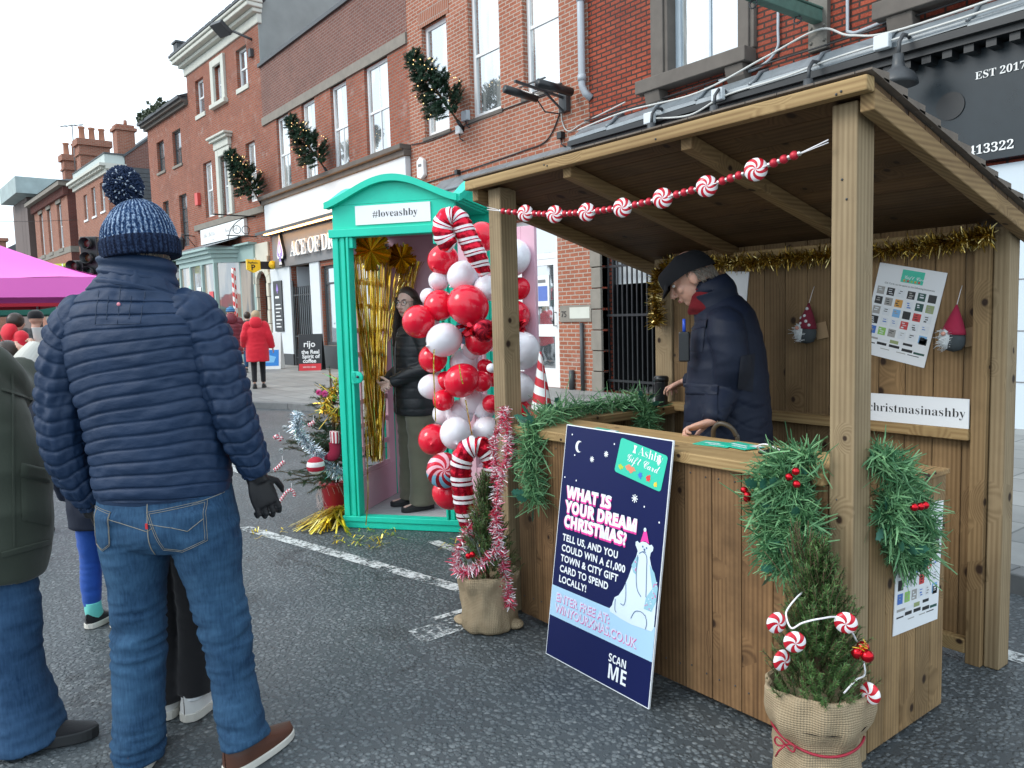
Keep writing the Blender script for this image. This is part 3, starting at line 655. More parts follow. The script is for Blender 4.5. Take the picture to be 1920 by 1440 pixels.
cable('cable', 'grey conduit dropping down red brick right of the beam plate', [(-5.42, YF - .02, 9), (-5.42, YF - .02, 6), (-5.42, YF - .02, 5.0), (-5.38, YF - .03, 4.82), (-5.1, YF - .05, 4.8), (-4, YF - .1, 4.9), (-2, YF - .1, 5.0)], .022, M_PIPE, 40)
def gbox(label, x, z):
    j = tag(MB().build('x', []), label) if 0 else None
    mb = MB(); mb.box(x - .09, x + .09, YF - .55, YF - .465, z - .08, z + .08); return tag(mb.build('cable_box', M_WHITE_OLD, None, bevel=.012, origin=(x, YF - .5, z)), label, 'cable box')
gbox('white cable box on the gutter, nearest the stall corner', -7.0, 4.38); gbox('white cable box on the gutter left of the hanging dome lamp', -4.72, 4.43); gbox('white cable box low on the gutter above the stall roof middle', -8.25, 4.33)
for i, (x, lab) in enumerate(((-4.46, 'big dark dome lamp on a gooseneck over the black fascia'), (-5.55, 'gooseneck lamp arch just above the stall roof corner'), (-6.95, 'middle gooseneck lamp arch behind the stall roof edge'), (-8.08, 'leftmost gooseneck lamp arch behind the stall roof edge'))):
    lp = thing('gooseneck_lamp', lab, 'lamp', (x, YF - .3, 4.2), 0, 'gooseneck lamps along the gutter')
    mb = MB(); mb.tube([(x, YF - .3, 4.22), (x, YF - .36, 4.38), (x, YF - .44, 4.44), (x, YF - .56, 4.43), (x, YF - .64, 4.34), (x, YF - .66, 4.18)], .022, 8); mb.build('neck', M_DKGREY, lp)
    mb = MB(); mb.lathe([(.03, .17), (.055, .16), (.065, .05), (.075, .02), (.10, .0), (.16, -.05), (.20, -.12), (.21, -.17), (.19, -.165), (.15, -.06), (.0001, -.02)], 24, (x, YF - .66, 4.04)); mb.build('shade', M_DKGREY, lp)
# ---------------------------------------------------------------- terrace further up the street: its frontage turns 3 degrees
JX, JY, TH = -25.2, 9.5, R(3)
def far(name, label, s, group=None):
    """an Empty on the turned frontage; its local x runs to the right, so a distance s up the street is x = -s"""
    return thing(name, label, 'building', (JX, JY, 0), TH, group)
b5 = far('sweet_shop_building', 'tall three storey red brick building with cream cornice and sage green bay shopfront', 0)
S5 = dict(W1=(-5.88, -5.02, 9.2, 10.45), W2=(-3.85, -3.1, 9.25, 10.45), W3=(-1.88, -1.0, 9.25, 10.5), V1=(-5.55, -4.68, 5.4, 7.4), V2=(-3.8, -3.0, 5.3, 7.35), V3=(-1.5, -.73, 5.45, 7.4), door=(-.95, -.2, .1, 3.05))
mb = MB(); wallface(mb, -6.75, 0, .05, 11.15, list(S5.values()), 0, .2); shell(mb, -6.75, 0, .05, 11.15, 10, 0); mb.build('wall', M_BRK_OLD, b5, False)
mb = MB(); mb.box(.002, .03, .002, 10, 8.5, 12.6); mb.prism([(.002, .002, 12.6), (.03, .002, 12.6), (.03, 10, 12.6), (.002, 10, 12.6)], (0, 0, .01)); mb.box(-6.7, .0, 1.5, 9, 11.15, 12.55); mb.build('gable_wall', M_RENDER, b5, False)
mb = MB(); mb.box(-6.9, .1, -.06, .1, 10.85, 11.15); mb.box(-7.0, .16, -.22, .1, 11.152, 11.28); mb.box(-7.1, .22, -.42, .1, 11.282, 11.42); mb.box(-7.15, .25, -.48, .1, 11.422, 11.52); mb.build('cornice', M_STONE_LT, b5, False, bevel=.03)
mb = MB(); mb.box(-7.15, .25, -.50, .2, 11.522, 11.60)
for i in range(12): mb.box(-7.1 + i * .62, -6.6 + i * .62, -.44, .2, 11.602, 11.68)
mb.build('gutter', M_SLATE, b5, False)
mb = MB(); mb.box(-7.1, -6.7, -.3, .1, 11.68, 12.05); mb.box(-7.15, -6.65, -.35, .15, 12.05, 12.12); mb.build('corner_block', M_SLATE, b5, False)
for k in ('W1', 'W3'): window(b5, *S5[k], .18, sill=M_STONE_LT, glass=M_GLASS, world=False, sillh=.15, fw=.07)
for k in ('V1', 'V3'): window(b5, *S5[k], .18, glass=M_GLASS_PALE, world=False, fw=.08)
for k, top in (('W2', False), ('V2', True)):
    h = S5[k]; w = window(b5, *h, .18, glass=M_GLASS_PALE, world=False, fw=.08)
    mb = MB(); mb.box(h[0] - .26, h[0], -.09, .1, h[2] - .05, h[3] + .25); mb.box(h[1], h[1] + .26, -.09, .1, h[2] - .05, h[3] + .25); mb.box(h[0], h[1], -.09, .1, h[3], h[3] + .25)
    if top: mb.box(h[0] - .3, h[1] + .3, -.13, .1, h[3] + .252, h[3] + .5); mb.box(h[0] - .4, h[1] + .4, -.24, .1, h[3] + .502, h[3] + .6); mb.box(h[0] - .46, h[1] + .46, -.32, .1, h[3] + .602, h[3] + .68)
    else: mb.box(h[0] - .34, h[1] + .34, -.16, .1, h[2] - .2, h[2] - .052)
    mb.build('window_surround', M_STONE_LT, w, False, bevel=.02)
mb = MB(); mb.box(-6.5, -.04, -.14, .05, 5.0, 5.2); mb.build('sill_band', M_STONE, b5, False)
mb = MB(); mb.box(-5.9, -1.7, -.12, -.002, 4.42, 4.98); sb = mb.build('name_board', M_WHITE, b5, False)
mb = MB()
for body, sz, x, z in (('The Little', .26, -5.6, 4.66), ('Sweet Shop', .24, -3.5, 4.66), ('of treats', .12, -4.9, 4.5)):
    mb.text(smat(body, 0x1D4D0, 0x1D4EA), sz, Matrix.Translation(Vector((x, -.125, z))) @ Euler((R(90), 0, 0)).to_matrix().to_4x4())
mb.build('lettering', flat('faded_grey_script', (.58, .57, .56), .6), sb, False)
# bay shopfront
bay = [(-7.0, 0), (-6.5, -.75), (-2.95, -.75), (-2.45, 0)]
mb = MB()
def ring(z0, z1, out=0.0, m=0, A=bay):
    c = [(-7.0 - out, 0), (-6.5 - out * .6, -.75 - out), (-2.95 + out * .6, -.75 - out), (-2.45 + out, 0)]
    mb.prism([(x, y, z0) for x, y in reversed(c)] if 0 else [(x, y, z0) for x, y in c], (0, 0, z1 - z0), m)
ring(.1, .75, .02); ring(3.55, 3.72, .03); ring(3.722, 3.86, .12); ring(3.862, 3.98, .24); ring(3.982, 4.06, .34)
mb.box(-2.44, -1.05, -.12, 0, 3.55, 4.06); mb.box(-2.44, -1.0, -.3, 0, 4.062, 4.12)
for x, y in ((-7, -.02), (-6.5, -.75), (-5.3, -.77), (-4.1, -.77), (-2.95, -.75), (-2.45, -.02)): mb.box(x - .06, x + .06, y - .03, y + .09, .75, 3.55)
mb.box(-1.2, -1.05, -.1, 0, .1, 3.55); bayo = mb.build('shop_bay', M_SAGE, b5, False)
mb = MB(); mb.prism([(-6.97, -.0, .75), (-6.48, -.72, .75), (-2.97, -.72, .75), (-2.48, 0, .75)], (0, 0, 2.8)); mb.box(-2.4, -1.2, -.05, -.004, .3, 3.5); mb.build('pane', M_GLASS_WARM, bayo, False)
for i, (x, z) in enumerate(((-6.1, 1.9), (-5.5, 2.6), (-5.0, 1.6), (-4.6, 2.5), (-3.8, 1.5), (-3.4, 2.3), (-6.2, 1.2), (-5.1, 1.1))): mb = MB(); mb.box(x - .2, x + .2, -.745, -.74, z - .28, z + .28); mb.build('window_poster', (M_WHITE, flat('poster_mint', (.35, .62, .56), .5), flat('poster_red', (.6, .06, .07), .5))[i % 3], bayo, False)
mb = MB()
for i in range(9): mb.add([(-7.4 + i * .57, 0, 4.42), (-7.4 + i * .57 + .56, 0, 4.42), (-7.3 + i * .55 + .55, -1.05, 4.08), (-7.3 + i * .55, -1.05, 4.08)], [(0, 3, 2, 1)])
mb.prism([(-7.4, -.001, 4.07), (-2.3, -.001, 4.07), (-2.35, -1.04, 4.07), (-7.35, -1.04, 4.07)], (0, 0, .01)); mb.build('bay_roof', M_LEAD, b5, False)
mb = MB()
for i in range(8):
    z = .1 + i * .44; mb.box(-1.05 if 1 else 0, -.97, -.09 - .02 * (i % 2), .02, z, z + .42); mb.box(-.18, -.02, -.09 - .02 * (i % 2), .02, z, z + .42)
for i in range(7):
    a0, a1 = math.pi * i / 7, math.pi * (i + .94) / 7; cx, cz = -.575, 2.72
    mb.prism([(cx + r * math.cos(a), -.1, cz + r * math.sin(a)) for r, a in ((.42, a0), (.68, a0), (.68, a1), (.42, a1))], (0, .12, 0))
mb.box(-1.05, -.02, -.06, .01, 3.35, 4.05); mb.build('door_surround', M_IVORY, b5, False)
mb = MB(); mb.box(-.95, -.2, .19, .22, .1, 3.05); mb.build('door', M_BLACK, b5, False)
mb = MB(); mb.box(-6.3, -6.0, -.12, 0, 5.95, 6.4); tag(mb.build('alarm_box', flat('alarm_red', (.62, .07, .06), .5), b5, False), 'red and white alarm box')
def atp(o, s, y, z): return wm(o) @ Vector((-s, y, z))
fl = thing('floodlight', 'dark floodlight fixed under the cream cornice of the tall brick building', 'floodlight', (JX, JY, 0), TH)
mb = MB(); mb.obox((-1.1, -.75, 10.85), (.55, .5, .16), Euler((R(-35), 0, R(15))).to_matrix()); mb.build('head', M_DKGREY, fl, False, bevel=.02)
mb = MB(); mb.tube([(-.8, -.5, 10.75), (-.55, -.12, 10.55), (-.5, 0, 10.5)], .04, 6); mb.box(-.6, -.42, -.12, 0, 9.95, 10.2); mb.build('arm', M_DKGREY, fl, False)
pl_ = thing('candy_pole', 'red and white spiral striped pole by the sweet shop window', 'pole', (JX, JY, 0), TH)
def spiral_mat(name, c1, c2, turns=2.2, ang=1.0, duty=.5, rough=.4, metal=0.0, third=None):
    t = NT(name); k = t.math('FRACT', t.math('ADD', t.math('MULTIPLY', t.attr('tu').outputs[2], turns), t.math('MULTIPLY', t.attr('tv').outputs[2], ang)))
    col = t.mix(t.math('GREATER_THAN', k, duty), c1, c2)
    if third: col = t.mix(t.math('MULTIPLY', t.math('GREATER_THAN', k, duty + .06), t.math('LESS_THAN', k, duty + .13)), col, third)
    n = t.bump(t.noise(t.obj(), 30, 3), .12, .01)
    return t.pbr(col, rough, metal, n)
mb = MB(); loft(mb, [(-1.75, -.55, .1, .07, .07), (-1.75, -.55, 1.6, .07, .07), (-1.75, -.55, 3.3, .07, .07)], 20, 14); mb.build('pole', spiral_mat('stripe_paint', (.62, .05, .05), (.75, .74, .72), 3.2), pl_, False)
mb = MB(); mb.lathe([(.16, .1), (.16, .14), (.05, .16)], 16, (-1.75, -.55, 0)); mb.build('foot', M_DKGREY, pl_, False)

b4 = far('public_house', 'weathered red brick pub with dark sash windows and a mossy gutter', 0)
S4 = [(-10.85, -9.9, 7.85, 9.1), (-8.8, -7.8, 7.8, 9.15), (-10.5, -9.75, 4.7, 6.6), (-8.45, -7.55, 4.55, 6.6)]
mb = MB(); wallface(mb, -12.0, -6.76, .05, 9.8, S4, 0, .2); shell(mb, -12.0, -6.76, .05, 9.8, 9, 0); mb.build('wall', M_BRK_OLD, b4, False)
for i, h in enumerate(S4): window(b4, *h, .17, frame=M_DKGREY, glass=M_GLASS, sill=M_STONE if i < 2 else None, world=False, cols=2, rows=(.25, .5, .75) if i > 1 else (.5,))
mb = MB(); mb.box(-12.15, -6.8, -.12, .1, 9.8, 9.92); mb.box(-12.2, -6.8, -.25, .1, 9.922, 10.02); mb.build('eaves', M_STONE_DK, b4, False)
mb = MB(); mb.box(-12.25, -6.8, -.35, .1, 10.022, 10.14); mb.prism([(-12.2, -.3, 10.142), (-6.8, -.3, 10.142), (-6.8, 3.5, 11.6), (-12.2, 3.5, 11.6)], (0, .1, -.1)); mb.build('roof', M_SLATE, b4, False)
mb = MB(); mb.box(-9.9, -9.0, 1.2, 1.9, 10.4, 11.55); mb.lathe([(.11, 11.55), (.09, 11.8)], 10, (-9.5, 1.5, 0)); mb.build('chimney', M_BRK_FAR, b4, False)
mb = MB()
for i in range(420):
    x = rnd.uniform(-12, -8.8); y = rnd.uniform(-.4, .1); z = 10.13 + abs(rnd.gauss(0, .16)); a = Vector((x, y, z)); d = Vector((rnd.gauss(0, 1), rnd.gauss(0, 1), rnd.gauss(0, 1))).normalized() * .1; e = d.orthogonal() * .6
    mb.quad(a - d, a + e, a + d, a - e)
mb.build('moss', foliage_mat('moss_leaf', (.03, .045, .025), (.08, .10, .06)), b4, False)
mb = MB(); mb.box(-11.9, -6.78, -.15, 0, 2.75, 3.6); sg = mb.build('fascia', M_GREY, b4, False)
mb = MB(); mb.text(smat('BULLS HEAD', 0x1D400), .52, Matrix.Translation(Vector((-9.75, -.17, 2.96))) @ Euler((R(90), 0, 0)).to_matrix().to_4x4(), ext=.02); mb.build('lettering', flat('gilt_letters', (.45, .36, .20), .4, .5), sg, False)
mb = MB(); mb.box(-11.9, -6.78, -.2, 0, 3.602, 3.75); mb.box(-11.9, -6.78, -.06, 0, .1, 2.74); mb.build('pub_front', M_BLACK, b4, False)
mb = MB(); mb.box(-8.9, -8.3, -.45, -.35, 3.85, 3.92); mb.tube([(-8.6, -.4, 3.9), (-8.6, -.2, 4.0), (-8.6, 0, 4.0)], .03, 6); mb.build('sign_lamp', M_DKGREY, b4, False)
def lantern(label, s, z):
    l = thing('wall_lantern', label, 'lantern', (JX, JY, 0), TH)
    mb = MB(); mb.tube([(-s, 0, z + .3), (-s, -.5, z + .35), (-s, -.5, z + .2)], .02, 6); mb.tube([(-s, 0, z - .1), (-s, -.3, z + .3)], .015, 5); mb.build('arm', M_BLACK, l, False)
    mb = MB(); mb.lathe([(.02, .28), (.13, .16), (.14, .14), (.09, -.18), (.03, -.24)], 8, (-s, -.5, z), smooth=False); mb.build('case', M_BLACK, l, False)
lantern('black wall lantern between the pub and the sweet shop', 6.9, 4.55)
hb = thing('hanging_sign_frame', 'black wrought iron bracket on the tall brick building above the bay', 'bracket', (JX, JY, 0), TH)
mb = MB(); mb.beam((-1.0, 0, 4.95), (-1.0, -1.4, 4.95), .03, .04); mb.beam((-1.0, 0, 4.3), (-1.0, -1.0, 4.3), .03, .03); mb.beam((-1.0, -.05, 4.0), (-1.0, -.05, 5.0), .04, .04)
for k in range(2): mb.tube([(-1.0, -.05 - .9 * math.sin(u), 4.95 - .85 * (1 - math.cos(u))) for u in np.linspace(0, 1.5, 10)], .014, 5)
for yy in (-.35, -.65): mb.tube([(-1.0, yy + .13 * math.cos(u), 4.5 + .13 * math.sin(u)) for u in np.linspace(0, 6.28, 14)], .012, 5)
mb.build('ironwork', M_BLACK, hb, False)
bk = thing('hanging_basket', 'round hanging basket of greenery on the pub wall behind the bobble hat', 'basket', (JX, JY, 0), TH)
mb = MB(); mb.lathe([(.02, -.3), (.22, -.2), (.32, 0)], 14, (-7.9, -.5, 3.95)); mb.tube([(-7.9, 0, 4.7), (-7.9, -.5, 4.72), (-7.9, -.5, 4.3)], .015, 5); mb.build('basket', M_BLACK, bk, False)
mb = MB()
for i in range(260):
    d = Vector((rnd.gauss(0, 1), rnd.gauss(0, 1), rnd.gauss(.3, 1))).normalized(); a = Vector((-7.9, -.5, 4.0)) + d * rnd.uniform(.15, .4); e = d.orthogonal().normalized() * .07; g = d.cross(e)
    mb.quad(a - e, a - g, a + e * 1.2, a + g)
mb.build('leaves', foliage_mat('basket_leaf', (.02, .05, .02), (.09, .16, .07)), bk, False)

b35 = far('slate_hung_house', 'dark slate hung gable wall standing back beside the pub', 0)
mb = MB(); mb.box(-24, -18.98, .9, 9, .05, 9.5); mb.build('wall', M_SLATE, b35, False)
mb = MB()
for i in range(44): mb.box(-18.978, -18.93 + .012 * (i % 2), .9, 9, .3 + i * .208, .3 + i * .208 + .19)
mb.build('slate_courses', M_SLATE, b35, False)
mb = MB(); mb.prism([(-18.97, .9, 9.5), (-18.97, 4.6, 9.5), (-18.97, 4.6, 13.0), (-18.97, .9, 10.0)], (-5, 0, 0)); mb.build('gable', M_BRK_PURPLE, b35, False)
mb = MB(); mb.prism([(-18.9, .82, 9.95), (-18.9, 4.6, 13.05), (-18.9, 4.6, 13.17), (-18.9, .82, 10.07)], (-5.2, 0, 0)); mb.build('roof', M_SLATE, b35, False)
mb = MB(); mb.box(-20.4, -19.6, .75, 1.62, 9.9, 11.75); mb.box(-20.5, -19.5, .65, 1.72, 11.45, 11.6); mb.lathe([(.1, 11.75), (.08, 12.05)], 10, (-20, 1.3, 0)); mb.build('chimney', M_BRK_FAR, b35, False)

b3 = far('brick_house_with_dentils', 'red brick house with white dentil cornice and pale parapet behind the bobble hat', 0)
S3 = [(-24.1, -23.35, 7.3, 8.65), (-22.3, -21.5, 7.3, 8.8), (-20.5, -19.7, 7.35, 8.8), (-24.1, -23.2, 3.9, 5.6), (-22.2, -21.3, 3.9, 5.6), (-20.4, -19.5, 3.9, 5.6)]
mb = MB(); wallface(mb, -25.9, -19.0, .05, 9.3, S3, 0, .2); shell(mb, -25.9, -19.0, .05, 9.3, .88, 0); mb.build('wall', M_BRK_FAR, b3, False)
for i, h in enumerate(S3): window(b3, *h, .17, sill=M_WHITE, world=False)
mb = MB(); mb.box(-26.1, -18.8, -.1, .1, 9.1, 9.28); mb.box(-26.2, -18.7, -.38, .88, 9.42, 9.56)
for i in range(24): mb.box(-26.1 + i * .305, -25.95 + i * .305, -.28, .05, 9.282, 9.418)
mb.box(-18.9, -18.7, -.1, .88, 9.28, 9.42); mb.build('cornice', M_STONE_LT, b3, False)
mb = MB(); mb.box(-26.0, -19.0, -.05, .3, 9.562, 10.05); mb.box(-19.3, -19.0, .3, .88, 9.562, 10.05); mb.build('parapet', flat('pale_lead_parapet', (.46, .52, .50), .6, var=.15, nscale=2), b3, False)
mb = MB(); mb.box(-26.0, -18.95, -.08, .88, 10.052, 10.12); mb.build('roof', M_SLATE, b3, False)
def stack(p, x0, x1, y0, y1, z0, z1, pots):
    mb = MB(); mb.box(x0, x1, y0, y1, z0, z1 - .9); mb.box(x0 - .08, x1 + .08, y0 - .08, y1 + .08, z1 - .9, z1 - .78); mb.box(x0 - .02, x1 + .02, y0 - .02, y1 + .02, z1 - .78, z1 - .35); mb.box(x0 - .14, x1 + .14, y0 - .14, y1 + .14, z1 - .35, z1)
    c = mb.build('chimney', M_BRK_FAR, p, False)
    for i in range(pots):
        yy = y0 + (y1 - y0) * (i + .5) / pots
        mb = MB(); mb.lathe([(.19, z1), (.16, z1 + .1), (.14, z1 + .62), (.18, z1 + .66), (.18, z1 + .74), (.1, z1 + .74)], 14, ((x0 + x1) / 2, yy, 0)); mb.build('chimney_pot', M_TERRA, c, False)
stack(b3, -26.2, -25.3, .25, 1.8, 8.9, 12.0, 3)

b2 = far('brick_house_with_corbels', 'far red brick house with corbelled eaves and pale stone bands', 0)
S2 = [(-36.6, -35.5, 6.3, 9.0), (-34.0, -32.9, 6.3, 9.0), (-31.0, -29.8, 6.3, 9.0), (-36.6, -35.4, 2.2, 4.6), (-34.0, -32.8, 2.2, 4.6), (-31.0, -29.7, 2.2, 4.6)]
mb = MB(); wallface(mb, -38.2, -28.0, .05, 9.7, S2, 0, .25); mb.build('wall', M_BRK_FAR, b2, False)
mb = MB(); shell(mb, -38.2, -28.0, .05, 9.7, 9, 0); mb.build('side_wall', M_BRK_DARK, b2, False)
for h in S2:
    w = window(b2, *h, .2, sill=M_STONE, world=False, sillout=.15, sillh=.22, fw=.1)
    mb = MB(); mb.box(h[0] - .1, h[1] + .1, -.06, .1, h[3], h[3] + .45)
    if h[3] < 5: mb.box(h[0] - .35, h[1] + .35, -.3, .1, h[3] + .452, h[3] + .7); mb.box(h[0] - .3, h[0] - .02, -.2, .1, h[2], h[3]); mb.box(h[1] + .02, h[1] + .3, -.2, .1, h[2], h[3])
    mb.build('lintel', M_STONE, w, False)
mb = MB()
for z in (5.9, 4.95): mb.box(-38.22, -27.96, -.03, 9, z, z + .35)
mb.build('stone_band', M_STONE, b2, False)
mb = MB()
for i in range(34): mb.box(-38.1 + i * .305, -37.95 + i * .305, -.22, .05, 9.2, 9.7)
mb.build('corbel', M_BRK_DARK, b2, False)
mb = MB(); mb.box(-38.6, -27.6, -.5, .1, 9.702, 9.95); mb.build('eaves', M_STONE, b2, False)
mb = MB(); mb.add([(-38.7, -.55, 9.96), (-27.5, -.55, 9.96), (-29.5, 4, 11.0), (-36.5, 4, 11.0), (-38.7, 8.5, 9.96), (-27.5, 8.5, 9.96)], [(0, 1, 2, 3), (1, 5, 2), (0, 3, 4), (3, 2, 5, 4), (0, 4, 5, 1)]); mb.build('roof', M_SLATE, b2, False)
stack(b2, -29.6, -28.8, .15, 1.05, 9.9, 11.7, 2)
mb = MB(); mb.tube([(-28.3, .6, 10.2), (-28.3, .6, 13.4)], .03, 5); mb.tube([(-28.9, .1, 13.3), (-27.8, 1.1, 13.35)], .025, 5)
for k in range(4): mb.tube([(-28.75 + k * .25, .2 + k * .22 - .25, 13.32), (-28.75 + k * .25, .2 + k * .22 + .25, 13.32)], .015, 4)
mb.build('aerial', M_GREY, b2, False)

b1 = far('flat_roofed_block', 'brown ribbed flat roofed block with grey roof edge and a blank white sign', 0)
mb = MB(); mb.box(-44.3, -38.5, .3, 12, .05, 10.6); mb.build('wall', M_BROWNCLAD, b1, False)
mb = MB()
for i in range(5): mb.box(-44.1 + i * 1.1, -45.4 + i * 1.1, -.15, .3, .3, 10.6)
mb.build('rib', M_BROWNCLAD, b1, False)
mb = MB(); mb.box(-44.8, -38.0, -1.0, 12.5, 10.602, 11.7); mb.build('roof_edge', flat('weathered_grey_edge', (.32, .39, .39), .7, var=.35, nscale=1.5), b1, False)
mb = MB(); mb.box(-43.0, -40.2, -.4, -.152, 4.9, 6.6); mb.build('sign', M_WHITE, b1, False)
b0 = far('distant_house', 'tiny distant house with three pot chimney above the pink canopy', 0)
mb = MB(); mb.box(-72, -62, -1, 8, .05, 7.2); mb.build('wall', M_BRK_FAR, b0, False)
mb = MB(); mb.prism([(-72.4, -1.4, 7.2), (-72.4, 8.4, 7.2), (-72.4, 3.5, 10)], (10.8, 0, 0)); mb.build('roof', M_SLATE, b0, False)
mb = MB(); mb.box(-66, -64.6, -.5, 2.0, 7, 9.8); mb.box(-66.2, -64.4, -.7, 2.2, 9.8, 10.1); mb.build('chimney', M_BRK_FAR, b0, False)
for k in range(3): mb = MB(); mb.lathe([(.2, 10.1), (.17, 10.9), (.22, 11)], 10, (-65.3, -.2 + k * .8, 0)); mb.build('chimney_pot', M_TERRA, b0, False)
# ---------------------------------------------------------------- wooden market stall
def at(px, py, dist):
    """point seen at photograph pixel (px, py) at a horizontal distance from the viewer"""
    d = _f + _r * ((px - 960) / 1477.8) - _u * ((py - 720) / 1477.8)
    return Vector((0, 0, 1.47)) + d * (dist / math.hypot(d.x, d.y))
WZ = wood_mat('pine_upright', 'z', (.36, .245, .125), (.155, .096, .044)); WX = wood_mat('pine_lengthwise', 'x', (.52, .37, .18), (.25, .155, .066), .2); WY = wood_mat('pine_crosswise', 'y', (.38, .26, .125), (.17, .10, .044), .3)
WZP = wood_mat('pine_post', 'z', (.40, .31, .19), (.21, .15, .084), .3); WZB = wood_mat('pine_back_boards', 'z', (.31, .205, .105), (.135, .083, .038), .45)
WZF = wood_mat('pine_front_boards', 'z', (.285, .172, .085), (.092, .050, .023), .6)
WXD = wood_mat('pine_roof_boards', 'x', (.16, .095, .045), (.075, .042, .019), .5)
M_SHAKE = flat('roof_shakes', (.16, .13, .105), .9, var=.4, nscale=14, bump=.6)
st = thing('market_stall', 'open fronted wooden market stall of knotty pine boards with sloping shingled roof', 'stall', (-2.2, 2.8, 0))
def roofz(y): return 2.128 - .276 * (y - 2.2)
for nm, b in (('post', (-1.346, -1.263, 2.27, 2.37, 0, 2.075)), ('post', (-3.13, -3.035, 2.27, 2.37, 0, 2.075)), ('post', (-3.07, -2.945, 3.37, 3.45, 0, 1.76)), ('post', (-1.312, -1.255, 3.36, 3.46, 0, 1.76))):
    mb = MB(); mb.box(*b); mb.build(nm, WZP, st, bevel=.006)
mb = MB(); mb.box(-1.372, -1.314, 3.335, 3.43, 0, 1.755); mb.build('stile', WZ, st, bevel=.004)
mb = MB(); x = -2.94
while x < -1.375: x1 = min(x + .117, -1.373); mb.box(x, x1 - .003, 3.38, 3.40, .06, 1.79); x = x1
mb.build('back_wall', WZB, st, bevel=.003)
for ya, za, zb_ in ((3.32, .922, .968), (3.335, .04, .10), (3.335, 1.70, 1.755)): mb = MB(); mb.box(-2.944, -1.373, ya, 3.379, za, zb_); mb.build('back_rail', WX, st, bevel=.004)
# roof frame
mb = MB(); mb.box(-3.225, -1.198, 2.20, 2.245, 2.078, 2.122); mb.build('front_beam', WX, st, bevel=.005)
for nm, xa, w in (('rake_beam', -3.205, .045), ('rake_beam', -1.222, .045), ('rafter', -2.53, .05), ('rafter', -1.89, .05)):
    h = .075 if nm == 'rafter' else .085
    a, b = 2.247, 3.56
    mb = MB(); mb.hexa([(xa - w / 2, a, roofz(a) - h), (xa + w / 2, a, roofz(a) - h), (xa + w / 2, b, roofz(b) - h), (xa - w / 2, b, roofz(b) - h), (xa - w / 2, a, roofz(a) - .022), (xa + w / 2, a, roofz(a) - .022), (xa + w / 2, b, roofz(b) - .022), (xa - w / 2, b, roofz(b) - .022)])
    mb.build(nm, WY, st, bevel=.004)
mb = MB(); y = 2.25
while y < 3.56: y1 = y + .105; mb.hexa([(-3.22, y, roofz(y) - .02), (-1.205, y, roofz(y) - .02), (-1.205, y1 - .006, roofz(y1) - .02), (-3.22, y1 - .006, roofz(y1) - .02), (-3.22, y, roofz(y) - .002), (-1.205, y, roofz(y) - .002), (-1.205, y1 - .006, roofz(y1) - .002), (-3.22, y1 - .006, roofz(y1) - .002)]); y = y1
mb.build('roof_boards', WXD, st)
mb = MB(); rows = 13
for i in range(rows):
    y0_ = 3.60 - i * .108; x = -3.24
    while x < -1.185:
        w = min(rnd.uniform(.09, .15), -1.18 - x); t0 = rnd.uniform(.016, .024); ya = y0_ + rnd.uniform(-.008, .008); yb_ = max(ya - .14, 2.2)
        mb.hexa([(x, yb_, roofz(yb_) + .002), (x + w - .004, yb_, roofz(yb_) + .002), (x + w - .004, ya, roofz(ya) + .004), (x, ya, roofz(ya) + .004), (x, yb_, roofz(yb_) + .008), (x + w - .004, yb_, roofz(yb_) + .008), (x + w - .004, ya, roofz(ya) + .012 + t0), (x, ya, roofz(ya) + .012 + t0)]); x += w
mb.build('roof_shingles', M_SHAKE, st)
# counters
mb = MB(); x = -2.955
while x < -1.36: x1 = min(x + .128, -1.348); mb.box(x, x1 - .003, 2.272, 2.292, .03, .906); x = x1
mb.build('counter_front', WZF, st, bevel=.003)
mb = MB(); mb.box(-2.985, -1.35, 2.242, 2.42, .907, .948); mb.box(-2.985, -1.35, 2.424, 2.60, .907, .947); mb.build('counter_top', WX, st, bevel=.005)
mb = MB(); y = 2.372
while y < 2.885: y1 = min(y + .104, 2.89); mb.box(-1.285, -1.262, y, y1 - .003, .02, .868); y = y1
mb.build('side_panel', WZ, st, bevel=.003)
mb = MB(); mb.box(-1.345, -1.252, 2.372, 2.60, .907, .945); mb.box(-1.345, -1.254, 2.601, 2.90, .869, .888); mb.build('side_cap', WY, st, bevel=.004)
mb = MB(); mb.box(-3.10, -2.89, 2.605, 3.365, .905, .947); mb.build('side_counter', WY, st, bevel=.004)
mb = MB(); y = 2.372
while y < 3.36: y1 = min(y + .12, 3.362); mb.box(-3.06, -3.04, y, y1 - .003, .03, .903); y = y1
mb.build('side_panel', WZ, st, bevel=.003)
for (x, z) in ((-2.62, 2.112), (-2.6, 2.105), (-1.29, 2.095), (-1.275, 2.1), (-1.99, 2.10), (-1.31, 1.86), (-1.295, 1.80)): mb = MB(); mb.ball((x, 2.199 if z > 2.07 else 2.269, z - .01), .004, 6, 4); mb.build('nail', M_DKGREY, st)
x = -2.955 + .03
while x < -1.36:
    for z in (.12, .86):
        for dx in (0, .07): mb = MB(); mb.ball((x + dx, 2.271, z + rnd.uniform(-.01, .01)), .0035, 6, 4); mb.build('nail', M_DKGREY, st)
    x += .128

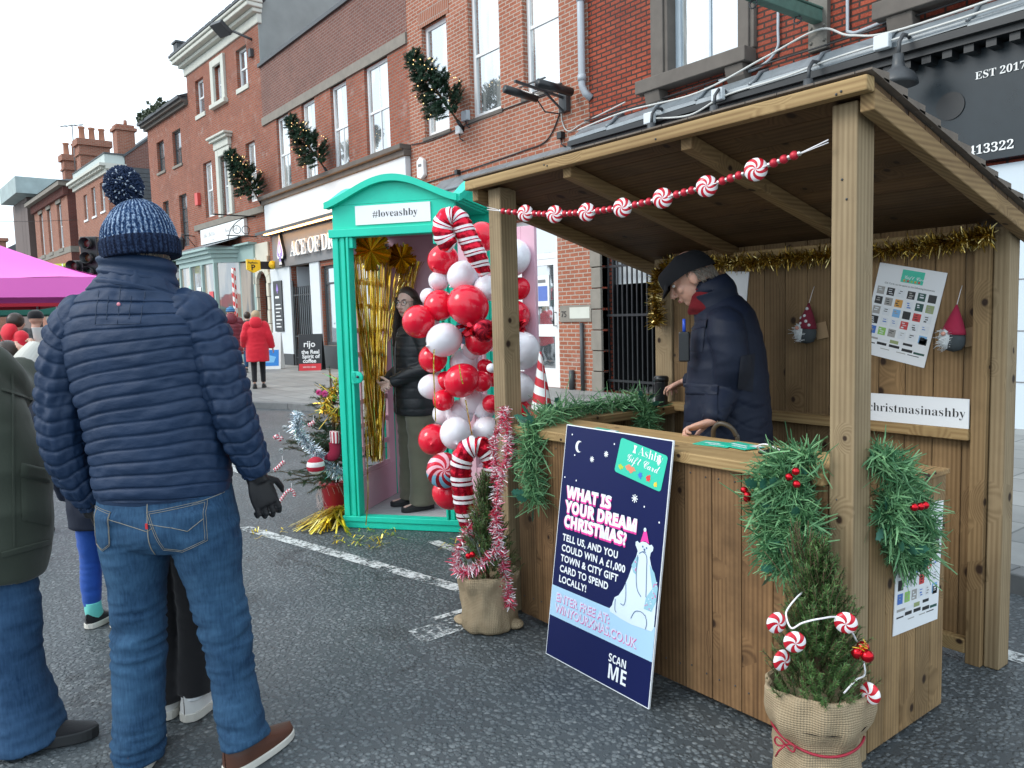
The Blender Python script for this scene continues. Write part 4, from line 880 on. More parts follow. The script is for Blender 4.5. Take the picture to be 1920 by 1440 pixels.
# ---------------------------------------------------------------- things fixed to or standing on the stall
M_SIGNW = flat('sign_board_white', (.80, .82, .84), .35, var=.02, bump=.03)
M_INK = flat('black_ink', (.015, .015, .018), .5)
hs = thing('hashtag_sign', 'white strip sign with black hashtag lettering on the stall back shelf', 'sign', (-1.68, 3.31, .97))
mb = MB(); mb.box(-1.945, -1.374, 3.326, 3.333, .969, 1.088); mb.build('board', M_SIGNW, hs)
def wtext(mb, body, size, x, y, z, m=0, rz=0, **kw):
    mb.text(body, size, Matrix.Translation(Vector((x, y, z))) @ Euler((R(90), 0, rz)).to_matrix().to_4x4(), m, **kw)
mb = MB(); wtext(mb, '#' + smat('christmasinashby'), .0530, -1.820, 3.325, 1.012, off=-.0006); mb.build('lettering', M_INK, hs)

# sign board of the competition, leaning on the counter
NAVY = flat('print_navy', (.004, .009, .070), .45, var=.04, bump=.02, spec=.25); PALE = flat('print_pale_blue', (.40, .62, .80), .35, var=.02, bump=.02); PINK = flat('print_pink', (.85, .05, .36), .35, var=.02, bump=.02)
TEAL = flat('print_teal', (.03, .55, .38), .35, var=.03, bump=.02); PWHITE = flat('print_white', (.82, .86, .90), .35, var=.02, bump=.02)
cb = thing('competition_board', 'tall navy Christmas competition board with a polar bear, leaning on the counter', 'sign board', (-2.25, 2.17, 0))
BW, BH = .62, 1.0
a = math.asin(.145 / BH)
BM = Matrix.Translation(Vector((-2.56, 2.095, .003))) @ Matrix.Rotation(R(-2.0), 4, 'Z') @ Matrix.Rotation(-a, 4, 'X')   # x across, z up the board, front faces -y
mb = MB(); mb.hexa([BM @ Vector(p) for p in ((0, 0, 0), (BW, 0, 0), (BW, .008, 0), (0, .008, 0), (0, 0, BH), (BW, 0, BH), (BW, .008, BH), (0, .008, BH))]); mb.build('panel', PWHITE, cb)
def bp(u, v, k=1): return BM @ Vector((u * BW, -.0008 * k, (1 - v) * BH))
def bpoly(mb, pts, k, m=0): P = [bp(u, v, k) for u, v in pts]; mb.add(P, [tuple(range(len(P)))], m)
def ell(cu, cv, ru, rv, n=24, rot=0, a0=0, a1=360):
    out = []
    for i in range(n):
        t = R(a0 + (a1 - a0) * i / (n if a1 - a0 == 360 else n - 1)); x, y = ru * math.cos(t), rv * math.sin(t); out.append((cu + x * math.cos(rot) - y * math.sin(rot), cv + x * math.sin(rot) + y * math.cos(rot)))
    return out
def btext(mb, body, size, u, v, k, m=0, rot=0, xs=1.0, **kw):
    M = BM @ Matrix.Translation(Vector((u * BW, -.0008 * k, (1 - v) * BH))) @ Euler((R(90), 0, 0)).to_matrix().to_4x4() @ Matrix.Rotation(rot, 4, 'Z') @ Matrix.Diagonal((xs, 1, 1, 1)); mb.text(body, size, M, m, **kw)
mb = MB(); bpoly(mb, [(.006, .004), (.994, .004), (.994, .996), (.006, .996)], 1); mb.build('print_ground', NAVY, cb)
mb = MB(); bpoly(mb, [(.006, .696), (.994, .696), (.994, .826), (.006, .826)], 2, 0)
mb.build('blue_band', PALE, cb)
mb = MB()
mo = ell(.155, .086, .037, .025, 20, 0, 50, 310); mo2 = ell(.170, .086, .027, .0205, 20, 0, 62, 298)
for i in range(19): bpoly(mb, [mo[i], mo[i + 1], mo2[i + 1], mo2[i]], 3)
for u, v, s in ((.299, .128, .020), (.432, .096, .020), (.728, .245, .027)):
    for k in range(4):
        t = math.pi * k / 4; du, dv = math.cos(t) * s, math.sin(t) * s * BW / BH; eu, ev = -math.sin(t) * .0032, math.cos(t) * .0032 * BW / BH
        bpoly(mb, [(u - du - eu, v - dv - ev), (u + du - eu, v + dv - ev), (u + du + eu, v + dv + ev), (u - du + eu, v - dv + ev)], 3 + .15 * k)
for u, v in ((.073, .04), (.119, .125), (.036, .227), (.159, .23), (.816, .267), (.95, .311), (.5, .05)): bpoly(mb, ell(u, v, .006, .0038, 10), 3)
mb.build('night_sky_print', PWHITE, cb)
mb = MB()
for body, v, sz, xs in (('WHAT IS', .311, .066, 1.0), ('YOUR DREAM', .373, .066, .98), ('CHRISTMAS?', .435, .066, .95)):
    sb = smat(body, 0x1D5D4, 0x1D5EE)
    for q in range(3): btext(mb, sb, sz, .068 + .004 * q, v + .0025 * q, 3 + q * .3, 1 if q < 2 else 1, xs=xs, off=.0026)
    btext(mb, sb, sz, .074, v - .003, 4.2, 0, xs=xs, off=.0026)
for i, body in enumerate(('TELL US, AND YOU', 'COULD WIN A £1,000', 'TOWN & CITY GIFT', 'CARD TO SPEND', 'LOCALLY!')): btext(mb, body, .040, .072, .494 + i * .0445, 3, 0, off=.0012, xs=.93, space=1.08)
for body, v, xs in (('ENTER FREE AT:', .754, .93), ('WINYOURXMAS.CO.UK', .801, .90)):
    btext(mb, body, .050, .063, v + .003, 3, 1, off=.0014, xs=xs, space=1.02); btext(mb, body, .050, .060, v, 4, 2, off=.0014, xs=xs, space=1.02)
btext(mb, smat('SCAN', 0x1D5D4, 0x1D5EE), .044, .625, .897, 3, 0, xs=.86); btext(mb, smat('ME', 0x1D5D4, 0x1D5EE), .080, .625, .962, 3, 0, xs=.92)
mb.build('lettering', [PWHITE, PINK, flat('print_lilac_white', (.62, .68, .86), .35)], cb)
# gift card print, tilted
mb = MB(); g0, gx, gy = (.558, .019), (.415, .042), (-.036, .138)
def gp(s, t): return (g0[0] + gx[0] * s + gy[0] * t, g0[1] + gx[1] * s + gy[1] * t)
rc = []
for cx_, cy_, a0 in ((.95, .92, 0), (.05, .92, 90), (.05, .08, 180), (.95, .08, 270)):
    for i in range(5): t = R(a0 + i * 22.5); rc.append(gp(cx_ + .05 * math.cos(t), cy_ + .08 * math.sin(t)))
bpoly(mb, rc, 3, 0)
ga = -math.atan2(gx[1] * BH, gx[0] * BW)
u, v = gp(.42, .27); btext(mb, smat('Ashby'), .050, u, v, 4, 1, ga, off=-.0006); u, v = gp(.20, .56); btext(mb, smat('Gift Card', 0x1D4D0, 0x1D4EA), .047, u, v, 4, 1, ga, xs=.85)
for s, t, w, h in ((.30, .06, .07, .22), (.82, .06, .06, .24)): bpoly(mb, [gp(s, t), gp(s + w, t), gp(s + w * .7, t + h * .5), gp(s + w, t + h), gp(s, t + h), gp(s + w * .3, t + h * .5)], 4, 1)
for i, (s, t, c, sx, sy) in enumerate(((.12, .80, 2, .055, .07), (.32, .74, 3, .10, .10), (.55, .80, 4, .04, .09), (.72, .78, 5, .045, .10), (.88, .86, 6, .035, .07))):
    bpoly(mb, [gp(s + sx * (1 + .35 * math.sin(q * 2.6 + i)) * math.cos(q / 14 * 6.283), t + sy * (1 + .35 * math.cos(q * 1.9 + i)) * math.sin(q / 14 * 6.283)) for q in range(14)], 4, c)
mb.build('gift_card_print', [TEAL, PWHITE, flat('print_lime', (.45, .60, .05), .4), flat('print_coral', (.75, .25, .14), .4), flat('print_blue', (.05, .18, .62), .4), flat('print_red', (.75, .05, .05), .4), flat('print_gold', (.85, .60, .05), .4)], cb)
# generic seated polar bear in a party hat
mb = MB()
bpoly(mb, [(.60, .707), (.595, .695), (.615, .68), (.62, .665), (.632, .645), (.665, .632), (.70, .60), (.735, .55), (.76, .50), (.785, .465), (.795, .44), (.785, .43), (.772, .42), (.77, .408), (.785, .402), (.802, .408), (.825, .399), (.86, .398), (.89, .405), (.905, .400), (.922, .408), (.92, .422), (.905, .43), (.90, .45), (.915, .475), (.95, .51), (.975, .55), (.985, .60), (.985, .70), (.97, .716), (.80, .722), (.70, .717)], 3, 0)
bpoly(mb, [(.812, .402), (.835, .352), (.852, .351), (.885, .400), (.85, .395)], 4, 1); bpoly(mb, ell(.842, .352, .012, .008, 12), 5, 0)
bpoly(mb, [(.785, .465), (.81, .46), (.80, .53), (.775, .525), (.755, .50)], 4, 2); bpoly(mb, [(.905, .475), (.95, .50), (.988, .55), (.985, .60), (.955, .645), (.89, .645), (.90, .60), (.945, .56), (.915, .50)], 4, 2)
for i in range(34):
    u, v = rnd.choice(((rnd.uniform(.775, .80), rnd.uniform(.47, .52)), (rnd.uniform(.90, .95), rnd.uniform(.60, .64)), (rnd.uniform(.95, .98), rnd.uniform(.53, .60)))); bpoly(mb, ell(u, v, .004, .0027, 6), 5, 1 if i % 2 else 0)
def bline(mb, pts, w, k, m):
    A = cat_interp(pts, len(pts) * 6)
    for i in range(len(A) - 1):
        d = A[i + 1] - A[i]; L = math.hypot(d[0] * BW, d[1] * BH) or 1; nx, ny = -d[1] * BH / L * w / BW, d[0] * BW / L * w / BH
        bpoly(mb, [(A[i][0] - nx, A[i][1] - ny), (A[i + 1][0] - nx, A[i + 1][1] - ny), (A[i + 1][0] + nx, A[i + 1][1] + ny), (A[i][0] + nx, A[i][1] + ny)], k, m)
for pts in ([(.72, .575), (.73, .63), (.72, .66), (.69, .66)], [(.80, .455), (.80, .52), (.82, .58), (.86, .605)], [(.81, .447), (.84, .437), (.875, .45), (.885, .50), (.90, .60)], [(.64, .65), (.645, .69), (.66, .70)], [(.79, .70), (.82, .668), (.87, .66), (.905, .668)], [(.905, .665), (.925, .69), (.92, .717)]): bline(mb, pts, .0016, 5, 3)
for u, v in ((.836, .417), (.868, .418)): bpoly(mb, ell(u, v, .006, .004, 10), 5, 3)
bpoly(mb, ell(.852, .426, .008, .004, 10), 5, 3); bline(mb, [(.852, .429), (.848, .435), (.838, .434)], .0012, 5, 3); bline(mb, [(.852, .429), (.857, .435), (.866, .434)], .0012, 5, 3)
mb.build('polar_bear_print', [flat('print_ice_white', (.66, .78, .88), .35), PINK, flat('print_scarf', (.30, .55, .66), .35), flat('print_line', (.10, .16, .28), .4)], cb)

# logo sheets: one on the back wall, one on the side panel
LOGOC = [flat('logo_%s' % n, c, .4, var=.05, bump=.02) for n, c in (('black', (.015, .016, .018)), ('white', (.74, .77, .80)), ('grey', (.35, .34, .32)), ('orange', (.65, .32, .05)), ('dark_green', (.01, .075, .06)), ('blue', (.06, .17, .52)), ('lime', (.28, .55, .12)), ('red', (.58, .05, .05)), ('sky', (.20, .45, .75)), ('olive', (.30, .36, .16)))]
def logo_sheet(name, label, M, w, h, seed):
    p = thing(name, label, 'poster', tuple(M.translation), 0, 'logo sheets pinned to the stall'); q = random.Random(seed)
    def L(u, v, k=1): return M @ Vector((u * w, -.0007 * k, -v * h))
    mb = MB(); mb.hexa([M @ Vector(c) for c in ((0, 0, -h), (w, 0, -h), (w, .003, -h), (0, .003, -h), (0, 0, 0), (w, 0, 0), (w, .003, 0), (0, .003, 0))]); mb.build('sheet', M_SIGNW, p)
    def rect(mb, a, b, c, d, k, m): mb.add([L(a, b, k), L(a, d, k), L(c, d, k), L(c, b, k)], [(0, 1, 2, 3)], m)
    mb = MB(); rect(mb, .37, .033, .70, .166, 1, 0)
    def T(body, sz, u, v, k, m, **kw): mb.text(body, sz, M @ Matrix.Translation(Vector((u * w, -.0007 * k, -v * h))) @ Euler((R(90), 0, 0)).to_matrix().to_4x4(), m, **kw)
    T(smat('Gift Card', 0x1D4D0, 0x1D4EA), .022, .41, .125, 2, 1)
    for i in range(5): u = .41 + .055 * i; rect(mb, u, .135, u + .03, .157, 2, 2 + i % 3)
    mb.build('gift_card_print', [TEAL, PWHITE, LOGOC[3], LOGOC[7], LOGOC[6]], p)
    mb = MB(); T('Gift Cards can be spent in the following businesses', .0105, .14, .21, 1, 0)
    grid = ['2 0 1 0 4 0', '0 2 3 1 4 9', '2 1 8 0 7 1', '0 1 1 7 1 1', '5 6 2 1 1 8']
    mb.build('lettering', M_INK, p)
    mb = MB()
    for r, row in enumerate(grid):
        for c, m in enumerate(row.split()):
            u = .05 + c * .155; v = .245 + r * .108; m = int(m); rect(mb, u, v, u + .115, v + .083, 1, m)
            m2 = q.choice([1, 2, 0]) if m != 1 else q.choice([0, 2, 5])
            for k in range(q.randint(2, 3)): x0 = u + q.uniform(.012, .04); y0 = v + .015 + .022 * k; rect(mb, x0, y0, x0 + q.uniform(.03, .06), y0 + q.uniform(.006, .014), 2, m2)
    for (u, v, c, hgt, m) in ((.05, .80, .18, .02, 2), (.24, .80, .16, .02, 1), (.42, .79, .13, .035, 9), (.62, .79, .14, .025, 0), (.84, .70, .11, .07, 0), (.23, .84, .15, .028, 0), (.42, .84, .16, .028, 0), (.62, .85, .16, .03, 0), (.80, .86, .16, .022, 4), (.05, .86, .15, .012, 0), (.3, .9, .14, .008, 2), (.55, .9, .14, .008, 2), (.72, .9, .17, .008, 0)): rect(mb, u, v, u + c, v + hgt, 1, m)
    mb.build('logo_print', LOGOC, p)
logo_sheet('logo_poster', 'tilted white sheet of shop logos pinned to the stall back wall', Matrix.Translation(Vector((-1.768, 3.374, 1.655))) @ Matrix.Rotation(R(12.5), 4, 'Y'), .288, .40, 1)
logo_sheet('logo_poster', 'white sheet of shop logos on the stall side panel, partly under greenery', Matrix.Translation(Vector((-1.257, 2.545, .80))) @ Matrix.Rotation(R(90), 4, 'Z') @ Matrix.Rotation(R(4), 4, 'Y'), .315, .425, 2)
mb = MB(); mb.hexa([(-2.60, 3.376, 1.50), (-2.46, 3.376, 1.49), (-2.46, 3.379, 1.49), (-2.60, 3.379, 1.50), (-2.58, 3.372, 1.665), (-2.44, 3.372, 1.655), (-2.44, 3.379, 1.655), (-2.58, 3.379, 1.665)])
tag(mb.build('notice', M_SIGNW, None, origin=(-2.4, 3.375, 1.55)), 'blank white paper on the back wall behind the man in the flat cap', 'notice')

# tufted garlands -------------------------------------------------------------
def tufts(mb, path, n, rad, w, m=1, spread=.35, curl=.15, flatk=1.0, seg=1, jitter=.006, rr=None):
    """n blades standing out all round a path: greenery needles or tinsel strips"""
    q = rr or rnd; A = cat_interp(path, 80); L = len(A)
    for i in range(n):
        t = q.uniform(0, L - 1.001); j = int(t); p = Vector(A[j]).lerp(Vector(A[j + 1]), t - j); d = Vector(A[j + 1] - A[j]).normalized()
        a = d.orthogonal().normalized(); a = Matrix.Rotation(q.uniform(0, 6.283), 3, d) @ a
        dr = (a + d * q.uniform(-spread, spread)).normalized(); s = dr.cross(Vector((q.gauss(0, 1), q.gauss(0, 1), q.gauss(0, 1)))).normalized()
        l = rad * q.uniform(.6, 1.1); p = p + Vector((q.gauss(0, jitter), q.gauss(0, jitter), q.gauss(0, jitter)))
        bend = Vector((q.gauss(0, 1), q.gauss(0, 1), q.gauss(-.3, 1))) * l * curl
        mid = p + dr * l * .55 + bend * .3; end = p + dr * l + bend; k = q.randrange(m)
        mb.add([p - s * w / 2, p + s * w / 2, mid + s * w / 2, mid - s * w / 2, end + s * w * .25, end - s * w * .25], [(0, 1, 2, 3), (3, 2, 4, 5)], k)
def stem(mb, path, r, m=0): mb.tube([tuple(p) for p in cat_interp(path, 40)], r, 6, m)
M_PVC = foliage_mat('garland_needles', (.03, .13, .055), (.28, .54, .26)); M_HOLLY = foliage_mat('holly_leaf', (.015, .085, .062), (.07, .21, .15), .3, .1); M_STEM = flat('garland_wire', (.02, .05, .02), .7)
M_GOLD = foil_mat('gold_foil', [(.75, .50, .06), (.85, .62, .12), (.45, .27, .02), (.95, .80, .32), (.60, .40, .04)], .25)
M_GOLD2 = foil_mat('gold_tinsel', [(.42, .28, .05), (.60, .43, .10), (.20, .12, .02), (.85, .70, .30), (.30, .19, .03)], .3)
M_SILV = foil_mat('silver_tinsel', [(.70, .80, .86), (.85, .92, .96), (.40, .50, .56), (.95, .97, 1)], .25)
M_PKTIN = foil_mat('pink_white_tinsel', [(.70, .05, .12), (.85, .80, .83), (.50, .02, .06), (.80, .22, .34), (.90, .86, .88)], .35, .35)
M_BAUB = flat('red_mirror_bauble', (.55, .012, .022), .10, .85, var=.05, bump=0)
def holly(mb, p, d, s, l, m=0):
    u = d.cross(s).normalized(); prof = [(0, 0), (.2, .22), (.3, .14), (.48, .32), (.58, .18), (.75, .26), (.84, .12), (1, 0)]
    P = [p + d * l * a + s * l * b * .9 + u * l * .10 * b for a, b in prof] + [p + d * l * a - s * l * b * .9 + u * l * .10 * b for a, b in reversed(prof[1:-1])]
    mb.add(P, [tuple(range(len(P)))], m)
def green_garland(name, label, path, n, rad, nh, group=None, baubles=()):
    g = thing(name, label, 'garland', path[0], 0, group)
    mb = MB(); stem(mb, path, .008); mb.build('wire', M_STEM, g)
    mb = MB(); tufts(mb, path, int(n * .62), rad, .0050, 1, .9, .3, jitter=.014); tufts(mb, path, int(n * .16), rad * 1.18, .0062, 1, 1.2, .35, jitter=.02); mb.build('needles', M_PVC, g)
    A = cat_interp(path, 60)
    for i in range(nh):
        mb = MB(); p = Vector(A[rnd.randrange(58)]); d = Vector((rnd.gauss(0, .6), -abs(rnd.gauss(.6, .4)) if name != 'x' else 0, rnd.gauss(0, .6))).normalized(); s = d.cross(Vector((rnd.gauss(0, 1), rnd.gauss(0, 1), rnd.gauss(0, 1)))).normalized(); holly(mb, p + d * rad * .62, d, s, .068); mb.build('holly_leaf', M_HOLLY, g)
    for c in baubles:
        mb = MB(); mb.ball(c, .0125, 14, 10); mb.build('bauble', M_BAUB, g)
    return g
green_garland('greenery_garland', 'green garland with holly along the left counter, end hanging down the front', [(-2.76, 2.215, .62), (-2.77, 2.21, .74), (-2.79, 2.215, .88), (-2.80, 2.27, .975), (-2.88, 2.45, .99), (-2.98, 2.72, .985), (-2.99, 2.95, .985), (-2.90, 3.08, .985), (-2.855, 3.06, .92), (-2.85, 3.05, .85)], 3400, .075, 22)
green_garland('greenery_garland', 'thick green garland with red baubles looped left of the front corner post', [(-1.38, 2.235, 1.0), (-1.48, 2.215, .97), (-1.525, 2.195, .88), (-1.51, 2.185, .74), (-1.46, 2.185, .65), (-1.40, 2.19, .70), (-1.39, 2.20, .82), (-1.44, 2.20, .92), (-1.46, 2.2, .80), (-1.42, 2.2, .73)], 4600, .068, 14, 'garlands round the corner post',
   [(-1.385, 2.15, .965), (-1.405, 2.145, .945), (-1.382, 2.15, .925), (-1.575, 2.15, .875), (-1.555, 2.14, .862), (-1.56, 2.145, .85)])
green_garland('greenery_garland', 'green garland bunched right of the corner post over the logo sheet', [(-1.245, 2.36, .99), (-1.235, 2.44, .97), (-1.228, 2.54, .88), (-1.225, 2.63, .76), (-1.225, 2.64, .66), (-1.23, 2.54, .64), (-1.23, 2.46, .72), (-1.23, 2.42, .84), (-1.23, 2.48, .86)], 4200, .060, 14, 'garlands round the corner post',
   [(-1.155, 2.43, .845), (-1.15, 2.46, .843), (-1.15, 2.49, .842)])
def tinsel(name, label, path, n, rad, w, mat, curl=.2, cat='tinsel', group=None):
    g = thing(name, label, cat, path[0], 0, group); mb = MB(); stem(mb, path, .004); mb.build('cord', mat, g)
    mb = MB(); tufts(mb, path, n, rad, w, 1, .6, curl); mb.build('strands', mat, g); return g
tinsel('gold_tinsel', 'gold tinsel draped along the top of the stall back wall', [(-3.0, 3.31, 1.40), (-3.01, 3.31, 1.52), (-2.99, 3.31, 1.66), (-2.90, 3.31, 1.72), (-2.75, 3.31, 1.715), (-2.55, 3.31, 1.705), (-2.25, 3.31, 1.70), (-1.95, 3.31, 1.70), (-1.65, 3.31, 1.70), (-1.42, 3.30, 1.715), (-1.30, 3.29, 1.725)], 5200, .048, .004, M_GOLD2)

# peppermint bead garland across the front
def swirl(mb, c, r, M, n=8, thick=.35, m0=0, m1=1, twist=1.1, rings=9, sub=3):
    """lens shaped sweet with curled stripes on both faces; M maps x,y (face) z (axis)"""
    segs = n * 2 * sub
    vs = []; fs = []; ms = []
    for j in range(rings * 2 + 1):
        u = j / (rings * 2) * 2 - 1; rr = math.cos(u * math.pi / 2) ** .8 if abs(u) < 1 else 0; rr = max(rr, 1e-4); z = math.copysign(abs(math.sin(u * math.pi / 2)) ** 1.0, u) * thick
        for k in range(segs):
            a = 2 * math.pi * k / segs + (1 - rr) * twist * (1 if u < 0 else -1); vs.append(Vector(c) + M @ Vector((r * rr * math.cos(a), r * rr * math.sin(a), r * z)))
    for j in range(rings * 2):
        for k in range(segs): fs.append((j * segs + k, j * segs + (k + 1) % segs, (j + 1) * segs + (k + 1) % segs, (j + 1) * segs + k)); ms.append(m0 if (k // sub) % 2 else m1)
    b = len(mb.v); mb.v += [tuple(p) for p in vs]; mb.f += [tuple(i + b for i in f) for f in fs]; mb.m += ms; mb.sm += [True] * len(fs)
M_SWR = flat('sweet_red', (.55, .012, .03), .25, .15, var=.1, bump=0); M_SWW = flat('sweet_white', (.80, .78, .80), .4, var=.04, bump=.05)
M_SBEAD = flat('silver_bead', (.62, .62, .60), .25, .9, var=.1, bump=.05); M_RBEAD = flat('red_glitter_bead', (.50, .02, .04), .4, .3, var=.25, nscale=60)
bg_ = thing('bead_garland', 'string of peppermint discs and red and silver beads across the stall front', 'garland', (-2.2, 2.24, 1.95))
KP = [(-3.09, 2.235, 1.974), (-2.985, 2.235, 1.955), (-2.80, 2.235, 1.9225), (-2.598, 2.235, 1.8945), (-2.398, 2.235, 1.880), (-2.196, 2.235, 1.873), (-1.991, 2.235, 1.882), (-1.789, 2.235, 1.896), (-1.59, 2.235, 1.921), (-1.424, 2.235, 1.946), (-1.335, 2.235, 1.968)]
mb = MB(); mb.tube(KP, .0022, 5); mb.tube([(-3.09, 2.235, 1.985), (-3.0, 2.235, 1.962)], .0016, 4); mb.tube([(-1.335, 2.235, 1.960), (-1.424, 2.235, 1.944)], .0016, 4); mb.build('string', M_SWW, bg_)
MS = Euler((R(90), 0, R(28))).to_matrix()
for k in range(2, 9): mb = MB(); swirl(mb, KP[k], .038, MS @ Matrix.Rotation(k * .7, 3, 'Z'), 6, .42, twist=1.5); mb.build('peppermint', [M_SWR, M_SWW], bg_)
for k in range(1, 9):
    a, b = Vector(KP[k]), Vector(KP[k + 1]); L = (b - a).length; s0 = .05 if k > 1 else .0; s1 = L - .05 if k < 8 else L; nb = 7 if L > .15 else 5
    if k == 8: s1 = L * .95
    for i in range(nb):
        p = a.lerp(b, (s0 + (s1 - s0) * (i / (nb - 1))) / L); red = i % 2 == 1
        mb = MB(); mb.ball(p, .0145 if red else .0085, 12, 8); mb.build('red_bead' if red else 'silver_bead', M_RBEAD if red else M_SBEAD, bg_)

# felt gnomes with card tags
M_CARD = flat('brown_card', (.33, .22, .12), .8); M_FELT = flat('felt_maroon', (.16, .012, .03), .9, var=.2, nscale=40); M_FELTR = flat('felt_crimson', (.30, .012, .045), .9, var=.2, nscale=40); M_FELTG = flat('felt_charcoal', (.045, .055, .06), .95, var=.3, nscale=40); M_FUR = flat('white_fur', (.62, .65, .66), .95, var=.15, nscale=60, bump=.8)
def gnome(label, x, zt, zb, spots, capm):
    g = thing('gnome_ornament', label, 'ornament', (x, 3.35, zb)); h = zt - zb
    mb = MB(); mb.lathe([(.002, 0), (.03, .008), (.042, .03), (.044, .055), (.036, .085), (.02, .1)], 16, (x, 3.335, zb)); mb.build('body', M_FELTG, g)
    mb = MB(); mb.lathe([(.046, 0), (.042, .015), (.030, .05), (.016, .085), (.003, .118)], 16, (x, 3.335, zb + .072), Matrix.Rotation(R(5), 3, 'Y')); c = mb.build('hat', capm, g)
    if spots:
        mb = MB()
        for aa, z in ((-1.9, .02), (-1.2, .03), (-1.6, .055), (-2.4, .045), (-1.45, .088), (-.8, .012)): r = .044 * (1 - z / .125); mb.ball((x + r * math.cos(aa) + z * .08, 3.335 + r * math.sin(aa), zb + .075 + z), .0075, 8, 6)
        mb.build('spot', M_FUR, c)
    mb = MB(); mb.ball((x - .018, 3.30, zb + .055), .03, 12, 8, (.8, .6, 1.25)); tufts(mb, [(x - .02, 3.30, zb + .085), (x - .02, 3.295, zb + .05), (x - .012, 3.3, zb + .02)], 160, .03, .004, 1); mb.build('beard', M_FUR, g)
    mb = MB(); mb.ball((x - .014, 3.277, zb + .075), .009, 10, 8); mb.build('nose', flat('felt_pink', (.55, .28, .22), .8), g)
    mb = MB(); mb.tube([(x + .01, 3.335, zb + .185), (x + .012, 3.36, zb + .24), (x + .012, 3.376, zb + .265)], .0016, 4); mb.build('string', M_SWW, g)
    mb = MB(); mb.obox((x + .052, 3.372, zb + .06), (.06, .002, .075), Matrix.Rotation(R(-12), 3, 'Y')); mb.build('card_tag', M_CARD, g)
gnome('felt gnome in spotted maroon hat hanging left of the corner post', -2.094, 1.49, 1.30, True, M_FELT)
gnome('felt gnome in plain crimson hat hanging right of the logo sheet', -1.442, 1.46, 1.275, False, M_FELTR)
# striped glitter cone on the counter
def lathe_stripes(mb, prof_r, h, c, n, turns, ms, k=40):
    pass
cn = thing('striped_cone', 'glittery red and white striped cone standing on the left counter end', 'cone', (-2.955, 2.43, .948))
mb = MB(); loft(mb, [(-2.955, 2.43, .948, .062, .062), (-2.955, 2.43, 1.06, .044, .044), (-2.955, 2.43, 1.17, .026, .026), (-2.955, 2.43, 1.29, .006, .006)], 60, 24)
t_ = spiral_mat('glitter_stripe', (.52, .02, .035), (.78, .80, .80), 12.5, 1.0, .5, .5); mb.build('cone', t_, cn)
mb = MB(); mb.lathe([(.066, 0), (.066, .006), (.03, .008)], 20, (-2.955, 2.43, .9485)); mb.build('base', M_SWW, cn)
# leaflets, phone, card reader, mug
def leaflet(label, x, y, rz, k=0):
    p = thing('gift_card_leaflet', label, 'leaflet', (x, y, .948), R(rz), 'gift card leaflets on the front counter')
    mb = MB(); mb.box(-.075, .075, -.05, .05, .0015 + .002 * k, .004 + .002 * k); mb.build('paper', TEAL, p, False)
    mb = MB(); mb.box(-.02, .06, -.03, -.022, .0047 + .002 * k, .0050 + .002 * k); mb.box(-.05, .03, -.005, .008, .0047 + .002 * k, .0050 + .002 * k); mb.box(.03, .072, .012, .047, .0047 + .002 * k, .0050 + .002 * k); mb.build('print', PWHITE, p, False)
leaflet('teal leaflet fanned under the man\'s hand at the counter', -1.93, 2.46, 8); leaflet('pale backed teal leaflet nearer the corner garland', -1.83, 2.48, -12, 1); leaflet('teal leaflet just behind the top of the navy board', -2.52, 2.40, -6)
ph = thing('smartphone', 'black phone with a white charging cable beside the corner garland', 'phone', (-1.66, 2.44, .948))
mb = MB(); mb.box(-1.70, -1.63, 2.40, 2.50, .9495, .959); mb.build('case', M_BLACK, ph, bevel=.003)
mb = MB(); mb.tube([tuple(p) for p in cat_interp([(-1.665, 2.40, .955), (-1.66, 2.34, .985), (-1.6, 2.31, 1.005), (-1.54, 2.33, .98), (-1.5, 2.38, .955)], 24)], .0028, 6); mb.build('cable', M_SWW, ph)
cr = thing('card_reader', 'flat black card reader lying on the left counter under the pointing hand', 'card reader', (-2.96, 3.13, .948))
mb = MB(); mb.box(-3.02, -2.90, 3.02, 3.20, .949, .972); mb.build('body', M_BLACK, cr, bevel=.006)
mb = MB(); mb.box(-3.0, -2.93, 3.05, 3.11, .9725, .974); mb.build('screen', M_GLASS_DK, cr)
mg = thing('travel_mug', 'tall black travel mug standing behind the card reader', 'mug', (-2.955, 3.29, .948))
mb = MB(); mb.lathe([(.032, .001), (.034, .01), (.038, .13), (.039, .135)], 24, (-2.955, 3.29, .948)); mb.build('body', M_BLACK, mg); mb = MB(); mb.lathe([(.041, .135), (.041, .155), (.034, .165), (.0001, .166)], 24, (-2.955, 3.29, .948)); mb.build('lid', M_BLACK, mg)
# ---------------------------------------------------------------- green telephone box turned into a photo booth
def scuffed(name, c, bare):
    t = NT(name); o = t.obj(); n = t.noise(o, 6, 4); f = t.noise(o, 34, 5, .7)
    col = t.mix(n, tuple(q * .84 for q in c), tuple(q * 1.1 for q in c)); ch = t.ramp(f, [(.685, 0), (.70, 1)]); br = t.noise(t.mapping(o, (60, 60, 5)), 1.0, 3)
    col = t.mix(t.math('MULTIPLY', ch, .75), col, bare)
    return t.pbr(col, t.math('MULTIPLY_ADD', n, .25, .36), 0, t.bump(t.math('ADD', br, t.math('MULTIPLY', ch, -1.0)), .3, .003))
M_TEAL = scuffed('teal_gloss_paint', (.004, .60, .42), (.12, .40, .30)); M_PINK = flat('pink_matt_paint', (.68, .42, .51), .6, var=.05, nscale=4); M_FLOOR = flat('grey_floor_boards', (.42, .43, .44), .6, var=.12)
BO = Vector((-5.109, 2.379, 0)); BRZ = math.atan2(.617, .787); BWD = .885; BDP = .86
bt = thing('photo_booth', 'teal wooden phone box style photo booth with arched top and pink inside', 'booth', tuple(BO), BRZ)
